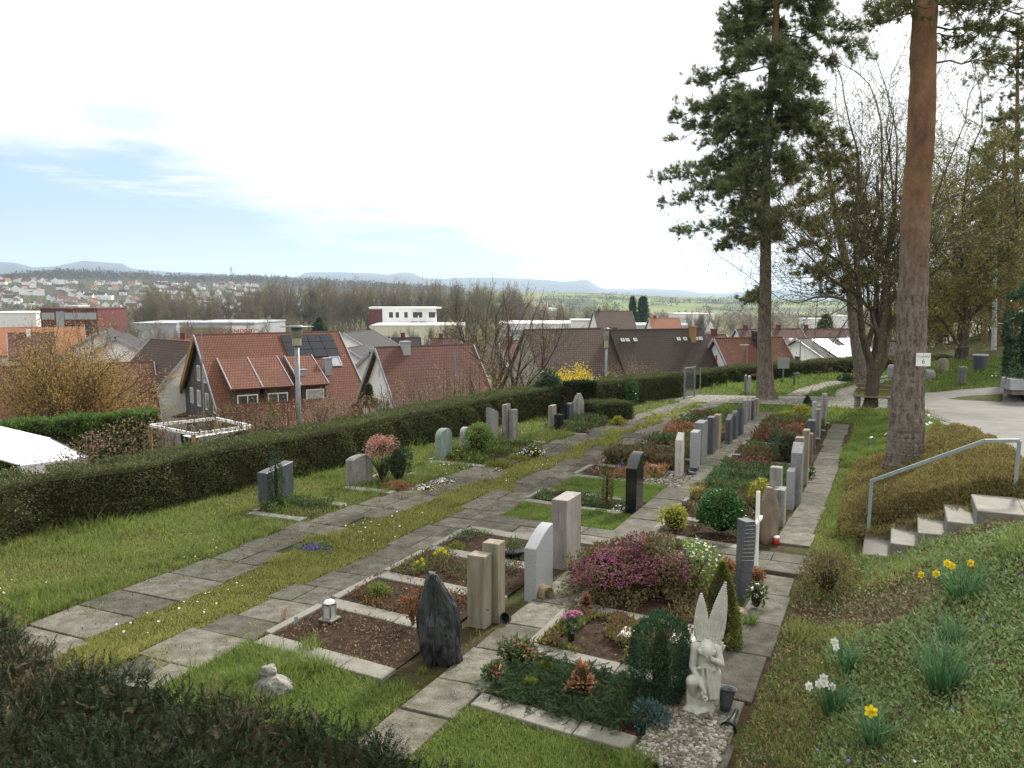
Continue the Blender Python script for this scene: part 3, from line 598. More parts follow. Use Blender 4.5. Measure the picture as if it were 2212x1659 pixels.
cover('weeds', 30000, (4.6, 13.6, -1.2, 5), lambda u, v: bankA(u, v) & (n2(u, v, 1.1, 9) > .25), m_peri, .03, 'low weeds and moss between the periwinkle on the bank', .07, wr=.6)
lawn('weedy_grass', (13.5, 30, -1.24, -.55), 16000, lambda u, v: (n2(u, v, 1.5, 3) > .3), m_grass, .06, .009, 'weeds along the slab path behind the right row', d0=12)
cover('leaf_litter', 5200, (4.5, 30, -13, -6.4), lambda u, v: (v > vhedge(u)+.05) & (look(u, v) < 2) & (n2(u, v, 1.3, 31) > .42), m_mulch, .028, 'dry leaf litter scattered over the left lawn and paths', .05, cat='leaves', up=.5)
cover('leaf_litter', 1500, (4.4, 7.2, -6.6, -1.3), lambda u, v: n2(u, v, 1.8, 33) > .4, m_mulch, .026, 'dry leaf litter on the front lawn', .05, cat='leaves', up=.5)
brownm = lambda u, v: (u > 14.95+.15*n2(u, v, 3)) & (v > -.95+.2*n2(u, v, 2)) & (v < np.interp(u, [14,17,21.5,24], [2.4,1.95,1.5,1.0])) & (u < np.interp(v, [-1,0,1.6], [19.2,20.6,23.5])+.8*n2(u, v, 1.2))
cover('bronze_groundcover', 110000, (14.9, 24.5, -1.1, 2.3), brownm, m_brown, .05, 'bronze brown creeping shrub round the foot of the big pine', .3, d0=15, up=1.0, wr=.35)
cover('dark_understorey', 9000, (14.6, 15.2, -.9, 2.2), lambda u, v: (v > -.8), m_brown, .05, 'dry brown stems along the upper edge of the stairs', .25, d0=15, wr=.3)
# ------------------------------------------------------------------ graves and their stones
def depth(p): return p[1]*math.cos(TH)-(p[2]-H)*math.sin(TH)
def outline(kind, w, h):
    a = w/2
    if kind == 'flat': return [(-a,0),(a,0),(a,h),(-a,h)]
    if kind == 'arch': return [(-a,0),(a,0)]+[(a*math.cos(t), h-.32*w+.32*w*math.sin(t)) for t in np.linspace(0, math.pi, 13)]
    if kind == 'bow': return [(-a,0),(a,0)]+[(a*math.cos(t), h-.1*w+.1*w*math.sin(t)) for t in np.linspace(0.15, math.pi-.15, 9)]
    if kind == 'rise': return [(-a,0),(a,0),(a,h)]+[(-a+w*t, h-(1-math.sin(t*math.pi/2))*.22*h) for t in np.linspace(.96, 0, 9)]
    if kind == 'slant': return [(-a,0),(a,0),(a,h),(-a,h*.86)]
    if kind == 'slantb': return [(-a,0),(a,0),(a,h*.84),(-a,h)]
    if kind == 'taper': return [(-a*.82,0),(a*.82,0),(a,h),(-a,h*.98)]
    if kind == 'peak': return [(-a*.7,0),(a*.85,0),(a,h*.35),(a*.75,h*.8),(a*.2,h),(-a*.3,h*.93),(-a*.85,h*.6)]
def plate(g, pts, t, mat=0, c=(0, 0), rz=0.0, z0=0.0, rough=0):
    """outline in (along, up), extruded t across; placed at c turned by rz"""
    pts = np.asarray(pts, float); n = len(pts); ca, sa = math.cos(rz), math.sin(rz); vs = []
    for s in (-t/2, t/2):
        x = pts[:,0]; y = np.full(n, s); vs.append(np.c_[c[0]+x*ca-y*sa, c[1]+x*sa+y*ca, z0+pts[:,1]])
    v = np.concatenate(vs); fl = [list(range(n)), list(range(2*n-1, n-1, -1))]+[[i, n+i, n+(i+1) % n, (i+1) % n] for i in range(n)]
    return g.polys(v, fl, mat)
GROUPS = 'gravestones in the cemetery'
def stele(label, xl, xr, yb, yt, fr, mat, kind='flat', base=None, wmax=.62, yaw=0.0, lean=0.0, name='gravestone', tmax=.4, bev=.008, z=0):
    """upright stone read from the photo: pixel width split into the narrow end (fr) and the broad back"""
    pc = G((xl+xr)/2, yb, z); dp = depth(pc); s = dp/F; rel = R(24.6)-math.atan(((xl+xr)/2-1106)/F)
    wpx = (xr-xl)*s; t = min(tmax, fr*wpx/math.cos(rel)); w = min(wmax, max(.1, (wpx-t*math.cos(rel))/max(.08, abs(math.sin(rel)))))
    top = AT((xl+xr)/2, yt, pc[1]); h = top[2]-z+.02
    root = thing(name, label, 'gravestone', tuple(pc), 0, GROUPS)
    g = Geo(); plate(g, outline(kind, w, h-(.12 if base else 0)), t, 0, (0,0), ANG_U+yaw, .12 if base else -.02)
    o = g.build('stone', mat, root, bevel=bev)
    if lean: o.rotation_euler = (lean, 0, 0)
    if base: gb = Geo(); plate(gb, outline('flat', w*.7, .16), t*.8, 0, (0,0), ANG_U+yaw, -.03); gb.build('plinth', base, root)
    return root, w, t, h
def rough_stone(name, label, px, py, w, d, h, mat, seed, shape=None, cat='gravestone', group=GROUPS, rz=0.0, sub=4, amp=.16, z=0, pos=None, flat=.35, ridge=0, lean=0):
    p = G(px, py, z) if pos is None else np.asarray(pos); bm = bmesh.new(); bmesh.ops.create_icosphere(bm, subdivisions=sub, radius=1)
    v = np.array([q.co[:] for q in bm.verts]); f = np.array([[q.index for q in a.verts] for a in bm.faces]); bm.free()
    zz = v[:,2]; v = np.sign(v)*np.abs(v)**.72
    k = 1+amp*2*(vnoise(v*1.4+seed*3.1)-.5)+amp*.8*(vnoise(v*3.7+seed)-.5)+amp*.35*(vnoise(v*9+seed)-.5); k = k+ridge*(np.abs(vnoise(v*np.array((5,5,1.3))+seed)-.5)-.16)+ridge*.5*(np.abs(vnoise(v*np.array((13,13,4))+seed)-.5)-.16); v = v*np.c_[k, k, np.minimum(k, 1.06)]
    tz = np.clip((v[:,2]+.9)/1.8, 0, 1)
    if shape: sx = np.interp(tz, *shape); v[:,0] *= sx; v[:,1] *= .35+.65*sx
    if shape and len(shape) > 2: pass
    v = np.c_[v[:,0]*w/2, v[:,1]*d/2, (tz*1.0)*h-.03]; v[:,0] += lean*tz**1.5*h; ca, sa = math.cos(rz), math.sin(rz); v = np.c_[v[:,0]*ca-v[:,1]*sa, v[:,0]*sa+v[:,1]*ca, v[:,2]]
    g = Geo(); g.add(v, f); o = g.build(name, mat, loc=None); o.location = tuple(p); return tag(o, label, cat, group)

def grave(label, u0, u1, v0, v1, near=True, far=False, cov=None, soil=None, skew=.1, kerb=None, ends=True, group='graves with stone kerbs'):
    c = W((u0+u1)/2, (v0+v1)/2, 0); root = thing('grave', label, 'grave', tuple(c), 0, group); mark(u0-.12, u1+.12, v0, v1, 2)
    n = 26; a = np.linspace(u0+.1, u1-.1, n); b = np.linspace(v0+.03, v1-.03, n); A, B = np.meshgrid(a, b, indexing='ij'); A2 = A-skew*(B+4.5 if v0 > -7 else 0)
    z = .01+.024*n2(A2, B, 3)+.018*n2(A2, B, 9); g = Geo(); i = np.arange(n-1)[:,None]*n; j = np.arange(n-1)[None,:]
    g.add(Wn(A2.ravel(), B.ravel(), z.ravel())-c, np.stack((i+j, i+j+1, i+n+j+1, i+n+j), -1).reshape(-1, 4))
    m = 260; uu = rng.uniform(u0+.1, u1-.1, m); vv = rng.uniform(v0+.05, v1-.05, m); leaves(g, Wn(uu-skew*(vv+4.5 if v0 > -7 else 0), vv, .055)-c, rdir(m, .2), rng.uniform(.015, .045, m), rng.uniform(.01, .022, m), 1)
    g.build('soil', [soil or m_soil, m_mulch], root)
    g = Geo(); kw = .14 if v0 > -7 and u1 < 13 else .11; sk = skew if v0 > -7 else 0
    def run(u):
        v = v0
        while v < v1-.05: d = min(rng.uniform(.9, 1.3), v1-v); slab(g, u-kw, u+kw, v, v+d-.012, -.05, .05, 0, .008, sk); v += d
    if near: run(u0)
    if far: run(u1)
    if ends: slab(g, u0+kw+.01, u1-kw-.01, v0-.09, v0+.02, -.05, .06, 0, .008, sk)
    if near or far or ends:
        o = g.build('kerb', kerb or m_kerb, root); o.location = -c
    if cov:
        for (mat, cnt, leaf, hh, thr, up) in cov:
            uu = rng.uniform(u0+.1, u1-.1, cnt); vv = rng.uniform(v0+.05, v1-.12, cnt); k = n2(uu, vv, 2.2, u0) > thr; uu, vv = uu[k], vv[k]
            q = Wn(uu-sk*(vv+4.5), vv, 0); q[:,2] = .03+rng.random(len(uu))**.7*hh*(.4+1.2*n2(uu, vv, 2, 9)); g2 = Geo(); dr = rdir(len(uu)); dr[:,2] = np.abs(dr[:,2])+up
            dd = np.hypot(q[:,0], q[:,1]); k_ = np.clip(dd/9, .9, 2.4)**.6
            if mat is c_fir:
                dr[:,2] = rng.uniform(-.08, .16, len(q))*np.hypot(dr[:,0], dr[:,1]); q[:,2] += .018; m_ = rng.random(len(q)) < .12; g2.scatter(SHV, SHF, q[m_]-c, frames(dr[m_]), rng.uniform(.9, 1.7, m_.sum()))
            else: leaves(g2, q-c, dr, leaf*k_*rng.uniform(.6, 1.4, len(uu)), leaf*.45*k_)
            tag(g2.build('planting', mat, root), kind='stuff')
    return root
c_green = ML('low green planting', [(.025,.045,.018),(.06,.09,.03),(.1,.13,.05)], .6, .25, 3)
c_moss = ML('moss cushions', [(.06,.075,.01),(.12,.14,.02),(.19,.2,.03)], .8, .3, 3)
c_red = ML('reddish ground plants', [(.05,.03,.02),(.12,.055,.035),(.16,.1,.05)], .7, .25, 3)
c_heath = ML('heather twigs', [(.045,.04,.022),(.1,.075,.035),(.13,.11,.05)], .8, .25, 2)
c_rust = ML('rusty heather', [(.12,.06,.03),(.22,.11,.055),(.28,.17,.09)], .8, .25, 2)
c_fir = ML('fir sprigs', [(.015,.028,.013),(.03,.052,.022),(.055,.085,.036)], .55, .2, 3, .15)
c_pink = ML('magenta heather bells', [(.14,.03,.065),(.24,.06,.12),(.34,.12,.2)], .7, .3, 6, gain=1.15)
G_ = grave
G_('bare soil grave with lantern before the rough black slate', 7.25, 8.55, -6.62, -4.75, cov=[(m_mulch, 1400, .03, .02, .3, .2)])
G_('soil grave with reddish rose before the paired sandstone steles', 8.55, 9.78, -6.62, -4.75, cov=[(c_red, 2600, .04, .07, .4, .4), (c_green, 900, .035, .05, .5, .3)])
G_('grave with daffodils before the curved silver stone', 9.78, 11.15, -6.62, -4.6, cov=[(c_heath, 2600, .04, .09, .35, .4), (c_green, 1400, .04, .07, .5, .4)])
G_('grave with planted black bowl before the tall rose granite stone', 11.15, 12.45, -6.62, -4.6, far=True, cov=[(c_green, 1800, .035, .06, .45, .4)])
G_('grave covered with fir sprigs before the white angel statue', 7.25, 8.5, -3.68, -2.02, cov=[(c_fir, 11000, .075, .07, .1, .12)])
G_('grave with white stone plates behind the round dark yew', 8.6, 10.0, -3.68, -1.9, cov=[(c_red, 3600, .04, .1, .4, .5), (c_heath, 2600, .05, .09, .35, .4), (c_mossy if False else c_moss, 2600, .05, .07, .36, .3)])
G_('grave overgrown by the large magenta heather', 10.05, 12.4, -3.68, -1.85, cov=[(c_heath, 3500, .05, .12, .3, .5)])
G_('narrow grave between two lawn patches before the black polished stone', 14.75, 15.75, -6.55, -4.55, far=True, cov=[(c_green, 1600, .04, .07, .45, .5)])
G_('grave with rusty heather strip before the slender cream stele', 17.3, 18.7, -6.5, -4.5, cov=[(c_rust, 1500, .06, .2, .5, .9), (c_green, 800, .04, .08, .5, .5)])
G_('grave with dense dark heather left of the leaning pale stone', 18.7, 20.3, -6.4, -4.5, cov=[(c_heath, 5200, .06, .26, .12, .9)])
for i, (a, b, mm) in enumerate(((20.3,21.8,c_heath),(21.8,23.3,c_green),(23.3,24.9,c_rust),(24.9,26.4,c_green),(26.4,28.2,c_heath))):
    G_(['heather grave between the slate grey steles','green planted grave beside the tan stele','rusty planted grave by the small dark stones','low green grave near the arched grey stone','last heather grave of the middle row'][i], a, b, -6.2, -4.4, far=(i == 4), cov=[(mm, 1800, .06, .2, .3, .7)])
lab2 = ['grave with gold shrub, red primroses and the round holly','grave of low heather rows behind the round holly','grave with magenta and yellow edging in the right row','grave of grey green cushions before the tall grey stone','mixed green grave with narcissus leaves in the right row','grave edged with red leaves and a small lantern','flat heather grave beside the dark prostrate pine','bare kerbed grave with a low green border','reddish heather grave near the far end of the right row','brown heather grave below the yellow shrubs','last grave of the right row at the cobbled crossing']
us = [13.7,14.95,16.05,17.2,18.4,19.7,21.0,22.3,23.7,25.2,26.8,28.4]
cv = [[(c_heath,700,.04,.06,.6,.3)],[(c_heath,1500,.045,.1,.3,.6)],[(c_heath,2200,.05,.16,.25,.7)],[(c_green,3200,.045,.16,.15,.6)],[(c_green,2600,.05,.2,.25,.6),(c_fir,700,.06,.2,.5,.6)],[(c_red,1200,.05,.12,.4,.5)],[(c_heath,2400,.05,.14,.2,.6)],[(c_green,700,.05,.1,.5,.5)],[(c_red,1300,.06,.2,.3,.7)],[(c_heath,2200,.07,.3,.2,.8)],[(c_green,1500,.06,.2,.3,.7)]]
for i in range(11): G_(lab2[i], us[i], us[i+1], -3.65-.01*i, -1.95, near=True, far=(i == 10), cov=cv[i])
G_('grave with dark hedge side slab stone and tufts of grass', 11.95, 13.15, -10.75, -9.55, far=True, cov=[(c_green, 2200, .045, .14, .3, .7), (m_grassf, 1000, .06, .22, .6, 1.2)], kerb=m_conc)
G_('grave with pansies before the low bowed sandstone slab', 14.4, 16.15, -10.45, -9.22, far=True, cov=[(c_green, 300, .035, .05, .6, .4)], kerb=m_conc)
G_('wide grave with round green shrub and spring flowers', 17.6, 21.2, -10.3, -8.75, far=True, cov=[(c_green, 2600, .05, .14, .45, .6), (c_moss, 1200, .06, .12, .58, .5)], kerb=m_conc)
G_('grave with dark stones and a boulder in front of the block hedge', 22.9, 26.2, -9.6, -8.15, far=True, cov=[(c_green, 2600, .06, .16, .35, .6), (c_red, 800, .05, .14, .6, .6)], kerb=m_conc)

# --- stones of the middle row
rough_stone('gravestone', 'rough pointed black slate boulder with sharp top', 950, 1432, .52, .42, 1.05, m_slate, 3, ([0,.12,.3,.5,.68,.8,.9,1],[.9,1.0,.97,.86,.7,.52,.42,.22]), rz=.35, amp=.3, sub=6, ridge=.3, lean=-.07)
root = thing('gravestone', 'pair of upright veined sandstone blocks of unequal height', 'gravestone', tuple(G(1046, 1350)), 0, GROUPS)
g = Geo(); plate(g, outline('flat', .2, .9), .235, 0, (-.055,-.02), ANG_U); g.build('stone', m_sand, root, bevel=.006)
g = Geo(); plate(g, outline('flat', .2, 1.0), .22, 0, (.115,.16), ANG_U); g.build('stone', m_sand, root, bevel=.006)
g = Geo(); g.box(.03, .06, -.155, -.15, .24, .255, 0); g.build('bronze_plate', M('bronze', [(.05,.04,.03),(.1,.08,.05)], 20, .5, .4, 0), root)
stele('pale silver stone with curved rising top beside the wicker basket', 1133, 1195, 1284, 1140, .4, m_silver, 'rise', wmax=.62)
stele('tall broad rose grey granite block with flat top', 1191, 1255, 1218, 1071, .52, m_rose, 'flat', wmax=.62)
r_, w_, t_, h_ = stele('polished black granite stele with sloping bright top', 1351, 1389, 1103, 979, .6, m_black, 'rise', base=None, wmax=.5)
g = Geo(); g.box(-.05, .0, -.002-t_/2-.01, -t_/2-.002, .34, .39); o = g.build('small_plate', m_white, r_); o.rotation_euler = (0, 0, R(-25))
stele('slender cream limestone stele on pale gravel', 1457, 1477, 1031, 935, .72, m_lime, 'slant', wmax=.3)
r_, w_, t_, h_ = stele('leaning pale grey granite stone with dark vase at its foot', 1489, 1512, 1020, 932, .7, m_silver, 'taper', wmax=.35, base=m_dark)
stele('large blue grey granite stele with bright flat top', 1498, 1527, 1002, 910, .62, m_grey, 'flat', wmax=.6)
stele('dark blue grey stele standing left of the tan one', 1525, 1545, 982, 900, .72, m_dark, 'flat', wmax=.5)
stele('tan sandstone stele with rough sides', 1540, 1557, 970, 895, .7, m_sand, 'flat', wmax=.5)
stele('short dark granite stone with stepped bright top', 1566, 1582, 960, 896, .65, m_dark, 'slant', wmax=.5)
stele('dark grey stone with rounded bright top', 1579, 1594, 950, 887, .65, m_dark, 'arch', wmax=.5)
stele('tall dark granite stele with tilted top in the far middle row', 1591, 1606, 941, 878, .7, m_dark, 'slantb', wmax=.5)
stele('light grey concrete stele fourth from the far end of the middle row', 1604, 1614, 918, 864, .7, m_grey, 'flat', wmax=.5)
stele('blue grey slim stele third from the far end of the middle row', 1613.5, 1622, 911, 864, .7, m_grey, 'flat', wmax=.45)
stele('dark slim stele second from the far end of the middle row', 1621.5, 1629, 908, 864, .7, m_dark, 'flat', wmax=.45)
stele('beige stele at the far end of the middle row', 1629, 1639, 900, 861, .7, m_sand, 'flat', wmax=.5)
# --- right row
r1 = thing('gravestone', 'dark twisted stone with carved ribs on its edge', 'gravestone', tuple(G(1597, 1292)), 0, GROUPS)
g = Geo(); nz = 22
rows = []
for i in range(nz):
    t = i/(nz-1); a = ANG_U+R(8)+t*R(34); w = .26-.05*t; th = .15+.02*math.sin(t*3); cx, cy = .03*t+.05*math.sin(t*2.2), .02*t
    q = np.array([(-w/2,-th/2),(w/2,-th/2),(w/2,th/2),(-w/2,th/2)]); ca, sa = math.cos(a), math.sin(a); rows.append(np.c_[q[:,0]*ca-q[:,1]*sa+cx, q[:,0]*sa+q[:,1]*ca+cy, np.full(4, t*1.08-.02)])
v = np.concatenate(rows); f = [(i*4+j, i*4+(j+1) % 4, i*4+4+(j+1) % 4, i*4+4+j) for i in range(nz-1) for j in range(4)]+[((nz-1)*4, (nz-1)*4+1, (nz-1)*4+2, (nz-1)*4+3)]
g.add(v, f); g.build('stone', m_dark, r1, bevel=.004)
g = Geo()
for i in range(13):
    t = .56+i*.033; k = int(t*(nz-1)); q = rows[k]; p0 = q[3]*.5+q[0]*.5; p1 = q[0]*(1-.0)+(q[1]-q[0])*(.25+.5*math.sin((i+1)/14*math.pi)); e = (q[0]-q[3])*.06
    g.tube([q[3]+e*.2+np.array((0,0,.0)), q[0]+e*.25, p1+e*.15], [.006,.008,.004], 5)
g.build('carved_ribs', m_grey, r1)
cr = thing('cross', 'white wooden grave cross seen edge on', 'cross', tuple(G(1633, 1228)), 0, GROUPS)
g = Geo(); plate(g, outline('flat', .055, 1.16), .05, 0, (0,0), ANG_U-R(3)); g.build('upright', m_white, cr, bevel=.004)
g = Geo(); plate(g, [(-.28,.68),(.28,.68),(.28,.735),(-.28,.735)], .046, 0, (0,0), ANG_U-R(3)); g.build('crossbar', m_white, cr, bevel=.004)
rough_stone('gravestone', 'brown rough standing rock with pointed flat top', 1659, 1170, .36, .3, .94, m_brst, 8, ([0,.15,.5,.8,1],[1,1,.86,.68,.42]), rz=.3, amp=.13, sub=4)
r_ = thing('gravestone', 'weathered concrete stone of a low and a high block', 'gravestone', tuple(G(1682, 1134)), 0, GROUPS)
g = Geo(); plate(g, outline('flat', .34, .66), .2, 0, (0,0), ANG_U); g.build('low_block', m_conc, r_, bevel=.008)
g = Geo(); plate(g, outline('flat', .2, .98), .2, 0, (.02,.29), ANG_U); g.build('high_block', m_conc, r_, bevel=.008)
stele('light grey granite stone close behind the concrete blocks', 1697, 1716, 1098, 1013, .8, m_silver, 'taper', wmax=.45)
stele('tall dark grey stone with sloping pale top', 1706, 1732, 1089, 957, .86, m_grey, 'slant', wmax=.5)
stele('brownish stone hidden behind the sloping grey one', 1714, 1734, 1062, 944, .85, m_brst, 'flat', wmax=.4)
stele('slim beige sandstone post stone with flat top', 1730, 1746, 1045, 928, .8, m_sand, 'flat', wmax=.3)
stele('reddish sandstone stone beside the slim beige one', 1744, 1755, 1000, 936, .8, M('red sandstone', [(.16,.09,.065),(.24,.14,.1)], 5, .85, .2, .2), 'flat', wmax=.4)
stele('blue black polished stone with bright edge in the right row', 1742, 1761, 968, 907, .85, m_dark, 'flat', wmax=.4)
stele('grey stone with worn top near the far end of the right row', 1759, 1772, 946, 883, .8, m_conc, 'flat', wmax=.5)
stele('narrow pale stone beside the worn grey one', 1753, 1762, 930, 868, .8, m_silver, 'flat', wmax=.4)
stele('tallest grey brown pillar at the far end of the right row', 1773, 1785, 920, 850, .8, m_rose, 'flat', wmax=.4)
# --- stones along the hedge
stele('dark grey wide slab on a plinth behind the thin conifer', 560, 635, 1092, 1005, .33, m_dark, 'slant', base=m_conc, wmax=.95, tmax=.22)
stele('low brown grey slab with bowed top beside the weeping shrub', 748, 806, 1046, 983, .3, m_conc, 'bow', wmax=1.0, tmax=.2)
stele('green veined marble stone with rounded top', 940, 977, 992, 925, .35, m_green, 'arch', wmax=.75, tmax=.16)
stele('pale grey rounded stone half hidden by the round shrub', 993, 1016, 968, 922, .35, m_silver, 'arch', wmax=.6, tmax=.16)
stele('grey stone with steeply slanting white top', 1050, 1077, 962, 878, .35, m_grey, 'slantb', wmax=.6, tmax=.2)
r_ = thing('gravestone', 'pair of slim grey stone slabs of unequal height', 'gravestone', tuple(G(1099, 951)), 0, GROUPS)
g = Geo(); plate(g, outline('flat', .3, 1.02), .13, 0, (-.07,-.04), ANG_U); g.build('stone', m_conc, r_, bevel=.006)
g = Geo(); plate(g, outline('flat', .3, .86), .14, 0, (.13,.03), ANG_U); g.build('stone', m_conc, r_, bevel=.006)
r_, w_, t_, h_ = stele('brown square pillar with a low black block in front', 1184, 1202, 932, 875, .45, m_rose, 'flat', wmax=.4)
g = Geo(); g.box(.06, .3, -.32, -.12, 0, .55, rz=ANG_U); g.build('black_block', m_black, r_, bevel=.006)
stele('thin black stone with slanted cap', 1210, 1227, 917, 853, .5, m_black, 'slantb', wmax=.4)
stele('squat dark polished stone beside the grey boulder', 1222, 1239, 915, 870, .5, m_dark, 'bow', wmax=.5)
rough_stone('gravestone', 'pale grey rounded boulder stone by the hedge block', 1249, 909, .5, .34, .92, m_conc, 12, ([0,.3,.7,1],[.9,1,.8,.45]), rz=.9, amp=.1)
stele('grey round topped stone right of the clipped box column', 1391, 1401, 868, 828, .4, m_conc, 'arch', wmax=.6)
stele('narrow white stone next to the clipped box column', 1381, 1388, 868, 832, .5, m_white, 'flat', wmax=.2)
stele('short brown post stone nearest the hedge block', 1309, 1320, 874, 846, .6, m_brst, 'flat', wmax=.3)
stele('short brown post stone with white top by the box column', 1338, 1350, 872, 846, .6, m_brst, 'flat', wmax=.3)
stele('left of two slim grey steles on the far lawn', 1607, 1613, 850, 810, .6, m_grey, 'flat', wmax=.3)
stele('right of two slim grey steles on the far lawn', 1614.5, 1622, 851, 811, .6, m_silver, 'arch', wmax=.3)
cr = thing('cross', 'rusty wrought iron grave cross beside the far pine', 'cross', tuple(G(1636, 850)), 0, GROUPS)
m_rust = M('rusty iron', [(.1,.04,.015),(.25,.1,.03)], 12, .8, .3, .2)
g = Geo(); g.box(-.04, .04, -.03, .03, 0, 1.15); g.build('upright', m_rust, cr); g = Geo(); g.box(-.26, .26, -.025, .025, .72, .8); g.build('crossbar', m_rust, cr)
rough_stone('stone_figure', 'small grey stone figure lying on the lawn before the yew hedge', 590, 1498, .42, .34, .22, m_conc, 21, ([0,.4,.8,1],[1,.95,.6,.3]), cat='stone figure', group=None, amp=.2, rz=.4)
rough_stone('stone_figure', 'rounded grey stone head resting on the lawn figure', 578, 1480, .17, .14, .15, m_conc, 25, cat='stone figure', group=None, amp=.22, pos=G(580, 1462, .16))
rough_stone('boulder', 'brown mossy rock at the foot of the gold edged shrub', 1597, 1330, .2, .2, .12, m_brst, 31, cat='rock', group=None, amp=.2)

# ------------------------------------------------------------------ the angel
def capsule(g, p0, p1, r0, r1, sides=12, n=8):
    p0 = np.array(p0, float); p1 = np.array(p1, float); t = np.concatenate((-np.cos(np.linspace(0, math.pi/2, 5))[:-1]*0, [])) if False else None
    d = p1-p0; Ld = np.linalg.norm(d); d /= Ld; pts = []; rad = []
    for a in np.linspace(-math.pi/2, 0, 5): pts.append(p0+d*r0*math.sin(a)); rad.append(max(1e-4, r0*math.cos(a)))
    for a in np.linspace(0, math.pi/2, 5): pts.append(p1+d*r1*math.sin(a)); rad.append(max(1e-4, r1*math.cos(a)))
    g.tube(pts, rad, sides)
def ell(g, c, r, rot=None):
    bm = bmesh.new(); bmesh.ops.create_icosphere(bm, subdivisions=3, radius=1); v = np.array([q.co[:] for q in bm.verts]); f = np.array([[q.index for q in a.verts] for a in bm.faces]); bm.free()
    v = v*np.array(r)
    if rot is not None: v = v@np.array(rot.to_3x3()).T
    g.add(v+np.array(c), f)
def fuse(g, name, mat, parent, voxel=.008, smooth=6):
    o = g.build('tmp', mat); m = o.modifiers.new('r', 'REMESH'); m.mode = 'VOXEL'; m.voxel_size = voxel; m.use_smooth_shade = True
    s = o.modifiers.new('s', 'SMOOTH'); s.iterations = smooth; s.factor = .5
    dg = bpy.context.evaluated_depsgraph_get(); me = bpy.data.meshes.new_from_object(o.evaluated_get(dg)); bpy.data.objects.remove(o)
    for p in me.polygons: p.use_smooth = True
    if not me.materials: me.materials.append(mat)
    q = bpy.data.objects.new(name, me); COL.objects.link(q); q.parent = parent; return q
m_angel = M('white cast stone', [(.38,.37,.32),(.47,.46,.405),(.54,.53,.475)], 5, .75, .3, .08, .003)
A_ = thing('angel_statue', 'white stone angel with tall raised wings and bowed head on gravel', 'statue', tuple(G(1520, 1540)), -math.atan2(1.83, 7.76))
g = Geo()
for z, w, d, x in ((.04,.15,.12,-.04),(.12,.14,.115,-.035),(.2,.14,.115,-.03),(.28,.135,.11,-.03)): ell(g, (x,.03,z), (w,d,.08))
g.box(-.165, .095, -.07, .13, -.03, .3)
ell(g, (-.13,-.07,.05), (.075,.05,.045)); ell(g, (-.05,-.1,.035), (.06,.05,.04)); ell(g, (.0,-.075,.06), (.04,.035,.03)); ell(g, (-.08,-.095,.075), (.05,.03,.025))
fuse(g, 'pedestal', m_angel, A_, .009, 5)
g = Geo()
capsule(g, (.03,.03,.27), (.02,.03,.6), .13, .085); capsule(g, (.075,.0,.24), (.085,.01,.56), .062, .05); capsule(g, (.1,.02,.12), (.11,.02,.4), .045, .05)
capsule(g, (.01,.0,.34), (-.115,-.085,.345), .085, .062); capsule(g, (-.115,-.085,.335), (-.1,-.03,.2), .058, .05)      # thigh, knee
for x0, x1, y in ((.02,.06,-.095),(.055,.1,-.085),(.09,.125,-.06),(-.02,.01,-.09)): capsule(g, (x0,y,.5), (x1,y-.01,.2), .012, .02)   # folds
for a in range(5): capsule(g, (-.06+a*.03,-.075-.01*math.sin(a),.49-.012*math.cos(a*1.3)), (-.03+a*.03,-.08,.485-.012*math.cos(a*1.3+1.3)), .018, .018)
capsule(g, (-.09,.01,.645), (.105,.01,.645), .052, .052)                                                                   # shoulders
capsule(g, (-.09,.0,.64), (-.115,-.03,.47), .046, .036); capsule(g, (-.115,-.03,.47), (-.02,-.13,.325), .036, .024)     # left arm over the knee
capsule(g, (-.02,-.13,.325), (.005,-.145,.275), .024, .02)
for k, (dx, l_) in enumerate(((-.016,.045),(-.006,.055),(.004,.055),(.013,.048))): capsule(g, (dx,-.148,.275), (dx+.006,-.158,.275-l_), .0085, .0065)
capsule(g, (-.02,-.14,.285), (-.035,-.155,.25), .008, .006)
capsule(g, (.11,.0,.64), (.15,-.05,.53), .044, .034); capsule(g, (.15,-.05,.53), (.085,-.1,.58), .033, .024)             # right arm to the cheek
for k in range(4): capsule(g, (.085-.004*k,-.105,.57+.012*k), (.06-.003*k,-.13,.585+.011*k), .0085, .007)
capsule(g, (.01,-.0,.62), (.015,-.04,.68), .045, .045)
ell(g, (.018,-.07,.655), (.062,.075,.075), Matrix.Rotation(R(38), 4, 'X')); ell(g, (.016,-.135,.618), (.011,.014,.016)); ell(g, (.018,-.105,.585), (.03,.028,.02))   # head, nose, chin
ell(g, (-.008,-.133,.632), (.012,.008,.006)); ell(g, (.042,-.133,.632), (.012,.008,.006)); ell(g, (.018,-.127,.602), (.016,.01,.006))
fuse(g, 'body', m_angel, A_, .0065, 3)
g = Geo(); ell(g, (.016,-.045,.675), (.072,.08,.07), Matrix.Rotation(R(30), 4, 'X'))
for k in range(15):
    a = -1.25+k*2.5/14; capsule(g, (.016+.02*math.sin(a),-.05,.745), (.016+.078*math.sin(a),-.065-.055*math.cos(a),.655-.02*abs(math.cos(a))), .014, .013)
    capsule(g, (.016+.078*math.sin(a),-.065-.05*math.cos(a),.66), (.016+.07*math.sin(a),-.06-.05*math.cos(a),.61+.03*math.cos(a)), .013, .011)
fuse(g, 'hair', m_angel, A_, .006, 2)
g = Geo()
for k in range(9): a = k*.7; ell(g, (.01+.018*math.cos(a),-.165+.006*math.sin(a*2),.222+.018*math.sin(a)), (.012,.01,.012))
fuse(g, 'flower_bunch', m_angel, A_, .005, 1)
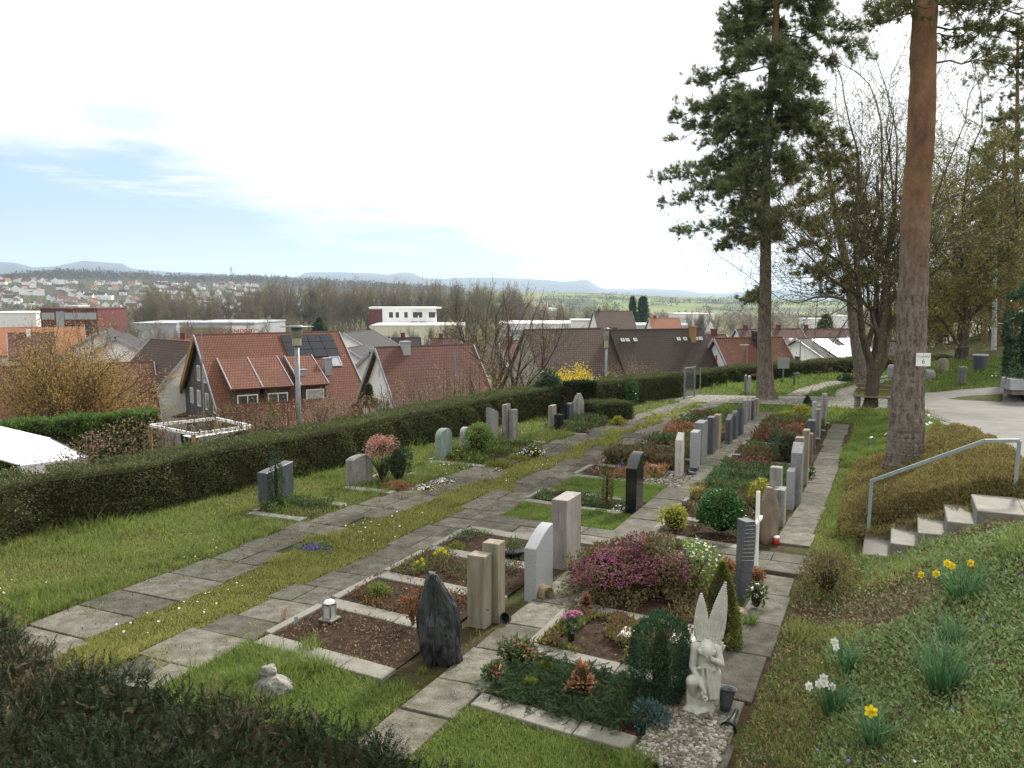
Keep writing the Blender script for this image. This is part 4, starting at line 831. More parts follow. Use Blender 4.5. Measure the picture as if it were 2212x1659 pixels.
def wing(side):
    g = Geo()
    if side < 0: base, tip, wd_ = np.array((-.035,.06,.70)), np.array((-.05,.09,1.15)), .066
    else: base, tip, wd_ = np.array((.07,.06,.68)), np.array((.172,.1,1.275)), .078
    ax = tip-base; Lw = np.linalg.norm(ax); ax /= Lw; out = np.cross(ax, (0,1.0,0)); out /= np.linalg.norm(out); out *= 1 if out[0] > 0 else -1
    def P_(t, s): return base+ax*Lw*t+out*s
    w = lambda t: wd_*np.interp(t, [0,.12,.35,.6,.8,1], [.6,1.0,1.0,.78,.46,.06])
    n = 26; 
    for i in range(n):
        t = i/(n-1); c = P_(t, 0); capsule(g, P_(t,-w(t)*.9), P_(t, w(t)*.9+.001), .012*(1-.5*t)+.004, .012*(1-.5*t)+.004, 8)
    for row, (t0, t1, m) in enumerate(((.45,1.0,7),(.2,.62,6),(.05,.4,5))):       # layered feathers
        for k in range(m):
            s = -1+2*k/(m-1); a_ = P_(t0-.05, s*w(t0)*.75); b_ = P_(t1-.12*abs(s)-.02*k, s*w(t1-.12*abs(s))*.9); off = np.array((0,-.012-.006*row,0)); capsule(g, a_+off*.7, b_+off*.9, .0095, .0055, 8)
    for k in range(9): t = .12+k*.075; capsule(g, P_(t, w(t)*.98*side), P_(t+.07, w(t+.07)*.96*side), .011, .01, 8)
    if side > 0:
        for k in range(5): capsule(g, (.105+.018*k,.06,.78-.03*k), (.13+.006*k,.05,.6+.03*(4-k)), .014, .01, 8)
    fuse(g, 'wing', m_angel, A_, .0042, 1)
wing(-1); wing(1)
# ------------------------------------------------------------------ plants
def pos_of(px, py): 
    p = RM(px, py); return p
def ellipsoid_pts(n, r, form):
    d = rdir(n); 
    if form in ('ball', 'low'): d[:,2] = np.where(d[:,2] < -.55, -d[:,2]*.6, d[:,2])
    k = rng.random(n)**.33*.45+.55
    if form == 'mound': d[:,2] = np.abs(d[:,2]); p = d*k[:,None]*np.array((r[0], r[1], r[2])); nn = d.copy(); return p, nn
    if form == 'cone':
        t = rng.random(n)**1.25; a = rng.random(n)*6.283; rr = (1-t)**.75*np.clip(t*9+.55, 0, 1)*k; p = np.c_[np.cos(a)*rr*r[0], np.sin(a)*rr*r[1], t*2*r[2]]; return p, np.c_[np.cos(a), np.sin(a), np.full(n, .45)]
    if form == 'column':
        t = rng.random(n); a = rng.random(n)*6.283; rr = np.interp(t, [0,.1,.4,.75,.92,1], [.55,.72,.95,1,.75,.15])*k; p = np.c_[np.cos(a)*rr*r[0], np.sin(a)*rr*r[1], t*2*r[2]]; return p, np.c_[np.cos(a), np.sin(a), np.full(n, .7)+2*(t > .9)]
    p = d*k[:,None]*np.array(r); p[:,2] += r[2]; return p, d
def shrub(name, label, px, py, wpx, hpx, mat, leaf=.05, n=1500, form='ball', bl=None, cat='shrub', wr=.45, lump=.25, group=None, twigs=0, deep=1.0, core=True, p=None, loose=.7, stem=0):
    p = pos_of(px, py) if p is None else np.asarray(p); s = depth(p)/F; w = wpx*s; h = hpx*s*1.02; r = (w/2, w/2*deep, h/2 if form != 'mound' else h*.95)
    if form == 'mound': h = max(.03, h-w/2*deep*.38); r = (w/2, w/2*deep, h)
    root = thing(name, label, cat, tuple(p), 0, group); g = Geo(); q, nn = ellipsoid_pts(n, r, form); sc = max(r)
    lm = 1+lump*2*(vnoise(q/sc*2.1+sum(map(ord, label)) % 50)-.5)+lump*(vnoise(q/sc*5.5+3)-.5); q = q*np.c_[lm, lm, 1+(lm-1)*.6]; q[:,2] += stem
    cut = vnoise(q/sc*3.3+11) > .27; q, nn = q[cut], nn[cut]; m = len(q)
    leaves(g, q, nn*loose+rng.normal(size=(m, 3))*.6+np.array((0,0,.25)), leaf*rng.uniform(.6, 1.4, m), leaf*wr)
    g.build('foliage', mat, root)
    if core and not twigs:
        ck = .28 if form == 'column' else .62; g = Geo(); ell(g, (0,0,(r[2] if form != 'mound' else r[2]*.2)+stem), (r[0]*ck, r[1]*ck, r[2]*(.78 if form != 'mound' else .62))); g.build('dark_core', m_hedgec, root)  # solid dark ellipsoid as core, inner shade put into its colour
    if stem: g = Geo(); g.tube([(0,0,-.05),(.01,0,stem*.5),(0,.01,stem+.1)], [.03,.022,.02], 6); g.build('stem', m_bark, root)
    if twigs:
        g = Geo()
        for _ in range(twigs):
            a = rng.random()*6.283; e = np.array((math.cos(a)*r[0], math.sin(a)*r[1], 0))*rng.uniform(.3, 1)+np.array((0,0,h*rng.uniform(.55, 1.05)))
            g.tube([np.zeros(3)+np.array((math.cos(a), math.sin(a), 0))*.02, e*np.array((.45,.45,.55)), e], [.007*s*130, .005*s*130, .002*s*130], 4, 0, False)
        g.build('twigs', m_twig, root)
    if bl:
        mb, nb, rb, top = bl; g = Geo(); q2, n3 = ellipsoid_pts(nb*3, r, form); lm = 1+lump*2*(vnoise(q2/sc*2.1+sum(map(ord, label)) % 50)-.5)+lump*(vnoise(q2/sc*5.5+3)-.5); q2 = q2*np.c_[lm, lm, 1+(lm-1)*.6]*1.03
        kk = (q2[:,2] > h*top) & (vnoise(q2/sc*2.6+30) > .42); q2 = q2[kk][:nb]; n3 = n3[kk][:nb]
        t = np.array([(math.cos(a)*r_, math.sin(a)*r_, z_) for a, r_, z_ in [(i*math.pi/5, 1 if i % 2 == 0 else .55, .15 if i % 2 == 0 else 0) for i in range(10)]])
        q2[:,2] += stem
        g.scatter(t, [tuple(range(10))], q2, frames(n3+np.array((0,-.2,.5))), rb*rng.uniform(.6, 1.3, len(q2))); g.build('blossoms', mb, root)
    return root
def tuft(name, label, px, py, wpx, hpx, mat, n=60, flowers=(), fmat=None, fmat2=None, cat='plant', group=None, fr=.035, wl=.011):
    p = pos_of(px, py); s = depth(p)/F; w = wpx*s/2; h = hpx*s*1.05; root = thing(name, label, cat, tuple(p), 0, group); g = Geo()
    a = rng.random(n)*6.283; b = np.c_[np.cos(a), np.sin(a), np.zeros(n)]*(rng.random(n)**.5*w*.35)[:,None]; d = np.c_[np.cos(a)*w*1.1, np.sin(a)*w*1.1, np.full(n, h*1.25)]*rng.uniform(.5, 1.0, (n, 1)); d[:,:2] *= rng.uniform(.15, 1, (n, 1))
    blades(g, b, d, np.linalg.norm(d, axis=1), wl*rng.uniform(.7, 1.3, n)); g.build('leaves', mat, root)
    for (fx, fy) in flowers:                       # six petals round a trumpet, on a stalk
        top = AT(fx, fy, p[1]+rng.uniform(-.05, .05))-p; g = Geo(); top = np.array(top)
        face = np.array((-.25+rng.uniform(-.6, .6), -1.0, .15+rng.uniform(-.2, .3))); face /= np.linalg.norm(face)
        g.tube([(top[0]*.2, top[1]*.2, 0), top*np.array((.7,.7,.6)), top+np.array((0,0,.01))-face*.012], [.004,.0035,.003], 5, 0)
        Fm = frames(face[None], False)[0]; pet = np.array([(0,.006,0),(-.42,.45,.1),(-.2,.85,.14),(0,1.0,.1),(.2,.85,.14),(.42,.45,.1)])
        for k in range(6):
            an = k*math.pi/3+rng.uniform(-.1, .1); ca, sa = math.cos(an), math.sin(an); v = np.c_[pet[:,0]*ca-pet[:,1]*sa, pet[:,0]*sa+pet[:,1]*ca, pet[:,2]]*fr*1.25
            g.polys(v@Fm.T+top, [list(range(6))], 1)
        th = np.arange(9)*2*math.pi/9; rg = [(.3,0),(.32,.35),(.45,.75)]
        v = np.concatenate([np.c_[np.cos(th)*r_*fr, np.sin(th)*r_*fr, np.full(9, z_*fr)] for r_, z_ in rg])@Fm.T+top
        g.add(v, [(i*9+j, i*9+(j+1) % 9, i*9+9+(j+1) % 9, i*9+9+j) for i in range(2) for j in range(9)], 2)
        g.build('flower', [m_dleaf, fmat or m_yel, fmat2 or m_yel], root)
    return root
m_cream = ML('cream petals', [(.6,.56,.35),(.75,.72,.55),(.8,.78,.68)], .5, .3, 3, gain=1)
m_conf = ML('dark conifer needles', [(.012,.028,.014),(.025,.055,.025),(.05,.09,.04)], .5, .2, 4)
m_gold = ML('gold green leaves', [(.09,.1,.015),(.2,.2,.03),(.36,.33,.06)], .55, .35, 3)
m_holly = ML('holly leaves', [(.012,.045,.012),(.03,.085,.02),(.07,.14,.035)], .25, .15, 3, .55)
m_lime2 = ML('fresh green leaves', [(.05,.09,.02),(.1,.16,.035),(.19,.26,.07)], .45, .35, 3)
m_pinkb = ML('pink buds twigs', [(.16,.075,.06),(.27,.14,.12),(.38,.24,.2)], .7, .3, 3)
m_redp = ML('red petals', [(.25,.02,.025),(.4,.05,.06),(.48,.14,.13)], .5, .25, 3, gain=1)
m_mum = ML('pink petals', [(.4,.12,.28),(.58,.25,.42),(.7,.45,.58)], .5, .3, 3, gain=1)
m_blue = ML('violet petals', [(.1,.06,.3),(.2,.12,.45),(.34,.24,.6)], .5, .3, 3, gain=1)
m_mixp = ML('pansy petals', [(.8,.8,.76),(.75,.6,.06),(.8,.8,.72),(.12,.08,.35)], .5, .25, 30, amt=.1, gain=1)
m_blueg = ML('blue green juniper', [(.02,.045,.04),(.045,.085,.075),(.09,.14,.125)], .5, .2, 3)
S = shrub
S('heather_bush', 'big magenta flowering heather cushion on the overgrown grave', 1352, 1335, 300, 150, c_heath, .055, 9000, 'mound', (c_pink, 4600, .014, .3), deep=.72, lump=.36, p=W(10.98, -3.2, .04))
S('shrub', 'loose olive shrub with yellow and white blooms behind the magenta heather', 1492, 1285, 125, 118, m_lime2, .05, 1500, 'ball', (m_mixp, 120, .022, .5), twigs=26, loose=.4)
S('small_conifer', 'small rusty dwarf conifer left of the magenta heather', 1266, 1321, 27, 36, c_rust, .05, 420, 'cone')
S('dry_bunch', 'tan dried flower bunch between the white plates and the heather', 1336, 1345, 56, 26, m_mulch, .05, 420, 'mound', cat='dried flowers')
S('yew_shrub', 'dark round topped dwarf yew left of the angel', 1425, 1522, 128, 180, m_conf, .045, 12500, 'column', wr=.22, lump=.16)
S('juniper', 'low blue green juniper below the dark dwarf yew', 1398, 1566, 92, 62, m_blueg, .05, 1500, 'mound', wr=.22)
for (x, y, w, h), t in zip(((1142,1496,52,38),(1175,1455,42,30),(1324,1513,48,30),(983,1190,48,24)), ('largest moss green cushion on the fir covered grave','moss green cushion behind the largest one','moss green cushion near the dark dwarf yew','yellow green cushion by the paired sandstone steles')):
    S('cushion_plant', t, x, y, w, h, c_moss, .03, 1100, 'mound', wr=.3, cat='plant', group='round green cushions')
S('skimmia', 'small skimmia with coral red clusters at the grave corner', 1066, 1480, 46, 40, c_green, .06, 260, 'ball', (m_redp, 55, .016, .4), cat='plant')
S('skimmia', 'larger red budded skimmia left of the paved path', 1116, 1438, 86, 54, c_green, .06, 420, 'ball', (m_redp, 90, .016, .45), cat='plant')
S('dry_arrangement', 'brown dried cones and twigs arrangement on the fir sprigs', 1257, 1510, 62, 78, c_rust, .07, 520, 'cone', cat='dried flowers', lump=.4)
S('thuja', 'yellow green conical thuja right behind the angel', 1556, 1398, 96, 180, ML('thuja sprays', [(.04,.06,.012),(.09,.11,.02),(.16,.17,.04)], .6, .25, 4), .045, 7000, 'cone', wr=.4, lump=.14)
S('hellebore', 'dark leaved hellebore with white blooms at the path edge', 1633, 1318, 36, 58, c_green, .06, 220, 'ball', (m_white, 26, .03, .5), cat='plant')
S('dry_plant', 'rust coloured dry cushion left of the carved stone', 1570, 1250, 34, 40, c_rust, .05, 500, 'ball', cat='plant')
S('dry_plant', 'rust coloured dry cushion right of the carved stone', 1634, 1262, 30, 32, c_rust, .05, 420, 'ball', cat='plant')
tuft('grass_tuft', 'bright green grass tuft beside the thuja and the slab path', 1620, 1352, 46, 22, m_grassf, 120)
S('dwarf_conifer', 'bright green feathery dwarf plant on the reddish grave', 817, 1294, 52, 40, m_grassf, .06, 700, 'mound', wr=.2, cat='plant')
rose = thing('rose_bush', 'red leaved rose bush left of the black slate', 'shrub', tuple(G(892, 1358)))
g = Geo(); gl = Geo()
for k in range(20):
    a = rng.random()*6.28; e = np.array((math.cos(a)*rng.uniform(.05, .27), math.sin(a)*rng.uniform(.05, .2), rng.uniform(.3, .68))); pts = np.array([e*t*np.array((t, t, 1))+np.array((math.sin(t*7+k)*.015, 0, 0)) for t in np.linspace(0, 1, 6)]); g.tube(pts, np.linspace(.008, .003, 6), 5, 0, False)
    for m_ in range(15): q = pts[rng.integers(2, 6)]; leaves(gl, (q+rng.normal(size=3)*.02)[None], rdir(1, .3), .038, .024)
g.build('stems', M('rose stems', [(.09,.06,.035),(.16,.11,.06)], 8, .8, .2, 0), rose); gl.build('leaves', ML('rose leaves', [(.1,.03,.02),(.2,.07,.03),(.15,.13,.04)], .5, .3, 5), rose)
tuft('daffodils', 'front clump of small yellow daffodils behind the rose bush', 908, 1240, 40, 30, m_grassf, 60, [(893,1222),(902,1214),(908,1227),(915,1219),(899,1230),(912,1208),(905,1236)], cat='flowers', fr=.024)
tuft('daffodils', 'rear clump of yellow daffodils left of the sandstone pair', 955, 1216, 44, 30, m_grassf, 60, [(940,1196),(948,1190),(955,1186),(962,1192),(968,1199),(952,1201),(945,1206)], cat='flowers', fr=.026)
tuft('dry_twig_plant', 'small reddish twig plant at the slab edge by the bare grave', 612, 1346, 30, 36, c_rust, 26, wl=.006)
# second block of the right row
S('gold_shrub', 'gold green dwarf shrub in front of the round holly', 1455, 1150, 64, 56, m_gold, .045, 1400, 'ball')
S('holly', 'round glossy holly bush in the right row', 1557, 1160, 100, 98, m_holly, .055, 5200, 'ball', lump=.1, wr=.55)
S('primrose', 'red primroses between the gold shrub and the holly', 1500, 1148, 24, 16, c_green, .05, 140, 'mound', (m_redp, 22, .03, .3), cat='flowers')
S('variegated_shrub', 'yellow variegated shrub behind the brown rock', 1645, 1106, 52, 66, m_gold, .055, 1300, 'ball', twigs=10)
tuft('ornamental_grass', 'yellowish ornamental grass clump behind the gold shrub', 1504, 1078, 44, 28, m_gold, 160, wl=.009)
S('heather', 'small magenta heather edging in the right row', 1522, 1054, 54, 18, c_heath, .05, 500, 'mound', (c_pink, 420, .022, .2))
tuft('narcissus', 'blue green narcissus leaves with pale buds in the right row', 1552, 1040, 52, 32, m_dleaf, 160, cat='plant')
S('dwarf_pine', 'dark rounded dwarf pine on the mixed grave', 1630, 1019, 34, 24, m_conf, .06, 600, 'mound', wr=.22)
S('dark_shrub', 'low dark shrub left of the concrete blocks', 1656, 1052, 44, 28, m_conf, .06, 700, 'mound')
S('prostrate_pine', 'irregular dark pine leaning left of the tall grey stone', 1698, 1004, 52, 76, m_conf, .09, 1700, 'ball', wr=.22, lump=.55)
S('white_flowers', 'white flower patch on the reddish far grave', 1678, 934, 24, 15, c_green, .05, 120, 'mound', (m_white, 70, .045, .2), cat='flowers')
S('yellow_shrub', 'yellow leaved shrub at the far end of the right row', 1696, 905, 42, 24, m_gold, .07, 900, 'mound')
S('yellow_shrub', 'taller yellowish twiggy shrub before the last pillar', 1732, 906, 42, 30, m_gold, .07, 900, 'ball', twigs=14)
S('brown_heather', 'broad brown heather below the yellow shrubs', 1716, 946, 62, 40, c_rust, .07, 1500, 'mound')
S('small_spruce', 'small dark spruce beside the far end of the right row', 1744, 888, 18, 34, m_conf, .09, 420, 'cone')
S('white_flowers', 'white bloom with dark leaves behind the right row stones', 1745, 1036, 26, 28, c_green, .06, 260, 'ball', (m_white, 30, .03, .3), cat='flowers')
# grave of the black stone and its neighbours
S('dwarf_shrub', 'dark grey green cushion left of the black polished stone', 1213, 1080, 40, 26, c_heath, .05, 700, 'mound')
S('yellow_violas', 'few yellow violas beside the dark cushion', 1252, 1072, 22, 12, c_green, .04, 80, 'mound', (m_yel, 30, .022, .2), cat='flowers')
S('dwarf_shrub', 'green cushion before the thin columnar conifer', 1279, 1097, 38, 24, c_green, .05, 700, 'mound')
S('columnar_conifer', 'thin brownish columnar conifer left of the black stone', 1311, 1102, 21, 86, ML('bronze conifer', [(.04,.045,.012),(.09,.08,.025),(.14,.12,.045)], .6, .25, 4), .055, 1300, 'column', wr=.3)
S('white_violas', 'white and lilac violas at the foot of the black stone', 1337, 1107, 34, 20, c_green, .05, 160, 'mound', (m_white, 60, .025, .2), cat='flowers')
S('cushion_plant', 'yellow green cushion beside the white gravel', 1408, 1036, 28, 15, c_moss, .05, 420, 'mound', cat='plant')
S('violet_flowers', 'violet and white flowers at the left edge of the rusty grave', 1344, 1014, 24, 18, c_green, .06, 160, 'mound', (m_blue, 50, .03, .2), cat='flowers')
# along the hedge
S('slim_yew', 'thin dark columnar yew in front of the grey slab', 598, 1104, 29, 116, m_conf, .06, 1500, 'column', wr=.25, lump=.2)
S('weeping_shrub', 'pink budded grafted weeping shrub before the bowed slab', 826, 1042, 66, 60, m_pinkb, .06, 1300, 'ball', twigs=60, stem=.42)
S('dark_conifer', 'dark dense conifer right of the weeping shrub', 860, 1044, 58, 82, m_conf, .06, 2200, 'ball', wr=.3)
S('rusty_heather', 'rust orange heather cushion on the pansy grave', 856, 1058, 60, 28, c_rust, .05, 1200, 'mound')
S('pansies', 'white and yellow pansies beside the rusty heather', 915, 1058, 48, 20, c_green, .04, 260, 'mound', (m_mixp, 170, .024, .1), cat='flowers')
S('pansies', 'violet and yellow pansies at the slab path', 958, 1044, 52, 20, c_green, .04, 260, 'mound', (m_mixp, 170, .024, .1), cat='flowers')
S('yellow_violas', 'yellow violas in front of the green veined stone', 989, 993, 40, 26, c_green, .05, 300, 'mound', (m_yel, 110, .026, .2), cat='flowers')
S('primrose', 'red primroses before the green veined stone', 984, 999, 40, 9, c_green, .04, 60, 'mound', (m_redp, 26, .035, .1), cat='flowers')
S('round_shrub', 'round light green variegated shrub beside the slanting stone', 1035, 988, 68, 72, m_lime2, .055, 3000, 'ball', lump=.1)
S('sedum_mound', 'yellow green sedum mound at the edge of the slab path', 1078, 1008, 72, 22, c_moss, .05, 900, 'mound', cat='plant')
S('sedum_mound', 'second low sedum mound nearer the far end of the wide grave', 1118, 994, 54, 17, c_moss, .05, 700, 'mound', cat='plant')
S('pansies', 'blue and white pansies round a dark cushion on the wide grave', 1148, 984, 62, 34, c_green, .05, 700, 'mound', (m_mixp, 130, .026, .2), cat='flowers')
S('tall_conifer', 'tall dark conifer in front of the long hedge', 1184, 896, 62, 98, m_conf, .1, 2600, 'ball', wr=.3, lump=.22)
S('yellow_mound', 'yellow green dwarf shrub at the end of the box hedge', 1334, 920, 38, 26, m_gold, .06, 800, 'mound')
S('grey_green_shrub', 'grey green dwarf shrub in front of the hedge block', 1276, 912, 28, 22, m_blueg, .06, 600, 'mound')
S('box_column', 'clipped oval box column near the long hedge', 1364, 878, 28, 50, m_holly, .07, 1800, 'column', lump=.05)
S('flat_juniper', 'dark flat juniper on the far lawn under the hedge', 1828, 824, 34, 20, m_conf, .12, 700, 'mound', wr=.25)
S('rosemary', 'purple flowering squill patch on the strip between the paths', 682, 1190, 92, 22, m_dleaf, .05, 240, 'mound', (m_blue, 420, .013, .1), cat='flowers', core=False, deep=.35)
c1 = W(26.4, -9.35); c2_ = W(27.5, -9.75)
hedge('hedge_block', [G(1240,902)[:2], G(1291,898)[:2]], 1.12, .75, 9000, m_yew, 'tall clipped yew block behind the grey boulder', .07, .03, zfun=lambda x, y: x*0)
hedge('box_hedge', [G(1286,912)[:2], G(1370,907)[:2]], .55, 1.3, 12000, m_hedge, 'low clipped box hedge beside the yew block', .06, .04, zfun=lambda x, y: x*0)
# the bank on the right
tuft('daffodils', 'large daffodil clump with four yellow flowers near the stairs', 2080, 1300, 128, 80, m_dleaf, 150, [(2046,1217),(2055,1222),(2096,1216),(1989,1241),(2022,1239)], cat='flowers', fr=.036)
tuft('daffodils', 'tall flowerless daffodil clump on the right bank', 2036, 1510, 120, 130, m_dleaf, 170, cat='flowers')
tuft('daffodils', 'smaller flowerless daffodil clump behind the tall one', 2060, 1405, 70, 72, m_dleaf, 80, cat='flowers')
tuft('daffodils', 'daffodil clump with one white nodding flower', 1832, 1465, 66, 78, m_dleaf, 90, [(1803,1386),(1805,1397)], m_white, m_cream, cat='flowers', fr=.036)
tuft('daffodils', 'daffodil clump with several cream white flowers', 1800, 1552, 84, 84, m_dleaf, 110, [(1747,1482),(1779,1463),(1770,1477),(1797,1484),(1781,1475)], m_white, m_cream, cat='flowers', fr=.036)
tuft('daffodils', 'daffodil clump with one big yellow flower at the lower edge', 1888, 1628, 90, 96, m_dleaf, 100, [(1881,1536)], cat='flowers', fr=.046)
tuft('daffodils', 'thin young daffodil leaves at the right edge', 2162, 1560, 40, 62, m_dleaf, 26, cat='flowers')
S('bronze_shrub', 'bronze brown deciduous shrub at the foot of the stairs', 1785, 1287, 118, 104, m_brown, .032, 3200, 'ball', twigs=70, loose=.4, lump=.3)
q = rng.uniform((4.6, -.6), (13, 4.5), (260, 2)); q3 = Wn(q[:,0], q[:,1], 0); q3[:,2] = height(q3[:,0], q3[:,1])+.13; scatter_dots('periwinkle_flowers', q3[n2(q[:,0], q[:,1], .8, 1) > .5], m_blue, .016, 'tiny violet periwinkle flowers on the right bank')

# ------------------------------------------------------------------ things on and beside the graves
pebm = bmesh.new(); bmesh.ops.create_icosphere(pebm, subdivisions=1, radius=1); PV = np.array([v.co[:] for v in pebm.verts]); PF = np.array([[v.index for v in f.verts] for f in pebm.faces]); pebm.free()
def pebbles(label, u0, u1, v0, v1, n, r, z=.03):
    uu = rng.uniform(u0, u1, n); vv = rng.uniform(v0, v1, n); g = Geo(); q = Wn(uu-.1*(vv+4.5), vv, z+rng.uniform(0, .015, n)); rr = r*rng.uniform(.5, 1.5, n)
    g.scatter(PV, PF, q, frames(rdir(n, 2)), np.c_[rr*rng.uniform(.8, 1.4, n), rr, rr*.6]); return tag(g.build('gravel', m_peb, smooth=True), label, 'gravel', kind='stuff')
m_peb = ML('mixed pebbles', [(.09,.075,.055),(.19,.17,.13),(.36,.345,.31),(.14,.115,.08)], .75, 0, 40, .3, .1, gain=1)
pebbles('mixed brown and white pebbles round the angel statue', 7.05, 8.15, -1.98, -1.28, 2600, .021)
pebbles('white gravel at the foot of the cream stele', 17.3, 18.7, -5.5, -4.1, 900, .03)
for lab, pts in (('pale stone plate on the grave in front of the dwarf yew', [(1332,1374),(1350,1352),(1374,1358),(1366,1376)]), ('larger pale stone plate right of the dwarf yew', [(1444,1386),(1458,1356),(1500,1354),(1508,1384),(1480,1392)])):
    w3 = np.array([G(x, y, .13) for x, y in pts]); c = w3.mean(0); g = Geo(); n = len(w3); v = np.concatenate((w3-c, w3-c-np.array((0,0,.06)))); g.polys(v, [list(range(n))[::-1]]+[[i, (i+1) % n, n+(i+1) % n, n+i] for i in range(n)])
    o = g.build('stone_plate', m_lime, bevel=.006); o.location = tuple(c); tag(o, lab, 'stone plate')
m_glass = MP('lantern glass', (.5,.5,.46), .15, .6, 0, .1); m_chrome = M('polished steel', [(.5,.5,.5),(.65,.65,.65)], 20, .22, .6, 0, metal=.9)
ln = thing('grave_lantern', 'steel grave lantern with glass sides on the bare soil grave', 'lantern', tuple(G(712, 1338, .05)), ANG_U)
g = Geo(); g.box(-.1,.1,-.1,.1,0,.025); g.build('base_plate', m_kerb, ln, bevel=.004)
g = Geo(); g.box(-.05,.05,-.05,.05,.03,.2); g.build('glass', m_glass, ln)
g = Geo()
for sx in (-1, 1):
    for sy in (-1, 1): g.box(sx*.056-.008, sx*.056+.008, sy*.056-.008, sy*.056+.008, .02, .205)
g.box(-.066,.066,-.066,.066,.02,.035); g.build('posts', m_chrome, ln)
g = Geo(); g.lathe([(.0001,.26),(.03,.257),(.06,.243),(.082,.22),(.084,.2),(.07,.197)], 24); g.build('roof', m_chrome, ln, smooth=True)
l2 = thing('grave_lantern', 'small dark lantern with white roof on the rusty heather grave', 'lantern', tuple(G(1412, 1022, .05)), ANG_U)
g = Geo(); g.box(-.06,.06,-.06,.06,0,.15); g.build('body', m_dark, l2); g = Geo(); g.box(-.075,.075,-.075,.075,.153,.18); g.build('roof', m_silver, l2, bevel=.01)
l3 = thing('grave_lantern', 'small dark lantern with red candle in the right row', 'lantern', tuple(G(1590, 1002, .05)), ANG_U)
g = Geo()
for sx in (-1, 1):
    for sy in (-1, 1): g.box(sx*.07-.01, sx*.07+.01, sy*.07-.01, sy*.07+.01, 0, .2)
g.box(-.09,.09,-.09,.09,.2,.23); g.box(-.085,.085,-.085,.085,-.01,.015); g.build('frame', m_dark, l3); g = Geo(); g.lathe([(.0001,.02),(.045,.02),(.045,.13),(.0001,.135)], 12); g.build('candle', m_redp, l3)
gl_ = thing('grave_light', 'red grave candle with white lid beside the brown rock', 'candle', tuple(G(1677, 1176, .0)))
g = Geo(); g.lathe([(.0001,.0),(.045,.0),(.05,.02),(.05,.1),(.04,.11)], 16); g.build('red_cup', M('red plastic', [(.3,.02,.015),(.4,.04,.03)], 5, .3, .5, 0), gl_, smooth=True); g = Geo(); g.lathe([(.045,.11),(.047,.135),(.0001,.14)], 16); g.build('lid', m_white, gl_, smooth=True)
m_vase = M('dark green plastic', [(.01,.02,.015),(.02,.035,.026)], 6, .35, .5, 0); m_blk = M('black plastic', [(.006,.006,.007),(.012,.012,.013)], 6, .4, .45, 0)
def vase(label, p, axis, Ln=.26, r0=.02, r1=.075, mat=None, inner=None):
    t = thing('grave_vase', label, 'vase', tuple(p)); g = Geo(); pr = [(r0*.4,0),(r0,.01),(r0*1.3,Ln*.45),(r1*.8,Ln*.85),(r1,Ln),(r1*1.06,Ln*1.01),(r1*.9,Ln*.995),(r1*.7,Ln*.86),(r0*.9,Ln*.5),(.001,Ln*.45)]
    g.lathe(pr, 20); o = g.build('cup', mat or m_vase, t, smooth=True); o.rotation_euler = Vector(axis).to_track_quat('Z', 'X').to_euler(); return t
vase('green plastic cone vase lying open towards the path by the angel', G(1592, 1532, .07), (-.45, -.85, -.12), .34, .018, .075)
vase('dark vase standing right behind the angel pedestal', G(1566, 1535, .02), (.12, .1, 1), .22, .05, .09, m_dark)
vase('black cup vase lying beside the sandstone pair', G(1100, 1336, .05), (-.3, -.75, .35), .16, .035, .06, m_blk)
vase('dark vase tipped over at the foot of the leaning pale stone', G(1504, 1024, .05), (-.8, -.3, .2), .25, .03, .06, m_dark)
vase('small steel vase leaning at the rose granite block', G(1266, 1218, .06), (.35, .2, .8), .16, .02, .04, m_steel)
mv = thing('flower_vase', 'dark vase of pink chrysanthemums at the grave edge', 'flowers', tuple(G(1234, 1388)))
g = Geo(); g.lathe([(.001,0),(.035,0),(.045,.12),(.05,.2),(.04,.2)], 16); g.build('vase', m_vase, mv, smooth=True)
g = Geo(); k = 130; q = rng.normal(size=(k, 3))*np.array((.06,.06,.05))+np.array((0,0,.24)); leaves(g, q, rdir(k, .4), .07, .035); g.build('leaves', c_green, mv)
for k in range(7):
    a = k*2.4; c = np.array((math.cos(a)*.035*math.sqrt(k)*1.3, math.sin(a)*.05, .32+.03*math.cos(a))); g = Geo(); d = rdir(70); d[:,2] = np.abs(d[:,2])*.9; leaves(g, c+d*.016, d, .028, .018); g.build('flower', m_mum, mv)
bk = thing('wicker_basket', 'wicker log basket lying against the silver stone', 'basket', tuple(W(10.1, -4.16, .1)))
m_wick = M('wicker', [(.17,.12,.07),(.3,.23,.14),(.4,.32,.21)], 30, .9, .15, .8, .01)
g = Geo(); n = 26
for k in range(n):
    a = k*2*math.pi/n; c = np.array((math.cos(a)*.088, 0, math.sin(a)*.088)); g.tube([c+np.array((0,-.09,0)), c*1.04+np.array((0,0,0)), c+np.array((0,.09,0))], [.009,.0105,.009], 5)
g.build('staves', m_wick, bk)
for y in (-.07, .07): g = Geo(); th = np.linspace(0, 2*math.pi, 25); g.tube(np.c_[np.cos(th)*.1, np.full(25, y), np.sin(th)*.1], .008, 5); g.build('hoop', m_wick, bk)
g = Geo(); th = np.arange(20)*2*math.pi/20; g.polys(np.c_[np.cos(th)*.08, np.full(20, .06), np.sin(th)*.08], [list(range(20))]); g.build('lining', m_soil, bk); bk.rotation_euler = (0, 0, R(42))
bw = thing('plant_bowl', 'wide black bowl planted with heather on the grave', 'planter', tuple(G(1108, 1203, .04)))
g = Geo(); g.lathe([(.001,0),(.1,0),(.17,.07),(.2,.12),(.19,.12),(.15,.09),(.001,.09)], 24); g.build('bowl', m_blk, bw, smooth=True)
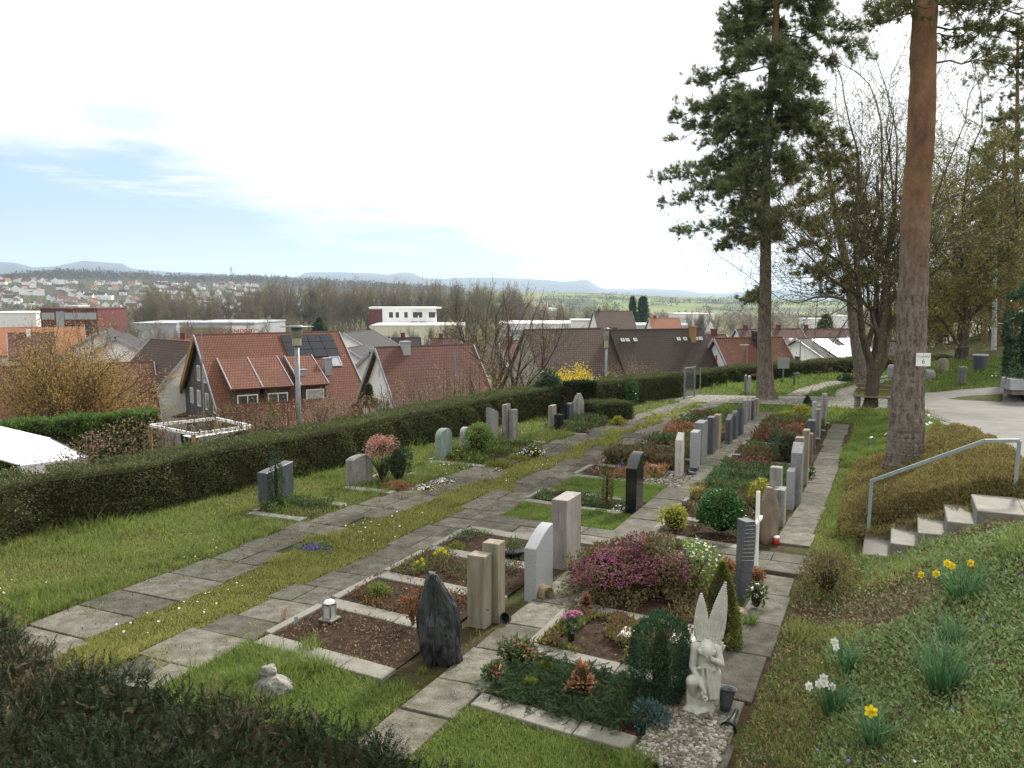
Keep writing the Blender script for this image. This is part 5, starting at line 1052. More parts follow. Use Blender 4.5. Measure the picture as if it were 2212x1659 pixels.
g = Geo(); k = 420; q = rng.normal(size=(k, 3))*np.array((.08,.07,.05))+np.array((0,0,.17)); leaves(g, q, rdir(k, .8), .06, .012); g.build('plants', [c_green], bw); g = Geo(); q = rng.normal(size=(90, 3))*np.array((.05,.05,.04))+np.array((-.09,0,.16)); leaves(g, q, rdir(90, .8), .05, .014); g.build('heather', c_rust, bw)
st = thing('plant_label', 'small steel plant marker at the edge of the bare grave', 'marker', tuple(G(641, 1360))); g = Geo(); g.box(-.008,.008,-.004,.004,-.02,.14); g.build('stake', m_steel, st)
g = Geo(); g.box(-.025,.025,-.007,-.0045,.09,.16); g.build('tag', m_silver, st)
tag(rough_stone('stone_stub', 'small dark upright marker stone behind the gold shrub', 1477, 1100, .13, .1, .2, m_dark, 40, cat='marker stone', group=None, amp=.06, flat=1), None)

# --- stairs, handrail
st = thing('stairs', 'five stone slab steps climbing the bank beside the handrail', 'stairs', tuple(W(14.4, -.4, 0))); c0 = np.array(st.location)
for i in range(5):
    g = Geo(); v0 = -.42+.375*i; v1 = v0+.46 if i < 4 else v0+.62; z1 = .1+.2*i; slab(g, 13.72+.03*i, 14.98, v0, v1, z1-.24, z1, 0, .012, 0, .012); o = g.build('step', m_kerb, st); o.location = -c0
g = Geo(); slab(g, 13.85, 14.95, 1.71, 2.9, .66, .905, 0, .01, 0, .012); slab(g, 13.3, 13.82, 1.75, 2.9, .66, .9, 0, .01, 0, .012); o = g.build('landing', m_kerb, st); o.location = -c0
hr = thing('handrail', 'grey flat steel handrail beside the stone stairs', 'handrail', tuple(W(14.86, -.38, .1))); c0 = np.array(hr.location)
A0 = W(14.86, -.38, .08); A1 = W(14.86, -.36, 1.0); B1 = AT(2117, 956, W(14.9, 1.25)[1]); C1 = W(15.25, 1.63, 0); B1 = W(14.95, 1.22, 1.76); C1 = W(15.2, 1.72, 1.76); C0 = W(15.2, 1.7, .88)
def bar(g, a, b, w, t):
    a = np.array(a); b = np.array(b); d = b-a; d /= np.linalg.norm(d); s = np.cross(d, (0,0,1.0)) if abs(d[2]) < .95 else np.array(W(1, 0, 0)); s /= np.linalg.norm(s); n = np.cross(s, d)
    q = [a+s*x*w/2+n*y*t/2 for x, y in ((-1,-1),(1,-1),(1,1),(-1,1))]+[b+s*x*w/2+n*y*t/2 for x, y in ((-1,-1),(1,-1),(1,1),(-1,1))]; g.add(q, [(3,2,1,0),(4,5,6,7),(0,1,5,4),(1,2,6,5),(2,3,7,6),(3,0,4,7)])
m_rail = M('grey painted steel', [(.2,.235,.235),(.27,.305,.3)], 8, .5, .4, 0)
for nm, a, b in (('post', A0, A1+np.array((0,0,.02))), ('rail', A1, B1), ('rail', B1, C1), ('post', C0, C1)):
    g = Geo(); bar(g, a-c0, b-c0, .045, .055); g.build(nm, m_rail, hr, bevel=.004)
# ------------------------------------------------------------------ trees
m_olive = ML('olive catkins and buds', [(.075,.068,.02),(.14,.128,.036),(.21,.19,.06)], .7, .35, .5)
m_pine = ML('pine needles', [(.052,.07,.029),(.1,.124,.052),(.165,.185,.085)], .5, .3, .45)
m_pine2 = ML('warm pine needles', [(.04,.05,.016),(.08,.092,.028),(.13,.132,.045)], .5, .25, .45)
def bark_pine(name, z0, z1):
    m, nt, N, L, b = newmat(name, .95, .15); tc = N.new('ShaderNodeTexCoord'); sp = N.new('ShaderNodeSeparateXYZ'); L.new(tc.outputs['Object'], sp.inputs[0])
    v = N.new('ShaderNodeTexVoronoi'); v.inputs['Scale'].default_value = 10; mp = N.new('ShaderNodeMapping'); mp.inputs['Scale'].default_value = (1.6,1.6,.42); L.new(tc.outputs['Object'], mp.inputs[0])
    nd = noise_node(nt, 5, 8, .7); ad = N.new('ShaderNodeVectorMath'); ad.operation = 'ADD'; L.new(mp.outputs[0], ad.inputs[0]); sc_ = N.new('ShaderNodeVectorMath'); sc_.operation = 'SCALE'; sc_.inputs['Scale'].default_value = .35; L.new(nd.outputs['Color'], sc_.inputs[0]); L.new(sc_.outputs[0], ad.inputs[1]); L.new(ad.outputs[0], v.inputs[0])
    low = ramp(nt, [(.045,.035,.029),(.15,.118,.096),(.24,.2,.165)], [.0,.35,.8]); L.new(v.outputs['Distance'], low.inputs[0])
    up = ramp(nt, [(.11,.07,.048),(.23,.128,.07),(.31,.19,.11)], [.3,.5,.72]); n = noise_node(nt, 3.2, 9, .72, (1,1,.5)); L.new(n.outputs[0], up.inputs[0])
    mr = N.new('ShaderNodeMapRange'); mr.interpolation_type = 'SMOOTHSTEP'; mr.inputs['From Min'].default_value = z0; mr.inputs['From Max'].default_value = z1
    na = noise_node(nt, 1.3, 5, .6); ma = N.new('ShaderNodeMath'); ma.operation = 'MULTIPLY_ADD'; ma.inputs[1].default_value = 3.0; ma.inputs[2].default_value = -1.5; L.new(na.outputs[0], ma.inputs[0]); a2 = N.new('ShaderNodeMath'); L.new(sp.outputs[2], a2.inputs[0]); L.new(ma.outputs[0], a2.inputs[1]); L.new(a2.outputs[0], mr.inputs[0])
    L.new(mixc(nt, mr.outputs[0], low.outputs[0], up.outputs[0]), b.inputs['Base Color']); mh = mixc(nt, .5, v.outputs['Distance'], n.outputs[0]); bump(nt, b, mh, 1.0, .05); return m
def trunk_from(g, px, Yd, sides=14, knob=0.0, dY=None):
    """tapered trunk through photo points (x, y, width) at depth Yd; returns world points"""
    P_ = [AT(x, y, Yd+(dY[i] if dY else 0)) for i, (x, y, w) in enumerate(px)]; R_ = [w*depth(p)/F/2 for p, (x, y, w) in zip(P_, px)]
    t = np.linspace(0, len(P_)-1, (len(P_)-1)*(24 if sides > 40 else 6)+1); P_ = np.array(P_); Q = np.c_[[np.interp(t, range(len(P_)), P_[:,i]) for i in range(3)]].T
    for _ in range(3): Q[1:-1] = Q[1:-1]*.5+(Q[:-2]+Q[2:])*.25
    r = np.interp(t, range(len(P_)), R_)*(1+knob*(rng.random(len(t))-.5)); g.tube(Q, r, sides); return Q, r
def grow(g, p, d, Ln, r, lev, pr, tips, sides=4):
    n = 4; pts = [np.array(p, float)]; d = np.array(d, float)
    for i in range(n):
        d = d+rng.normal(size=3)*pr['wander']+np.array((0,0,pr['up'])); d /= np.linalg.norm(d); pts.append(pts[-1]+d*Ln/n)
    pts = np.array(pts); rr = np.linspace(r, max(r*pr['taper'], pr['rmin']), n+1); g.tube(pts, rr, sides if lev > 1 else 3, 0, False)
    if lev == 0: tips.append((pts[-1], d)); tips.append((pts[2], d)); return
    for k in range(pr['kids'][lev-1]):
        f = rng.uniform(pr['f0'], 1.0); i = min(int(f*n), n-1); q = pts[i]+(pts[i+1]-pts[i])*(f*n-i); ax = rdir(1)[0]; e = np.cross(d, ax); e /= np.linalg.norm(e)+1e-6
        a = R(rng.uniform(*pr['ang'])); nd = d*math.cos(a)+e*math.sin(a); grow(g, q, nd, Ln*rng.uniform(*pr['len']), np.interp(f, [0,1], [r, r*pr['taper']])*pr['rk'], lev-1, pr, tips, max(3, sides-1))
    grow(g, pts[-1], d, Ln*pr['len'][1], rr[-1], lev-1, pr, tips, max(3, sides-1))
BARE = dict(wander=.16, up=.05, taper=.55, rmin=.004, kids=(4,4,4,4), f0=.25, ang=(25,60), len=(.45,.75), rk=.6)
def budleaf(tips, n, L0, mat_geo, spread=.25):
    P_ = np.array([t[0] for t in tips]); Dn = np.array([t[1] for t in tips]); k = rng.integers(0, len(P_), n); q = P_[k]+Dn[k]*rng.uniform(-.6, .15, (n, 1))*spread*2+rng.normal(size=(n, 3))*spread*.35
    leaves(mat_geo, q, rng.normal(size=(n, 3))+np.array((0,0,-.4)), L0*rng.uniform(.5, 1.5, n), L0*.38)
TUFT = []; TF = []
for i in range(15):
    a = i*2.4; e = .35+.5*((i*7) % 15)/15; d = np.array((math.cos(a)*math.sin(e*1.5), math.sin(a)*math.sin(e*1.5), math.cos(e*1.5))); s_ = np.cross(d, (.3,.2,1.0)); s_ /= np.linalg.norm(s_); k0 = len(TUFT); b0 = np.array((0,0,(i % 5)*.12)); TUFT += [b0-s_*.075, b0+s_*.075, b0+d]; TF.append((k0, k0+1, k0+2))
TUFT = np.array(TUFT)
def pine(name, label, px, Yd, outline_, nb, seed, barkm, needm, tuft_=.19, ny=6.0, dens=1.0, group=None, knob=.06, droop=.5, zmax=None, tips_px=(), subs=12, sides=18):
    global rng; rng = np.random.default_rng(seed); g = Geo(); Q, r = trunk_from(g, px, Yd, sides, knob); base = Q[0].copy(); root = thing(name, label, 'tree', tuple(base), 0, group)
    vv_ = np.concatenate(g.v); nz_ = (vnoise(vv_*np.array((5,5,1.6)))-.5)*.09+(vnoise(vv_*np.array((14,14,4)))-.5)*.05; ax_ = np.stack([np.interp(vv_[:,2], Q[:,2], Q[:,k]) for k in (0, 1)], -1); dv_ = vv_[:,:2]-ax_; vv_[:,:2] += dv_*nz_[:,None]*2; g.v = [vv_]; o = g.build('trunk', barkm, root, smooth=True); o.location = -base; gb = Geo(); gn = Geo(); tp = []; td = []
    ys = [a[0] for a in outline_]; order = np.argsort(ys); ys = np.array(ys)[order]; wl = np.array([a[1] for a in outline_])[order]; wr = np.array([a[2] for a in outline_])[order]
    for b in range(nb+len(tips_px)):
        if b < nb:
            y = rng.uniform(ys[0], ys[-1]); az = rng.uniform(0, 2*math.pi); ca = math.cos(az); w = (np.interp(y, ys, wr) if ca > 0 else np.interp(y, ys, wl))*rng.uniform(.55, 1.05)
            c = AT(0, y, Yd); i = np.argmin(np.abs(Q[:,2]-c[2]))
            wm = w*depth(Q[i])/F; e = Q[i]+np.array((ca*wm, math.sin(az)*wm*.9, 0)); e[2] = c[2]
        else:
            tx, ty, dy = tips_px[b-nb]; e = AT(tx, ty, Yd+dy); wm = abs(e[0]-Q[np.argmin(np.abs(Q[:,2]-e[2]))][0])
        i0 = np.argmin(np.abs(Q[:,2]-(e[2]+wm*rng.uniform(-.05, droop)))); s = Q[i0]; mid = (s+e)/2+np.array((0,0,wm*.12)); t = np.linspace(0, 1, 9)[:,None]; C = s*(1-t)**2+2*mid*t*(1-t)+e*t**2; C[1:-1] += rng.normal(size=(7, 3))*wm*.02
        gb.tube(C, np.linspace(max(.02, wm*.012), .008, 9), 5, 0, False)
        for k in range(int(subs*max(.5, min(1.6, wm/2.5)))):
            f = rng.uniform(.25, 1); j = min(int(f*8), 7); q = C[j]+(C[j+1]-C[j])*(f*8-j); dd = (C[j+1]-C[j]); dd = dd/np.linalg.norm(dd)+rng.normal(size=3)*np.array((.7,.7,.3))+np.array((0,0,.18)); dd /= np.linalg.norm(dd); Ls = rng.uniform(.35, .95)*(1.15-.5*f)*min(1.3, .5+wm*.2)
            e2 = q+dd*Ls+np.array((0,0,.12*Ls)); gb.tube([q, (q+e2)/2-np.array((0,0,.03)), e2], [.012,.009,.006], 3, 0, False)
            for m_ in range(int(rng.integers(4, 9)*dens)):
                ff = rng.uniform(.35, 1.05); c = q+(e2-q)*ff+rng.normal(size=3)*.09; tp.append(c); td.append(dd*.7+rng.normal(size=3)*.45+np.array((0,0,.45)))
    tp = np.array(tp); gn.scatter(TUFT, TF, tp, frames(np.array(td)), tuft_*rng.uniform(.7, 1.3, len(tp)))
    o = gb.build('limbs', m_bark, root); o.location = -base; o = gn.build('crown', needm, root); o.location = -base; return root
bk_far = bark_pine('grey brown pine bark', 9.5, 14); bk_big = bark_pine('orange pine bark', 3.2, 6.8)
pine('pine_tree', 'tall dense pine with long left boughs at the cobbled crossing', [(1657,868,52),(1654,840,38),(1652,780,31),(1651,700,28),(1654,600,25),(1653,450,21),(1655,330,19),(1664,200,16),(1676,50,13),(1684,-150,9),(1686,-320,4)], 33.0,
     [(-320,10,10),(-200,80,90),(-60,110,150),(60,120,175),(130,125,170),(200,150,120),(270,165,120),(330,170,130),(390,185,110),(450,150,75),(510,100,45),(555,45,25)], 150, 11, bk_far, m_pine, tuft_=.19, dens=1.75, subs=15,
     tips_px=[(1440,387,0),(1455,440,-1.5),(1470,305,1),(1500,180,0),(1482,505,.5),(1560,540,-.5),(1462,250,1),(1610,655,0),(1640,640,1),(1745,480,-2),(1860,120,1),(1840,60,-1)])
pine('big_pine', 'massive pine trunk with orange upper bark and number plate', [(1953,1022,94),(1954,985,79),(1958,930,72),(1962,850,66),(1967,760,62),(1973,600,59),(1980,450,57),(1988,300,55),(1999,0,52),(2012,-300,48),(2020,-620,40),(2026,-950,26),(2030,-1150,10)], RM(1955,1020)[1],
     [(-1150,20,20),(-900,500,520),(-600,640,640),(-420,560,640),(-250,300,420),(-120,140,250)], 40, 5, bk_big, m_pine2, tuft_=.14, dens=1.3, subs=16, sides=44, tips_px=[(1880,30,1),(1905,52,0),(1930,20,-1),(2085,55,1),(2090,-30,0),(2120,100,0),(2150,20,-.5),(2212,90,0),(2240,60,1),(2180,-40,1),(2225,150,-.5)])
# sign on the trunk
pb = RM(1955,1020)[1]; sc_ = AT(1994.5, 777, pb-.42); sg = thing('tree_sign', 'small white metal sign reading Grabfeld 6 on the big pine trunk', 'sign', tuple(sc_), R(-8))
s_ = depth(sc_)/F; hw_ = 14.8*s_; hh_ = 14.2*s_; g = Geo(); g.box(-hw_, hw_, -.004, .004, -hh_, hh_); g.build('panel', m_white, sg, bevel=.002)
g = Geo(); g.box(hw_-.006, hw_-.002, .004, .02, -.05, .05); g.box(-.02, .02, .004, .35, -.02, .02); g.build('bracket', m_steel, sg)
m_ink = MP('dark grey lettering', (.09,.1,.11), .6, .2, 0, .05); m_ink2 = MP('grey lettering', (.22,.24,.25), .6, .2, 0, .05)
def letters(txt, size, x, z, parent, mat, y=-.0055, name='lettering', rz=0, ext=.0008):
    cu = bpy.data.curves.new(name, 'FONT'); cu.body = txt; cu.size = size; cu.align_x = 'CENTER'; cu.align_y = 'CENTER'; cu.extrude = ext; cu.materials.append(mat)
    t_ = bpy.data.objects.new('tmp', cu); COL.objects.link(t_); me = bpy.data.meshes.new_from_object(t_.evaluated_get(bpy.context.evaluated_depsgraph_get())); bpy.data.objects.remove(t_)
    if not me.materials: me.materials.append(mat)
    o = bpy.data.objects.new(name, me); COL.objects.link(o); o.parent = parent; o.location = (x, y, z); o.rotation_euler = (R(90), 0, rz); return o
letters('Grabfeld', hh_*.52, 0, hh_*.52, sg, m_ink2); letters('6', hh_*.98, 0, -hh_*.3, sg, m_ink)
g = Geo(); bm = None
for z in (hh_*.88, -hh_*.86): g.box(-.006, .006, -.0055, -.004, z-.006, z+.006)
g.build('nails', m_ink, sg)
# forked tree by the bench
def limbed_tree(name, label, limbs, Yd, seed, prm, nbud, L0, bud_mat, twig_every=.5, tl=2.2, lev=2, cat='tree', group=None, bark=None, sides=10):
    global rng; rng = np.random.default_rng(seed); g = Geo(); gt = Geo(); tips = []; base = None
    for li, (pts, dys) in enumerate(limbs):
        Q, r = trunk_from(g, pts, Yd, sides, .05, dys); base = Q[0].copy() if base is None else base
        for i in range(len(Q)):
            if r[i] > (.16 if li else .09) or rng.random() > twig_every or Q[i][2]-base[2] < 2.6: continue
            d = Q[min(i+1, len(Q)-1)]-Q[max(i-1, 0)]; d /= np.linalg.norm(d); nd = d*.6+rdir(1)[0]*.9; grow(gt, Q[i], nd/np.linalg.norm(nd), tl*rng.uniform(.5, 1.1), min(.026, r[i]*.35), lev, prm, tips, 4)
        grow(gt, Q[-1], (Q[-1]-Q[-3])/np.linalg.norm(Q[-1]-Q[-3]), tl*1.2, r[-1], lev, prm, tips, 5)
    root = thing(name, label, cat, tuple(base), 0, group); o = g.build('trunk', bark or m_bark, root, smooth=True); o.location = -base; o = gt.build('branches', m_twig, root); o.location = -base
    if nbud: gl = Geo(); budleaf(tips, nbud, L0, gl); o = gl.build('crown', bud_mat, root); o.location = -base
    return root
Y3 = G(1880, 882)[1]
UPR = dict(BARE, up=.1, ang=(28,62), len=(.5,.8), kids=(3,4,4))
limbed_tree('forked_tree', 'dark forked tree standing in front of the bench', [
    ([(1880,884,36),(1882,864,28),(1885,830,27),(1888,800,29)], None),
    ([(1886,806,20),(1880,779,17),(1871,757,16),(1863,723,14),(1858,675,13),(1855,623,12),(1848,560,11),(1850,450,8),(1857,340,5),(1834,260,3)], [0,0,0,-.2,-.3,-.5,-.5,-.4,0,0]),
    ([(1871,757,12),(1880,725,11),(1889,700,10.5),(1894,664,10),(1894,602,9),(1897,555,8),(1906,470,6),(1906,370,4.5),(1903,260,3)], [0,.2,.4,.6,.8,1,1.2,1.4,1.6]),
    ([(1890,806,20),(1897,808,18),(1907,779,16),(1914,748,15),(1920,706,14),(1917,656,13)], [0,0,.1,.3,.5,.6]),
    ([(1917,660,11),(1915,639,10),(1921,612,9),(1915,581,8),(1916,545,7),(1931,510,6),(1936,400,4.5),(1938,300,3)], [.6,.6,.7,.8,.9,1,1.1,1.2]),
    ([(1917,658,10),(1930,646,9),(1944,636,9),(1955,615,8),(1975,560,6),(2005,480,5),(2030,400,4),(2070,300,2.5)], [.6,.7,.8,.9,1,1.2,1.4,1.5]),
    ([(1856,640,7),(1830,622,6),(1795,603,5),(1765,570,4),(1740,545,3)], [-.5,-.7,-.9,-1,-1.1]),
    ([(1851,590,7),(1810,565,6),(1770,535,5),(1735,500,3)], [-.5,-.2,.2,.5]), ([(1858,675,9),(1835,652,7),(1800,640,6),(1760,642,4),(1722,655,2)], [-.3,-.5,-.8,-1,-1.2]), ([(1849,560,9),(1878,505,7),(1898,440,5),(1910,370,3)], [-.5,0,.3,.6]), ([(1894,600,9),(1872,560,7),(1852,500,5),(1843,430,3)], [.8,.5,.2,0]), ([(1921,612,9),(1955,588,8),(1992,560,6),(2032,542,5),(2078,532,3)], [.7,.8,1,1.1,1.2]), ([(1916,545,8),(1948,470,6),(1968,400,4),(1975,330,3)], [.9,.6,.4,.2])], Y3, 21, UPR, 15000, .1, m_olive, .5, 2.4, 2)
Y4 = G(1864, 829)[1]
pine('leaning_pine', 'leaning pine with olive tinted crown behind the forked tree', [(1866,831,40),(1861,815,27),(1855,779,25),(1848,727,24),(1842,675,22),(1835,612,20),(1825,556,18),(1812,505,15),(1800,440,12),(1790,360,9),(1782,270,5)], Y4,
     [(270,30,30),(330,60,60),(400,85,75),(470,100,75),(540,100,75),(600,85,60),(640,50,40)], 56, 31, bk_far, m_pine2, tuft_=.24, dens=1.0, subs=11, tips_px=[(1700,560,0),(1720,600,-.5),(1735,500,.5),(1745,440,0),(1890,520,.5),(1880,450,0)])
# the wood on the right
HORN = dict(BARE, up=.1, ang=(28,62), len=(.5,.78), kids=(4,4,4), wander=.2)
limbed_tree('hornbeam', 'broad spreading tree with olive catkins beyond the road bend', [
    ([(2074,800,34),(2077,770,28),(2081,720,25),(2084,680,24),(2086,640,22)], None),
    ([(2086,650,16),(2075,610,13),(2050,570,10),(2025,540,7),(2005,500,4)], [0,-.5,-1,-1.5,-2]), ([(2085,690,10),(2060,660,8),(2035,625,6),(2012,610,3)], [0,-.3,-.6,-1]),
    ([(2086,645,15),(2090,590,13),(2085,520,10),(2080,450,7),(2090,370,4)], [0,.4,.8,1,1.2]), ([(2087,650,13),(2110,600,11),(2130,560,9),(2160,510,7),(2190,470,4)], [0,.4,.8,1.2,1.5]),
    ([(2085,700,9),(2115,665,8),(2150,640,6),(2185,630,3)], [0,-.4,-.8,-1.2]), ([(2078,760,8),(2055,720,6),(2035,690,5),(2015,670,3)], [0,-.3,-.5,-.7]), ([(2086,640,10),(2060,540,8),(2050,450,6),(2040,380,3)], [0,1,2,2.5])], 45.0, 23, HORN, 34000, .15, m_olive, .8, 2.6, 2)
for i, (x, yb, yt, w, Yd, lab, sd_) in enumerate(((2127,800,330,10,52,'slim reddish pine trunk left of the birch',41),(2163,800,250,14,50,'taller reddish pine trunk right of the birch',42),(2192,800,40,15,56,'rightmost pine rising above the dark conifer',43))):
    pine('pine_tree', lab, [(x,yb,w*1.2),(x+1,(yb+yt)/2+120,w),(x+4,(yb+yt)/2,w*.8),(x+7,yt,w*.3)], Yd, [(yt,25,25),(yt+60,85,70),(yt+130,110,95),(yt+220,90,80),(yt+300,55,55)]+([(yt+420,90,70),(yt+480,50,40)] if i == 2 else []), 40+22*(i == 2), sd_, bark_pine('red pine bark %d' % i, -4, 2), m_pine2, tuft_=.24, dens=.9, subs=9)
m_birch = M('birch bark', [(.03,.03,.03),(.5,.49,.46),(.66,.65,.62)], 5, .8, .2, .2, .01, stretch=(.6,.6,3.0), pos=[.34,.44,.7])
limbed_tree('birch', 'white barked birch trunk between the two reddish pines', [([(2146,800,11),(2147,740,10),(2149,660,9),(2151,560,7),(2154,470,5),(2158,400,3)], None)], 48.0, 24, BARE, 2500, .13, m_olive, .4, 1.8, 2, bark=m_birch)
S('dark_spruce', 'dark dense evergreen at the right edge behind the planter', 2212, 842, 92, 225, m_conf, .16, 9000, 'column', wr=.3, lump=.35, p=AT(2212, 842, 33.0), cat='tree')
for i, (x, yb, w, h, Yd, lab) in enumerate(((2030,800,70,170,58,'olive thicket left of the hornbeam trunk'),(2105,800,80,190,64,'olive thicket between hornbeam and birch'),(2180,805,90,230,60,'olive thicket behind the reddish pines'),(1985,800,60,150,66,'olive thicket right behind the big pine trunk'),(2240,800,100,330,62,'tall olive thicket at the right edge of the wood'))):
    base = AT(x, yb, Yd); base[2] = zt(base[0], base[1]); g = Geo(); tips = []; rng = np.random.default_rng(60+i); hh = h*Yd/F
    for k in range(7): grow(g, (rng.normal()*w*Yd/F*.25, rng.normal()*1.2, 0), np.array((rng.normal()*.25, rng.normal()*.25, 1)), hh*.55, .07, 3, dict(BARE, kids=(3,3,4), up=.08), tips, 4)
    t = thing('thicket', lab, 'bush', tuple(base), 0); g.build('stems', m_twig, t); gl = Geo(); budleaf(tips, 15000, .2, gl, .6); gl.build('crown', m_olive, t)
# ------------------------------------------------------------------ road, crossing, furniture
def sheet(name, uv, mat, off, kind='structure', res=.5):
    uv = np.asarray(uv, float); u0, v0 = uv.min(0); u1, v1 = uv.max(0); bm = bmesh.new(); bm.faces.new([bm.verts.new((u, v, 0)) for u, v in uv])
    for ax, lo, hi in ((0, u0, u1), (1, v0, v1)):
        for c in np.arange(lo+res, hi, res):
            no = Vector((1,0,0)) if ax == 0 else Vector((0,1,0)); co_ = Vector((c,0,0)) if ax == 0 else Vector((0,c,0)); bmesh.ops.bisect_plane(bm, geom=bm.verts[:]+bm.edges[:]+bm.faces[:], plane_co=co_, plane_no=no)
    for v in bm.verts: q = W(v.co.x, v.co.y, 0); v.co = Vector((q[0], q[1], zt(q[0], q[1])+off))
    bmesh.ops.recalc_face_normals(bm, faces=bm.faces); me = bpy.data.meshes.new(name); bm.to_mesh(me); bm.free(); me.materials.append(mat)
    for p in me.polygons: p.use_smooth = True
    if sum(p.normal.z for p in me.polygons) < 0: me.flip_normals()
    o = bpy.data.objects.new(name, me); COL.objects.link(o); return tag(o, kind=kind)
m_asph = M('worn grey asphalt', [(.115,.108,.097),(.155,.147,.132),(.185,.176,.16)], 1.2, .9, .2, .2, .004, speck=(.21,.2,.185), speck_scale=45)
def cobmat(name, c, joint, size):
    m, nt, N, L, b = newmat(name, .85, .25); tc = N.new('ShaderNodeTexCoord'); v = N.new('ShaderNodeTexVoronoi'); v.feature = 'DISTANCE_TO_EDGE'; v.inputs['Scale'].default_value = 1/size; L.new(tc.outputs['Object'], v.inputs[0])
    r_ = ramp(nt, [(0,0,0),(1,1,1)], [.05,.16]); L.new(v.outputs[0], r_.inputs[0]); n = noise_node(nt, 3, 5); rc = ramp(nt, [tuple(x*.75 for x in c), c, tuple(x*1.25 for x in c)], [.3,.5,.7]); L.new(n.outputs[0], rc.inputs[0]); ng = noise_node(nt, .7, 6, .7); rj = ramp(nt, [joint, (.1,.11,.035)], [.45,.6]); L.new(ng.outputs[0], rj.inputs[0])
    L.new(mixc(nt, r_.outputs[0], rj.outputs[0], rc.outputs[0]), b.inputs['Base Color']); bump(nt, b, r_.outputs[0], .8, .02); return m
m_cob = cobmat('cobble stones', (.25,.235,.21), (.06,.055,.04), .16)
rng = np.random.default_rng(77)
sheet('road', ROADS[0], m_asph, .035)
sheet('path', ROADS[1], m_cob, .028)
sheet('path', ROADS[2], m_cob, .03)
sheet('path', ROADS[3], m_cob, .03)
g = Geo()
for a, b in zip([(9,3.0),(13,2.55),(17,2.02),(19.3,1.78),(21.5,1.55),(25,1.15),(28.5,.7)], [(13,2.55),(17,2.02),(19.3,1.78),(21.5,1.55),(25,1.15),(28.5,.7),(32.2,.22)]):
    a = np.array(a); b = np.array(b); Ls = np.linalg.norm(b-a); n = int(Ls/.2)
    for row in range(2):
        for k in range(n):
            c = a+(b-a)*(k+.5)/n+np.array((0, -.09+.13*row+rng.uniform(-.01,.01))); slab(g, c[0]-.085, c[0]+.085, c[1]-.055, c[1]+.055, -.08, .055, 0, .012, 0, .012, lambda x, y: height(*Wn(x, y, 0)[:, :2].T))
tag(g.build('kerb', m_kerb), kind='structure')
# bench
bp = thing('bench', 'wooden bench on concrete legs behind the forked tree', 'bench', tuple(G(1886, 884)), 0); A = G(1849, 882); B = G(1934, 888); dx = (B-A)/np.linalg.norm(B-A); bp.rotation_euler = (0, 0, math.atan2(dx[1], dx[0])); Lb = np.linalg.norm(B-A)
m_wood = M('weathered bench wood', [(.11,.07,.04),(.18,.115,.065),(.25,.17,.105)], 5, .75, .25, .2, .004, stretch=(.3,3,3))
for x in (-Lb/2+.1, Lb/2-.1):
    g = Geo(); g.box(x-.05, x+.05, .28, .36, 0, .84); g.box(x-.05, x+.05, -.2, -.1, 0, .42); g.box(x-.045, x+.045, -.2, .3, .36, .42); g.build('leg', m_conc, bp, bevel=.01)
g = Geo()
for y in (-.17, -.02, .13): g.box(-Lb/2, Lb/2, y-.065, y+.065, .425, .465)
g.build('seat', m_wood, bp, bevel=.006)
g = Geo()
for z in (.58, .74): g.box(-Lb/2, Lb/2, .235, .278, z, z+.12)
g.build('backrest', m_wood, bp, bevel=.006)
# gate, posts and lamps
gt = thing('garden_gate', 'grey metal gate frame at the end of the long hedge', 'gate', tuple(G(1489, 860)), R(52))
g = Geo()
for x in (-.45, .45): g.tube([(x,0,0),(x,0,1.25)], .035, 8); 
g.build('posts', m_steel, gt); g = Geo(); g.tube([(-.45,0,1.2),(.45,0,1.2)], .025, 6); g.tube([(-.45,0,.12),(.45,0,.12)], .025, 6)
for k in range(9): g.tube([(-.36+.09*k,0,.12),(-.36+.09*k,0,1.2)], .008, 4, 0, False)
g.build('bars', m_steel, gt)
def post(label, x, yb, yt, r=.03, Yd=None, cat='post', name='metal_post', mat=None):
    p = G(x, yb) if Yd is None else AT(x, yb, Yd); t = AT(x, yt, p[1]); root = thing(name, label, cat, tuple(p)); g = Geo(); g.tube([(0,0,-.1),(0,0,t[2]-p[2])], r, 8); g.build('pole', mat or m_steel, root); return root, t[2]-p[2]
r_, h_ = post('thin metal post with slanting arm beside the gate', 1512, 850, 795, .025); g = Geo(); g.tube([(0,0,h_*.75),(-.35,0,h_)], .02, 6); g.build('arm', m_steel, r_)
r_, h_ = post('small square notice on a post in front of the far hedge', 1691, 826, 775, .03, cat='sign', name='notice_board'); g = Geo(); g.box(-.27,.27,-.03,-.01,h_-.45,h_+.05); g.build('panel', m_silver, r_)
r_, h_ = post('dark water tap post on the far lawn', 1715, 836, 806, .05, cat='tap', name='tap_post', mat=m_dark); g = Geo(); g.tube([(0,0,h_-.03),(.18,-.05,h_),(.22,-.05,h_-.06)], .04, 6); g.build('spout', m_steel, r_)
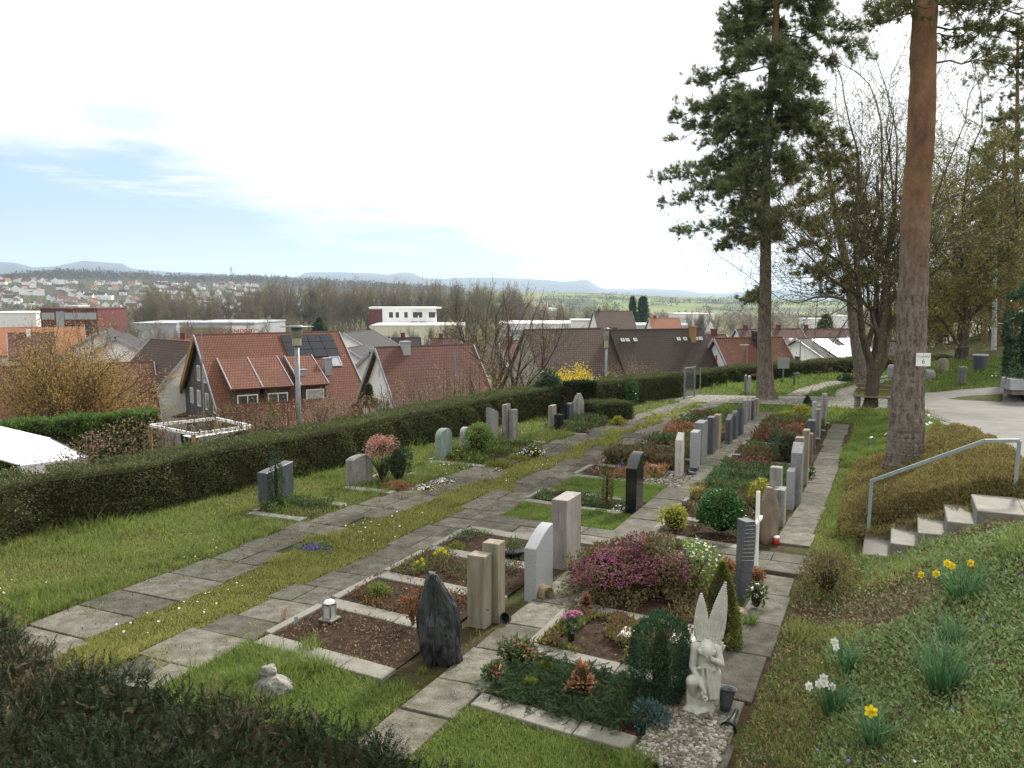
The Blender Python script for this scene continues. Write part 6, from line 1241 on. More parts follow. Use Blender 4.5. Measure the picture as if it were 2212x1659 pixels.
def lamp(label, x, yb, yt, Yd, body_w, disc_w):
    top = AT(x, yt, Yd); z0 = zt(top[0], top[1]); hh = top[2]-z0; root = thing('street_lamp', label, 'street lamp', (top[0], top[1], z0), 0, 'lamps behind the long hedge'); s = Yd/F
    g = Geo(); g.tube([(0,0,-.2),(0,0,hh-42*s)], [.068,.058], 12); g.build('pole', m_steel, root, smooth=True)
    w = body_w*s/2; g = Geo(); g.lathe([(.001,hh-43*s),(w*.75,hh-43*s),(w*.8,hh-41*s),(w*.85,hh-26*s)], 20); g.build('lamp_base', MP('yellowed plastic', (.42,.38,.24), .5, .4, 0, .1), root, smooth=True)
    g = Geo(); g.lathe([(w*.85,hh-26.5*s),(w,hh-25*s),(w,hh-6*s),(w*.6,hh-4*s),(.001,hh-4*s)], 20); g.build('lamp_shade', MP('dusty lamp glass', (.25,.25,.2), .3, .5, 0, .25), root, smooth=True)
    d = disc_w*s/2; g = Geo(); g.lathe([(.001,hh-2.5*s),(d*.95,hh-2*s),(d,hh-1.2*s),(d*.4,hh-.5*s),(d*.38,hh+1*s),(.001,hh+1.3*s)], 28); g.build('roof_disc', m_steel, root, smooth=True); return root
lamp('street lamp with wide disc roof in front of the solar panel roof', 640, 930, 704, 20.6, 24, 74)
lamp('street lamp before the broad brown barn roof', 1310, 815, 709, 44.0, 11, 24)
r_, h_ = post('slim street light behind the far hedge by the red shuttered house', 1613, 800, 745, .05, 58.0, 'street light', 'street_light'); g = Geo(); g.box(-.5,.1,-.1,.1,h_-.05,h_+.03); g.build('lamp_head', m_silver, r_)
# bins, planter and stones on the far right
pl = thing('planter', 'pale concrete planter with dark base at the right edge of the road', 'planter', tuple(RM(2200, 862)), R(-12))
g = Geo(); g.box(-.45, 1.6, -.5, .5, .16, .55); g.build('trough', M('painted concrete', [(.3,.3,.3),(.42,.42,.43)], 3, .8, .25, .1), pl, bevel=.015); g = Geo(); g.box(-.36, 1.5, -.42, .42, 0, .16); g.build('base', m_brst, pl)
g = Geo(); q = rng.normal(size=(1500, 3))*np.array((.5,.25,.12))+np.array((.55,0,.62)); leaves(g, q, rdir(1500, .5), .1, .05); g.build('plants', m_conf, pl)
cb = thing('stone_pillar', 'short grey stone pillar on the lawn behind the road', 'pillar', tuple(RM(2078, 832)))
g = Geo(); g.lathe([(.001,0),(.17,0),(.15,.1),(.14,.62),(.17,.7),(.15,.74),(.001,.75)], 14); g.build('shaft', m_conc, cb, smooth=True)
bn = thing('litter_bin', 'dark litter bin with pale rim at the edge of the wood', 'bin', tuple(RM(2116, 806))); g = Geo(); g.lathe([(.001,0),(.27,0),(.3,.75),(.26,.75)], 16); g.build('body', m_dark, bn); g = Geo(); g.lathe([(.3,.75),(.33,.78),(.3,.83),(.001,.84)], 16); g.build('lid', m_silver, bn)
for i, (x, y, w, h, m_, lab) in enumerate(((1940,832,.5,.6,m_lime,'pale gravestone with flowers left of the big pine on the far mound'),(2006,822,.55,.5,m_silver,'low pale gravestone right of the big pine trunk'),(2036,806,.5,.7,m_sand,'sandy gravestone at the edge of the wood'),(1925,818,.4,.7,m_silver,'slim pale gravestone beside the forked tree'))):
    rough_stone('gravestone', lab, x, y, w, .25, h, m_, 50+i, amp=.08, sub=3, pos=RM(x, y))
# ------------------------------------------------------------------ houses beyond the hedge
rng = np.random.default_rng(99)
w_white = MP('white render', (.76,.75,.71), .9, .15, 0, .06, .6); w_cream = MP('cream render', (.5,.46,.36), .9, .15, 0, .08, .6); w_grey = MP('grey sheet wall', (.34,.35,.36), .6, .3, 0, .06, .3)
w_yel = MP('yellow render', (.55,.46,.2), .9, .15, 0, .06, .6); w_beige = M('old beige plaster', [(.26,.24,.2),(.36,.335,.28),(.42,.39,.33)], .9, .95, .1, .1); w_timber = M('dark slate shingles', [(.06,.057,.052),(.1,.095,.085),(.14,.13,.115)], 1.4, .9, .15, .2)
w_ochre = M('ochre boards', [(.24,.14,.055),(.34,.21,.09)], 2, .85, .2, .1); w_brick = M('red cladding', [(.1,.035,.03),(.15,.05,.04)], 1, .8, .2, 0)
glass = MP('window glass', (.04,.05,.055), .08, .6, 0, .2); glassl = MP('light window glass', (.3,.33,.36), .08, .6, 0, .1); fr_w = MP('white window frame', (.7,.7,.68), .5, .3, 0, .03); sh_br = MP('olive shutters', (.12,.1,.06), .7, .2); sh_red = MP('red shutters', (.35,.04,.03), .6, .3); verge = MP('grey verge metal', (.3,.3,.32), .5, .4)
t_red = MT('old red roof tiles', (.2,.082,.047), (.145,.06,.037), (.06,.026,.017), .25, .2, .64, (.1,.042,.028), .35, .75)
t_wine = MT('wine red roof tiles', (.165,.074,.056), (.125,.056,.045), (.07,.032,.027), .25, .2, .77, (.085,.05,.035), .4, .7)
t_brown = MT('dark brown roof tiles', (.12,.08,.06), (.092,.062,.047), (.035,.026,.022), .25, .2, .75, (.05,.04,.034), .25, .6); t_brown2 = MT('blackish brown roof tiles', (.082,.056,.043), (.065,.045,.035), (.025,.019,.016), .25, .2, .75, (.035,.028,.024), .25, .6)
t_orange = MT('orange roof tiles', (.3,.14,.08), (.25,.11,.065), (.2,.08,.045), .4, .3, .5, (.25,.11,.06), .2, .5, .3); t_dark = MT('anthracite roof tiles', (.05,.048,.048), (.04,.04,.042), (.02,.02,.02), .4, .3, .6, (.045,.04,.038), .3, .4, .3); t_pur = MT('plum roof tiles', (.12,.055,.05), (.1,.045,.042), (.05,.028,.025), .4, .3, .6, (.075,.045,.04), .3, .5, .3)
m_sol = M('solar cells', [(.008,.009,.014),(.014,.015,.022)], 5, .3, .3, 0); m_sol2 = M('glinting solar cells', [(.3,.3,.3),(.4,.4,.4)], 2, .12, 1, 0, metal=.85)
def window(parent, o, e1, e2, n, w, h, frame=fr_w, pane=glass, shut=None, mull=1, fw=.08, name='window'):
    o, e1, e2, n = (np.array(q, float) for q in (o, e1, e2, n)); g = Geo()
    def bx(g, a0, a1, b0, b1, d0, d1):
        v = [o+e1*a+e2*b+n*d for d in (d0, d1) for a, b in ((a0,b0),(a1,b0),(a1,b1),(a0,b1))]; g.add(v, [(3,2,1,0),(4,5,6,7),(0,1,5,4),(1,2,6,5),(2,3,7,6),(3,0,4,7)])
    bx(g, -w/2, w/2, -h/2, -h/2+fw, .0, .07); bx(g, -w/2, w/2, h/2-fw, h/2, .0, .07); bx(g, -w/2, -w/2+fw, -h/2+fw, h/2-fw, 0, .07); bx(g, w/2-fw, w/2, -h/2+fw, h/2-fw, 0, .07)
    for k in range(mull): c = -w/2+w*(k+1)/(mull+1); bx(g, c-fw*.4, c+fw*.4, -h/2+fw, h/2-fw, .0, .065)
    f = g.build(name, frame, parent); g = Geo(); bx(g, -w/2+fw*.5, w/2-fw*.5, -h/2+fw*.5, h/2-fw*.5, .002, .03); g.build('pane', pane, f)
    if shut:
        for s in (-1, 1): g = Geo(); bx(g, s*(w/2+w*.24)-w*.22, s*(w/2+w*.24)+w*.22, -h/2, h/2, .01, .06); g.build('shutter', shut, f)
    return f
def house(name, label, px, py, Yd, ang, L, hw, t, hr, wall, roof, xr=None, wins=(), chims=(), cat='house', ov=.35, vg=verge, group=None, gwall=None, z=None, eb=None):
    p = AT(px, py, Yd); th = R(ang); c, s = math.cos(th), math.sin(th)
    if xr is not None: a = (xr-1106)/F/math.cos(TH)*1.0; L = (a*p[1]-p[0])/(c-a*s)
    base = np.array((p[0], p[1], p[2]-hr)); root = thing(name, label, cat, tuple(base), th, group); eh = hr-hw*t; eb_ = hw if eb is None else eb; ehb = hr-eb_*t
    g = Geo(); v = [(x, y, zz) for x in (0, L) for y, zz in ((-hw,-3),(eb_,-3),(eb_,ehb-.02),(0,hr-.05),(-hw,eh-.02))]
    g.polys(v, [[4,3,2,1,0],[5,6,7,8,9],[0,5,9,4],[1,2,7,6]]); wl = g.build('wall', wall, root)
    g = Geo(); k = 1/math.sqrt(1+t*t); dn = np.array((0,-k,-t*k)); nn = np.array((0,-t*k,k))
    for sg, w_ in ((1, hw), (-1, eb_)):
        Ls = (w_+ov)/k; a = np.array((0,0,hr)); d = dn*np.array((1,sg,1)); n = nn*np.array((1,sg,1)); q = []
        for off in (.02, .16):
            for x, l in ((-ov,0),(L+ov,0),(L+ov,Ls),(-ov,Ls)): q.append(a+np.array((x,0,0))+d*l+n*off)
        g.add(q, [(3,2,1,0),(4,5,6,7),(0,1,5,4),(1,2,6,5),(2,3,7,6),(3,0,4,7)] if sg > 0 else [(0,1,2,3),(7,6,5,4),(4,5,1,0),(5,6,2,1),(6,7,3,2),(7,4,0,3)])
    rf = g.build('roof', roof, root); g = Geo(); g.tube([(-ov,0,hr+.13),(L+ov,0,hr+.13)], .11, 6); g.build('ridge_tiles', roof, rf)
    if vg:
        for x in (-ov-.03, L+ov+.03):
            g = Geo()
            for sg, w_ in ((1, hw), (-1, eb_)):
                Ls = (w_+ov)/k; d = dn*np.array((1,sg,1)); n = nn*np.array((1,sg,1)); a = np.array((x,0,hr)); bar(g, a+n*.1, a+d*Ls+n*.1, .07, .24)
            g.build('verge', vg, rf)
    for wspec in wins:
        face, a, b, w, h = wspec[:5]; kw = wspec[5] if len(wspec) > 5 else {}
        if face == 'F': window(root, (a,-hw-.005,b), (1,0,0), (0,0,1), (0,-1,0), w, h, **kw)
        elif face == 'B': window(root, (a,eb_+.005,b), (-1,0,0), (0,0,1), (0,1,0), w, h, **kw)
        elif face == 'L': window(root, (-.005,a,b), (0,-1,0), (0,0,1), (-1,0,0), w, h, **kw)
        elif face == 'R': window(root, (L+.005,a,b), (0,1,0), (0,0,1), (1,0,0), w, h, **kw)
        elif face == 'S': window(rf, np.array((a,0,hr))+dn*b+nn*.165, (1,0,0), -dn, nn, w, h, name='skylight', **kw)
        elif face == 'P': 
            g = Geo(); o_ = np.array((a,0,hr))+dn*b+nn*.2; q = [o_+np.array((x,0,0))+dn*l+nn*d for d in (0,.05) for x, l in ((.02,.02),(w-.02,.02),(w-.02,h-.02),(.02,h-.02))]; g.add(q, [(3,2,1,0),(4,5,6,7),(0,1,5,4),(1,2,6,5),(2,3,7,6),(3,0,4,7)]); g.build('solar_panel', kw.get('pane', m_sol), rf)
    for (x, y, top, w, mat) in chims: g = Geo(); g.box(x-w/2, x+w/2, y-w/2, y+w/2, hr-abs(y)*t-.5, hr+top); g.box(x-w/2-.05, x+w/2+.05, y-w/2-.05, y+w/2+.05, hr+top, hr+top+.1); g.build('chimney', mat, rf)
    return root, L, rf
# the red farmhouse
wn = [('L', .4, 6.5, .85, 1.15), ('L', -1.5, 6.5, .85, 1.15)]+[('L', y, 4.6, .85, 1.2) for y in (2.9, .6, -1.9, -4.2)]+[('L', y, 1.6, .9, 1.3) for y in (3.0, .4, -2.2, -4.6)]
wn += [('P', 5.9+1.04*i, .25+.86*j, 1.04, .86) for i in range(4) for j in range(3)]+[('S', 9.5, 3.35, .8, 1.1, dict(frame=verge, pane=glassl, mull=0))]
fh, Lf, rf_ = house('farmhouse', 'steep red tiled farmhouse with solar panels and wall dormers', 430, 728, 62.8, 33, 10.47, 7.0, .84, 9.2, w_timber, t_red, wins=wn, chims=[(6.15, -4.4, -2.45, .6, verge), (8.5, -3.5, -1.75, .55, verge)])
g = Geo(); bar(g, (-.36, .1, 9.1), (-.36, 7.0, 9.1-6.9*.84), .2, .5); g.build('verge_boards', w_ochre, rf_)
for k, (x0, x1, wx, pale_pane) in enumerate(((.85,2.72,1.85,0),(3.05,4.92,4.0,0),(5.8,7.6,6.75,1))):
    dm = Geo(); y0, y1 = -2.2, -5.5; z0, z1 = 9.2-2.2*.84+.22, 9.2-3.35; dm.polys([(x0,y0,z0-1.2),(x1,y0,z0-1.2),(x0,y0,z0),(x1,y0,z0),(x0,y1,z1),(x1,y1,z1),(x0,y1,3.0),(x1,y1,3.0)], [[0,2,4,6],[1,7,5,3],[4,5,7,6]]); d_ = dm.build('dormer', M('dark dormer boards %d' % k, [(.06,.04,.028),(.09,.06,.04)], 2, .9, .1, 0), fh)
    g = Geo(); dv = np.array((0,y1-.35-y0,(z1-z0)*1.1)); nv = np.array((0,-dv[2],dv[1])); nv = nv/np.linalg.norm(nv)*-1; nv = nv if nv[2] > 0 else -nv
    q = [np.array((x,y0+.1,z0+.03))+dv*l+nv*o for o in (0,.12) for x, l in ((x0-.12,0),(x1+.12,0),(x1+.12,1),(x0-.12,1))]; g.add(q, [(3,2,1,0),(4,5,6,7),(0,1,5,4),(1,2,6,5),(2,3,7,6),(3,0,4,7)]); g.build('dormer_roof', t_red, d_)
    g = Geo()
    for x in (x0-.15, x1+.15): bar(g, np.array((x,y0+.1,z0+.12)), np.array((x,y0+.1,z0+.12))+dv, .06, .16)
    g.build('verge', verge, d_)
    if pale_pane: window(d_, (wx,y1-.01,4.7), (1,0,0), (0,0,1), (0,-1,0), 1.35, 1.5, pane=MP('closed roller blind', (.42,.41,.38), .7, .2), mull=0)  # this dormer gets one pale pane without mullion
    else: window(d_, (wx,y1-.01,4.75), (1,0,0), (0,0,1), (0,-1,0), 1.45, 1.2)
house('house', 'white gabled house with wine red roof and olive shutters', 819, 755, 60, 33, 7, 4.4, 1.2, 8.6, w_white, t_wine, xr=1012, wins=[('L', -.75, 4.5, .85, 1.15, dict(shut=sh_br, pane=glassl)), ('L', 1.1, 4.5, .85, 1.15, dict(shut=sh_br, pane=glassl)), ('L', .0, 7.0, .25, .6, dict(mull=0)), ('L', 0, 1.6, 1, 1.3)], chims=[(1.9, -.3, .45, .55, w_grey)])
house('house', 'white house gable with grey roof behind the wine red roof', 800, 765, 74, 86, 9, 4.6, .95, 8.6, w_white, t_dark, wins=[('L', -.5, 6.4, 1.0, 1.1, dict(mull=0, pane=glassl)), ('L', 1.2, 3.3, 1, 1.2)], ov=.2)
house('house', 'white low pitched building right behind the farmhouse', 742, 722, 98, 75, 8, 4.5, .55, 9, w_white, t_dark, wins=[('L', 0, 5, 1, 1.2)], ov=.3)
house('house', 'white lean roofed building between farmhouse and white gable', 748, 756, 84, 80, 5, 2.6, .6, 8, w_white, t_dark, ov=.2)
house('house', 'white half timbered villa with brown roof and red skirt roofs', 424, 744, 68, 138, 7.4, 3.2, 1.0, 9.6, w_white, t_brown, wins=[('L', .9, 6.5, .6, 1.2), ('L', -1.2, 4.9, .9, 1.5, dict(pane=glass)), ('L', 1.3, 2.2, .8, 1.5), ('B', 2.0, 4.4, 1.5, 1.4), ('B', 4.6, 4.4, .9, 1.4), ('B', 3.2, 1.6, .9, 1.6)], chims=[(2.4, -1.2, .2, .55, w_brick)])
vp, Lv, _ = house('house', 'white lower wing with red tiled mansard skirt beside the villa', 352, 832, 69, 33, 4.6, 2.6, .75, 6.4, w_white, t_orange, wins=[('F', 1.2, 3.0, .7, 1.2, dict(shut=fr_w)), ('F', 3.4, 3.0, .8, 1.4), ('L', 0, 3.2, .9, 1.3, dict(shut=fr_w))], ov=.5)
house('house', 'long red brick coloured roof half hidden by the orange willow', -90, 800, 62, 28, 9, 5.2, .95, 9.0, w_cream, t_wine, xr=322, wins=[('F', 1.5+1.9*i, 2.7, .9, 1.4) for i in range(5)], ov=.4)
house('house', 'left of two white gables with grey roofs above the willow', 213, 720, 82, 109, 9, 7.2, .62, 8.4, w_white, t_dark, ov=.3)
house('house', 'right of two white gables with grey roofs above the willow', 250, 733, 76, 109, 9, 7.0, .58, 8.0, w_white, t_dark, ov=.3)
house('hall', 'long hall with wide orange tiled roof on the far left', -420, 716, 150, 27, 20, 9, .5, 13, w_cream, t_orange, xr=183, cat='hall', ov=.5)
house('house', 'plum roofed house in front of the orange hall', 22, 722, 118, 30, 8, 4.5, .7, 10, w_cream, t_pur, xr=118, chims=[(2.2, -.5, .5, .5, w_white)])
house('barn', 'left brown roofed barn with beige gable above the forsythia', 1137, 716, 76, 26, 9, 6.2, 1.15, 9.5, w_beige, t_brown, xr=1326, cat='barn', vg=None, ov=.25)
house('barn', 'right blackish roofed barn adjoining the brown one', 1321, 716.5, 79, 20, 9, 6.6, 1.15, 9.5, w_beige, t_brown2, xr=1508, cat='barn', vg=None, ov=.25, chims=[(8.1, -.9, .35, .5, w_ochre)], wins=[('S', x, 1.15, .35, .35, dict(mull=0, pane=glassl, fw=.05)) for x in (.7, 1.2, 2.0, 6.6, 7.3, 8.5, 9.0)])
house('house', 'white house with red shutters and red roof skylights', 1548, 734, 80, 20, 7, 4.6, 1.1, 8.4, w_white, t_red, wins=[('L', .3, 6.6, .5, .7, dict(shut=sh_red, mull=0)), ('L', -.9, 4.0, .9, 1.3, dict(shut=sh_red)), ('L', 1.5, 4.0, .9, 1.3, dict(shut=sh_red))]+[('S', x, 4.6, .75, 1.5, dict(mull=0, pane=fr_w)) for x in (1.9, 3.9, 5.6)], chims=[(4.2, -.6, .7, .9, t_dark)])
wn = [('L', 0, 4.6, .8, .9, dict(mull=0)), ('L', 2.7, 1.7, 1.4, 1.6, dict(mull=0)), ('L', -2.3, 1.3, 1.8, 1.3), ('F', 3.0, 1.4, .6, 1.1, dict(mull=0)), ('F', 5.3, 1.4, .6, 1.1, dict(mull=0))]+[('P', 1.5+1.2*i, .3+1.4*j, 1.2, 1.4, dict(pane=m_sol2)) for i in range(6) for j in range(3) if not (i in (2,) and j == 0)]
house('house', 'low white house with glinting solar roof behind the far hedge', 1724, 735, 86, 30, 8, 4.3, .5, 6.6, w_white, t_dark, wins=wn, ov=.4, xr=1818)
for i, (x, y, xr, Yd, ang, wl, rf, lab) in enumerate(((1518,726,1560,105,15,w_cream,t_pur,'house with plum roof between barn and red shuttered house'),(1592,713,1640,150,8,w_white,t_pur,'left dark red row house behind the far pine'),(1664,712,1722,150,8,w_white,t_pur,'middle dark red row house with white gable'),(1724,712,1826,158,4,w_white,t_pur,'long dark red row house behind the solar roof house'),(1640,738,1690,100,40,w_white,t_dark,'grey roofed white house beside the far pine trunk'),(1850,738,1990,104,10,w_grey,t_dark,'long grey building right of the solar roof house'),
    (848,732,906,125,10,w_yel,t_dark,'house with blackish hipped roof and yellow gable'),(812,742,858,112,10,w_white,t_dark,'low dark roof left of the yellow gabled house'),(932,733,1000,135,8,w_cream,t_pur,'dark plum roof behind the wine red roof'),(1003,738,1060,120,25,w_yel,t_brown,'pale yellow gable at the right end of the wine red roof'),(1080,738,1135,130,20,w_white,t_wine,'pinkish roof left of the brown barn'),
    (1283,673,1360,255,6,w_white,t_brown,'large old brown roofed house with small dormers'),(1403,688,1462,235,4,w_white,t_orange,'orange roofed house beside the two tall spruces'),(372,733,430,120,6,w_white,t_orange,'flat white house with orange roof edge behind the villa'),(240,735,283,125,15,w_brick,t_orange,'small red brick outbuilding right of the white gables'))):
    house('house', lab, x, y, Yd, ang, 6, 5.2 if Yd < 200 else 7, .75, 9 if Yd < 200 else 13, wl, rf, xr=xr, ov=.3, wins=[('S', 1.2+1.6*k, 3.2, .8, 1.1, dict(mull=0, pane=fr_w)) for k in range(3 if 1 <= i <= 3 else 0)]+[('L', 0, 6.2, 1.0, 1.3)], chims=[(1.5, 0, .8, .6, w_brick)])
# --- industrial halls
def block(name, label, x0, x1, yt, Yd, dep_, wall, ang=0, roof=None, bands=(), zb=None, cat='building', para=.4):
    p = AT(x0, yt, Yd); a = (x1-1106)/F/math.cos(TH); c, s = math.cos(R(ang)), math.sin(R(ang)); Ln = (a*p[1]-p[0])/(c-a*s); z0 = min(zt(p[0], p[1]), p[2]-3)-1; hh = p[2]-z0
    root = thing(name, label, cat, (p[0], p[1], z0), R(ang)); g = Geo(); g.box(0, Ln, 0, dep_, 0, hh-.02); g.build('wall', wall, root)
    g = Geo(); g.box(-.2, Ln+.2, -.2, dep_+.2, hh-.02, hh+para); g.build('roof', roof or w_white, root)
    for (f0, f1, d0, d1, m) in bands: g = Geo(); g.box(f0*Ln, f1*Ln, -.06, .1, hh-d1, hh-d0); g.build('window_band', m, root)
    return root, Ln, hh
block('hall', 'white industrial hall on the far left', -60, 86, 677, 320, 30, w_white, cat='hall')
block('office_building', 'large dark red building with pale window bands', 87, 218, 668, 300, 25, w_brick, 2, w_brick, [(.02,.24,1.2,3.6,w_grey),(.42,.98,1.2,3.6,w_grey),(.27,.41,.8,7.5,glassl),(.0,.26,5.5,7,glass),(.43,1,5.5,7,glass)])
block('roof_plant', 'grey plant room on the roof of the dark red building', 140, 178, 662, 312, 8, w_grey, cat='roof box')
block('hall', 'long grey industrial hall left of the farmhouse ridge', 283, 386, 700, 285, 30, w_grey, 4, w_grey, cat='hall')
hb_, Lb_, hh_b = block('shop', 'grey hall with red lettering on its white end', 388, 553, 699, 262, 30, w_grey, -3, w_grey, bands=[(.0,.58,1.2,3.2,M('timber cladding', [(.2,.17,.1),(.27,.22,.13)], .4, .9, .1, 0)),(.02,.6,4.0,6.5,glass),(.62,1,.6,8,w_white)], cat='shop')
letters('CAMPERO', 2.6, Lb_*.82, hh_b-2.6, hb_, MP('red sign letters', (.6,.04,.04), .5, .3, 0, .03), y=-.1, ext=.05)
wb, Lw, hw2 = block('office_building', 'modern white flat roofed building with red brick corner', 797, 942, 665, 435, 16, w_white, 3, w_white, [(0,.2,.6,9,w_brick),(.3,.36,2.2,5,glass),(.4,.45,2.2,5,glass),(.53,.58,2.2,5,glass),(.66,.8,2.2,5,glass),(.9,1.0,2.2,5,glass),(.62,.86,6.8,9,glassl)])
g = Geo(); g.box(Lw*.66, Lw*1.08, -4, 16, hw2-.3, hw2+.2); g.build('canopy', w_white, wb)
for k in range(4): g = Geo(); g.tube([(Lw*(.62+.13*k), -5, hw2-12), (Lw*(.62+.13*k), -5, hw2-3.8)], .25, 8); g.build('column', fr_w, wb)
block('hall', 'long cream coloured hall below the modern white building', 802, 1004, 704, 395, 40, MP('pale cream cladding', (.6,.57,.42), .8, .2, 0, .04), 3, fr_w, [(.02,.2,4.2,4.8,w_cream),(.06,.16,8.6,9.6,glass),(.2,.3,9,10.4,glass),(.42,.5,4.4,5.6,MP('blue notice', (.2,.4,.6), .6, .2))], cat='hall')
block('hall', 'long low white factory above the brown barn roof', 1078, 1308, 701, 270, 30, w_white, -1, fr_w, [(.02,.98,1.6,3.2,glassl)], cat='hall')
block('stair_tower', 'white cube tower rising from the low factory', 1236, 1287, 693, 262, 8, w_white, 0, bands=[(.72,.8,1.2,2.6,glass),(.86,.94,1.2,2.6,glass)], cat='tower')
block('hall', 'low pale factory wing right of the lamp post', 1318, 1482, 703, 262, 24, w_grey, 1, fr_w, [(.02,.98,1.6,3.0,glassl)], cat='hall')
block('hall', 'white group of distant halls right of the orange roof', 1470, 1540, 679, 560, 30, w_white, 4, cat='hall')
block('hall', 'small white distant hall left of the forked tree', 1755, 1792, 690, 520, 20, w_white, 4, cat='hall'); block('hall', 'pale distant hall seen between the tree trunks', 1808, 1832, 683, 600, 20, w_white, 4, cat='hall')
vn = thing('camper_van', 'white camper van parked beside the willow and the villa', 'van', tuple(RM(312, 757)), R(5))
g = Geo(); plate(g, [(-2.7,.35),(2.7,.35),(2.75,1.2),(2.2,2.1),(2.6,2.5),(2.4,2.9),(-2.7,2.9)], 2.1); g.build('body', w_white, vn, bevel=.06).location = (2.8, 0, 0)
for x, w in ((1.4,1.2),(3.2,1.0)): g = Geo(); g.box(x-w/2, x+w/2, -1.1, -1.04, 1.5, 2.2); g.build('window', glass, vn)
for x in (1.2, 4.4):
    for y in (-1, 1): g = Geo(); th = np.linspace(0, 2*math.pi, 13); g.tube([(x, y*.85, .35), (x, y*1.06, .35)], .36, 12); g.build('wheel', m_blk, vn)
# --- gardens right behind the hedge
def cone_tree(label, x, yb, yt, wpx, Yd, mat=None):
    S('spruce', label, x, yb, wpx, yb-yt, mat or m_conf, .5*Yd/150, 2600, 'cone', wr=.35, lump=.3, p=AT(x, yb, Yd), cat='tree')
cone_tree('taller of two dark spruces behind the barns', 1388, 705, 636, 26, 280); cone_tree('shorter of two dark spruces behind the barns', 1366, 705, 650, 19, 282); cone_tree('dark green fir behind the solar roof house', 1782, 722, 688, 44, 190); cone_tree('dark spruce left of the cream hall', 797, 745, 718, 18, 250); cone_tree('round dark conifer behind the farmhouse solar panels', 690, 722, 690, 34, 240); cone_tree('small bright green conifer right of the farmhouse roof', 797, 880, 830, 28, 52, m_hedge)
def bush(label, x, yb, w, h, Yd, stems, leafm, nleaf, L0, lev=3, spread=.3, name='bush', cat='bush', fan=.55, rb=.05, sink=True, kids=(3,4,4), twm=None, split=True):
    global rng; rng = np.random.default_rng(abs(hash(label)) % 9999 if False else sum(map(ord, label))); p = AT(x, yb, Yd); z = zt(p[0], p[1]); hh = h*Yd/F+(p[2]-z if sink else 0); p[2] = z if sink else p[2]; ww = w*Yd/F; g = Geo(); tips = []
    for k in range(stems):
        a = rng.random()*6.283; f = fan*math.sqrt(rng.random()); d = np.array((math.cos(a)*f*ww/hh, math.sin(a)*f*ww/hh, 1.0)); d /= np.linalg.norm(d); grow(g, (rng.normal()*ww*.06, rng.normal()*ww*.06, 0), d, hh*.5, rb, lev, dict(BARE, kids=kids, up=.06, len=(.42,.66)), tips, 4)
    t = thing(name, label, cat, tuple(p)); g.build('stems', twm or m_twig, t)
    if nleaf: gl = Geo(); budleaf(tips, nleaf, L0, gl, spread); gl.build('crown', leafm, t)
    return t
m_will = ML('orange willow twigs', [(.13,.082,.028),(.24,.155,.05),(.32,.225,.085)], .7, .35, .4); m_beech = ML('dry beech leaves', [(.1,.062,.034),(.18,.118,.07),(.27,.195,.125)], .6, .3, .8, gain=1.15); m_ptw = ML('pinkish brown twig tips', [(.11,.075,.055),(.17,.12,.09),(.2,.17,.11)], .7, .3, .6)
bush('huge orange brown willow bush in front of the left houses', 165, 905, 330, 190, 44, 30, m_will, 46000, .13, 3, .5, 'willow_bush', rb=.07, kids=(4,4,4), fan=.62)
bush('bare twiggy tree in front of the beige barn gable', 1100, 900, 190, 250, 50, 6, m_ptw, 4200, .1, 3, .35, 'bare_tree', 'tree', .5, .1, kids=(4,4,4))
bush('olive bare tree behind the wine red roof', 1040, 840, 150, 215, 85, 4, m_olive, 2600, .16, 3, .45, 'bare_tree', 'tree', .5, .16)
bush('gnarled garden tree before the farmhouse gable', 500, 935, 90, 85, 48, 4, m_olive, 1500, .07, 3, .25, 'garden_tree', 'tree', .6, .06)
bush('olive fruit tree under the farmhouse dormers', 592, 940, 120, 90, 46, 5, m_olive, 2300, .07, 3, .25, 'garden_tree', 'tree', .6, .06)
for i, (x, yb, w, h, Yd, lab) in enumerate(((690,935,120,90,42,'pinkish twiggy bush right of the street lamp'),(870,930,130,85,44,'pinkish twiggy bush in front of the wine red roof'),(960,925,120,110,42,'taller pinkish twiggy bush by the wine red roof'),(1020,905,110,75,45,'brown twiggy bush left of the barn tree'),(1180,880,90,70,46,'brown twiggy bush under the barn gable'),(1370,825,80,55,60,'thin brown bush before the dark barn roof'))):
    bush(lab, x, yb, w, h, Yd, 14, m_ptw, 6500, .085, 2, .3, 'twiggy_bush', kids=(4,4,4), rb=.03)
bush('bright yellow forsythia in full bloom behind the hedge', 1246, 845, 125, 62, 36, 26, m_yel, 5200, .085, 2, .3, 'forsythia', 'bush', .75, .015, kids=(3,3,3)); bush('small yellow forsythia beside the brown beech hedge', 768, 905, 60, 26, 30, 10, m_yel, 700, .06, 1, .25, 'forsythia', 'bush', .7, .012)
off = []
for i in range(len(hp)-1):
    d = (hp[i+1]-hp[i]); d = d/np.linalg.norm(d); off.append(hp[i]+np.array((-d[1], d[0]))*1.75)
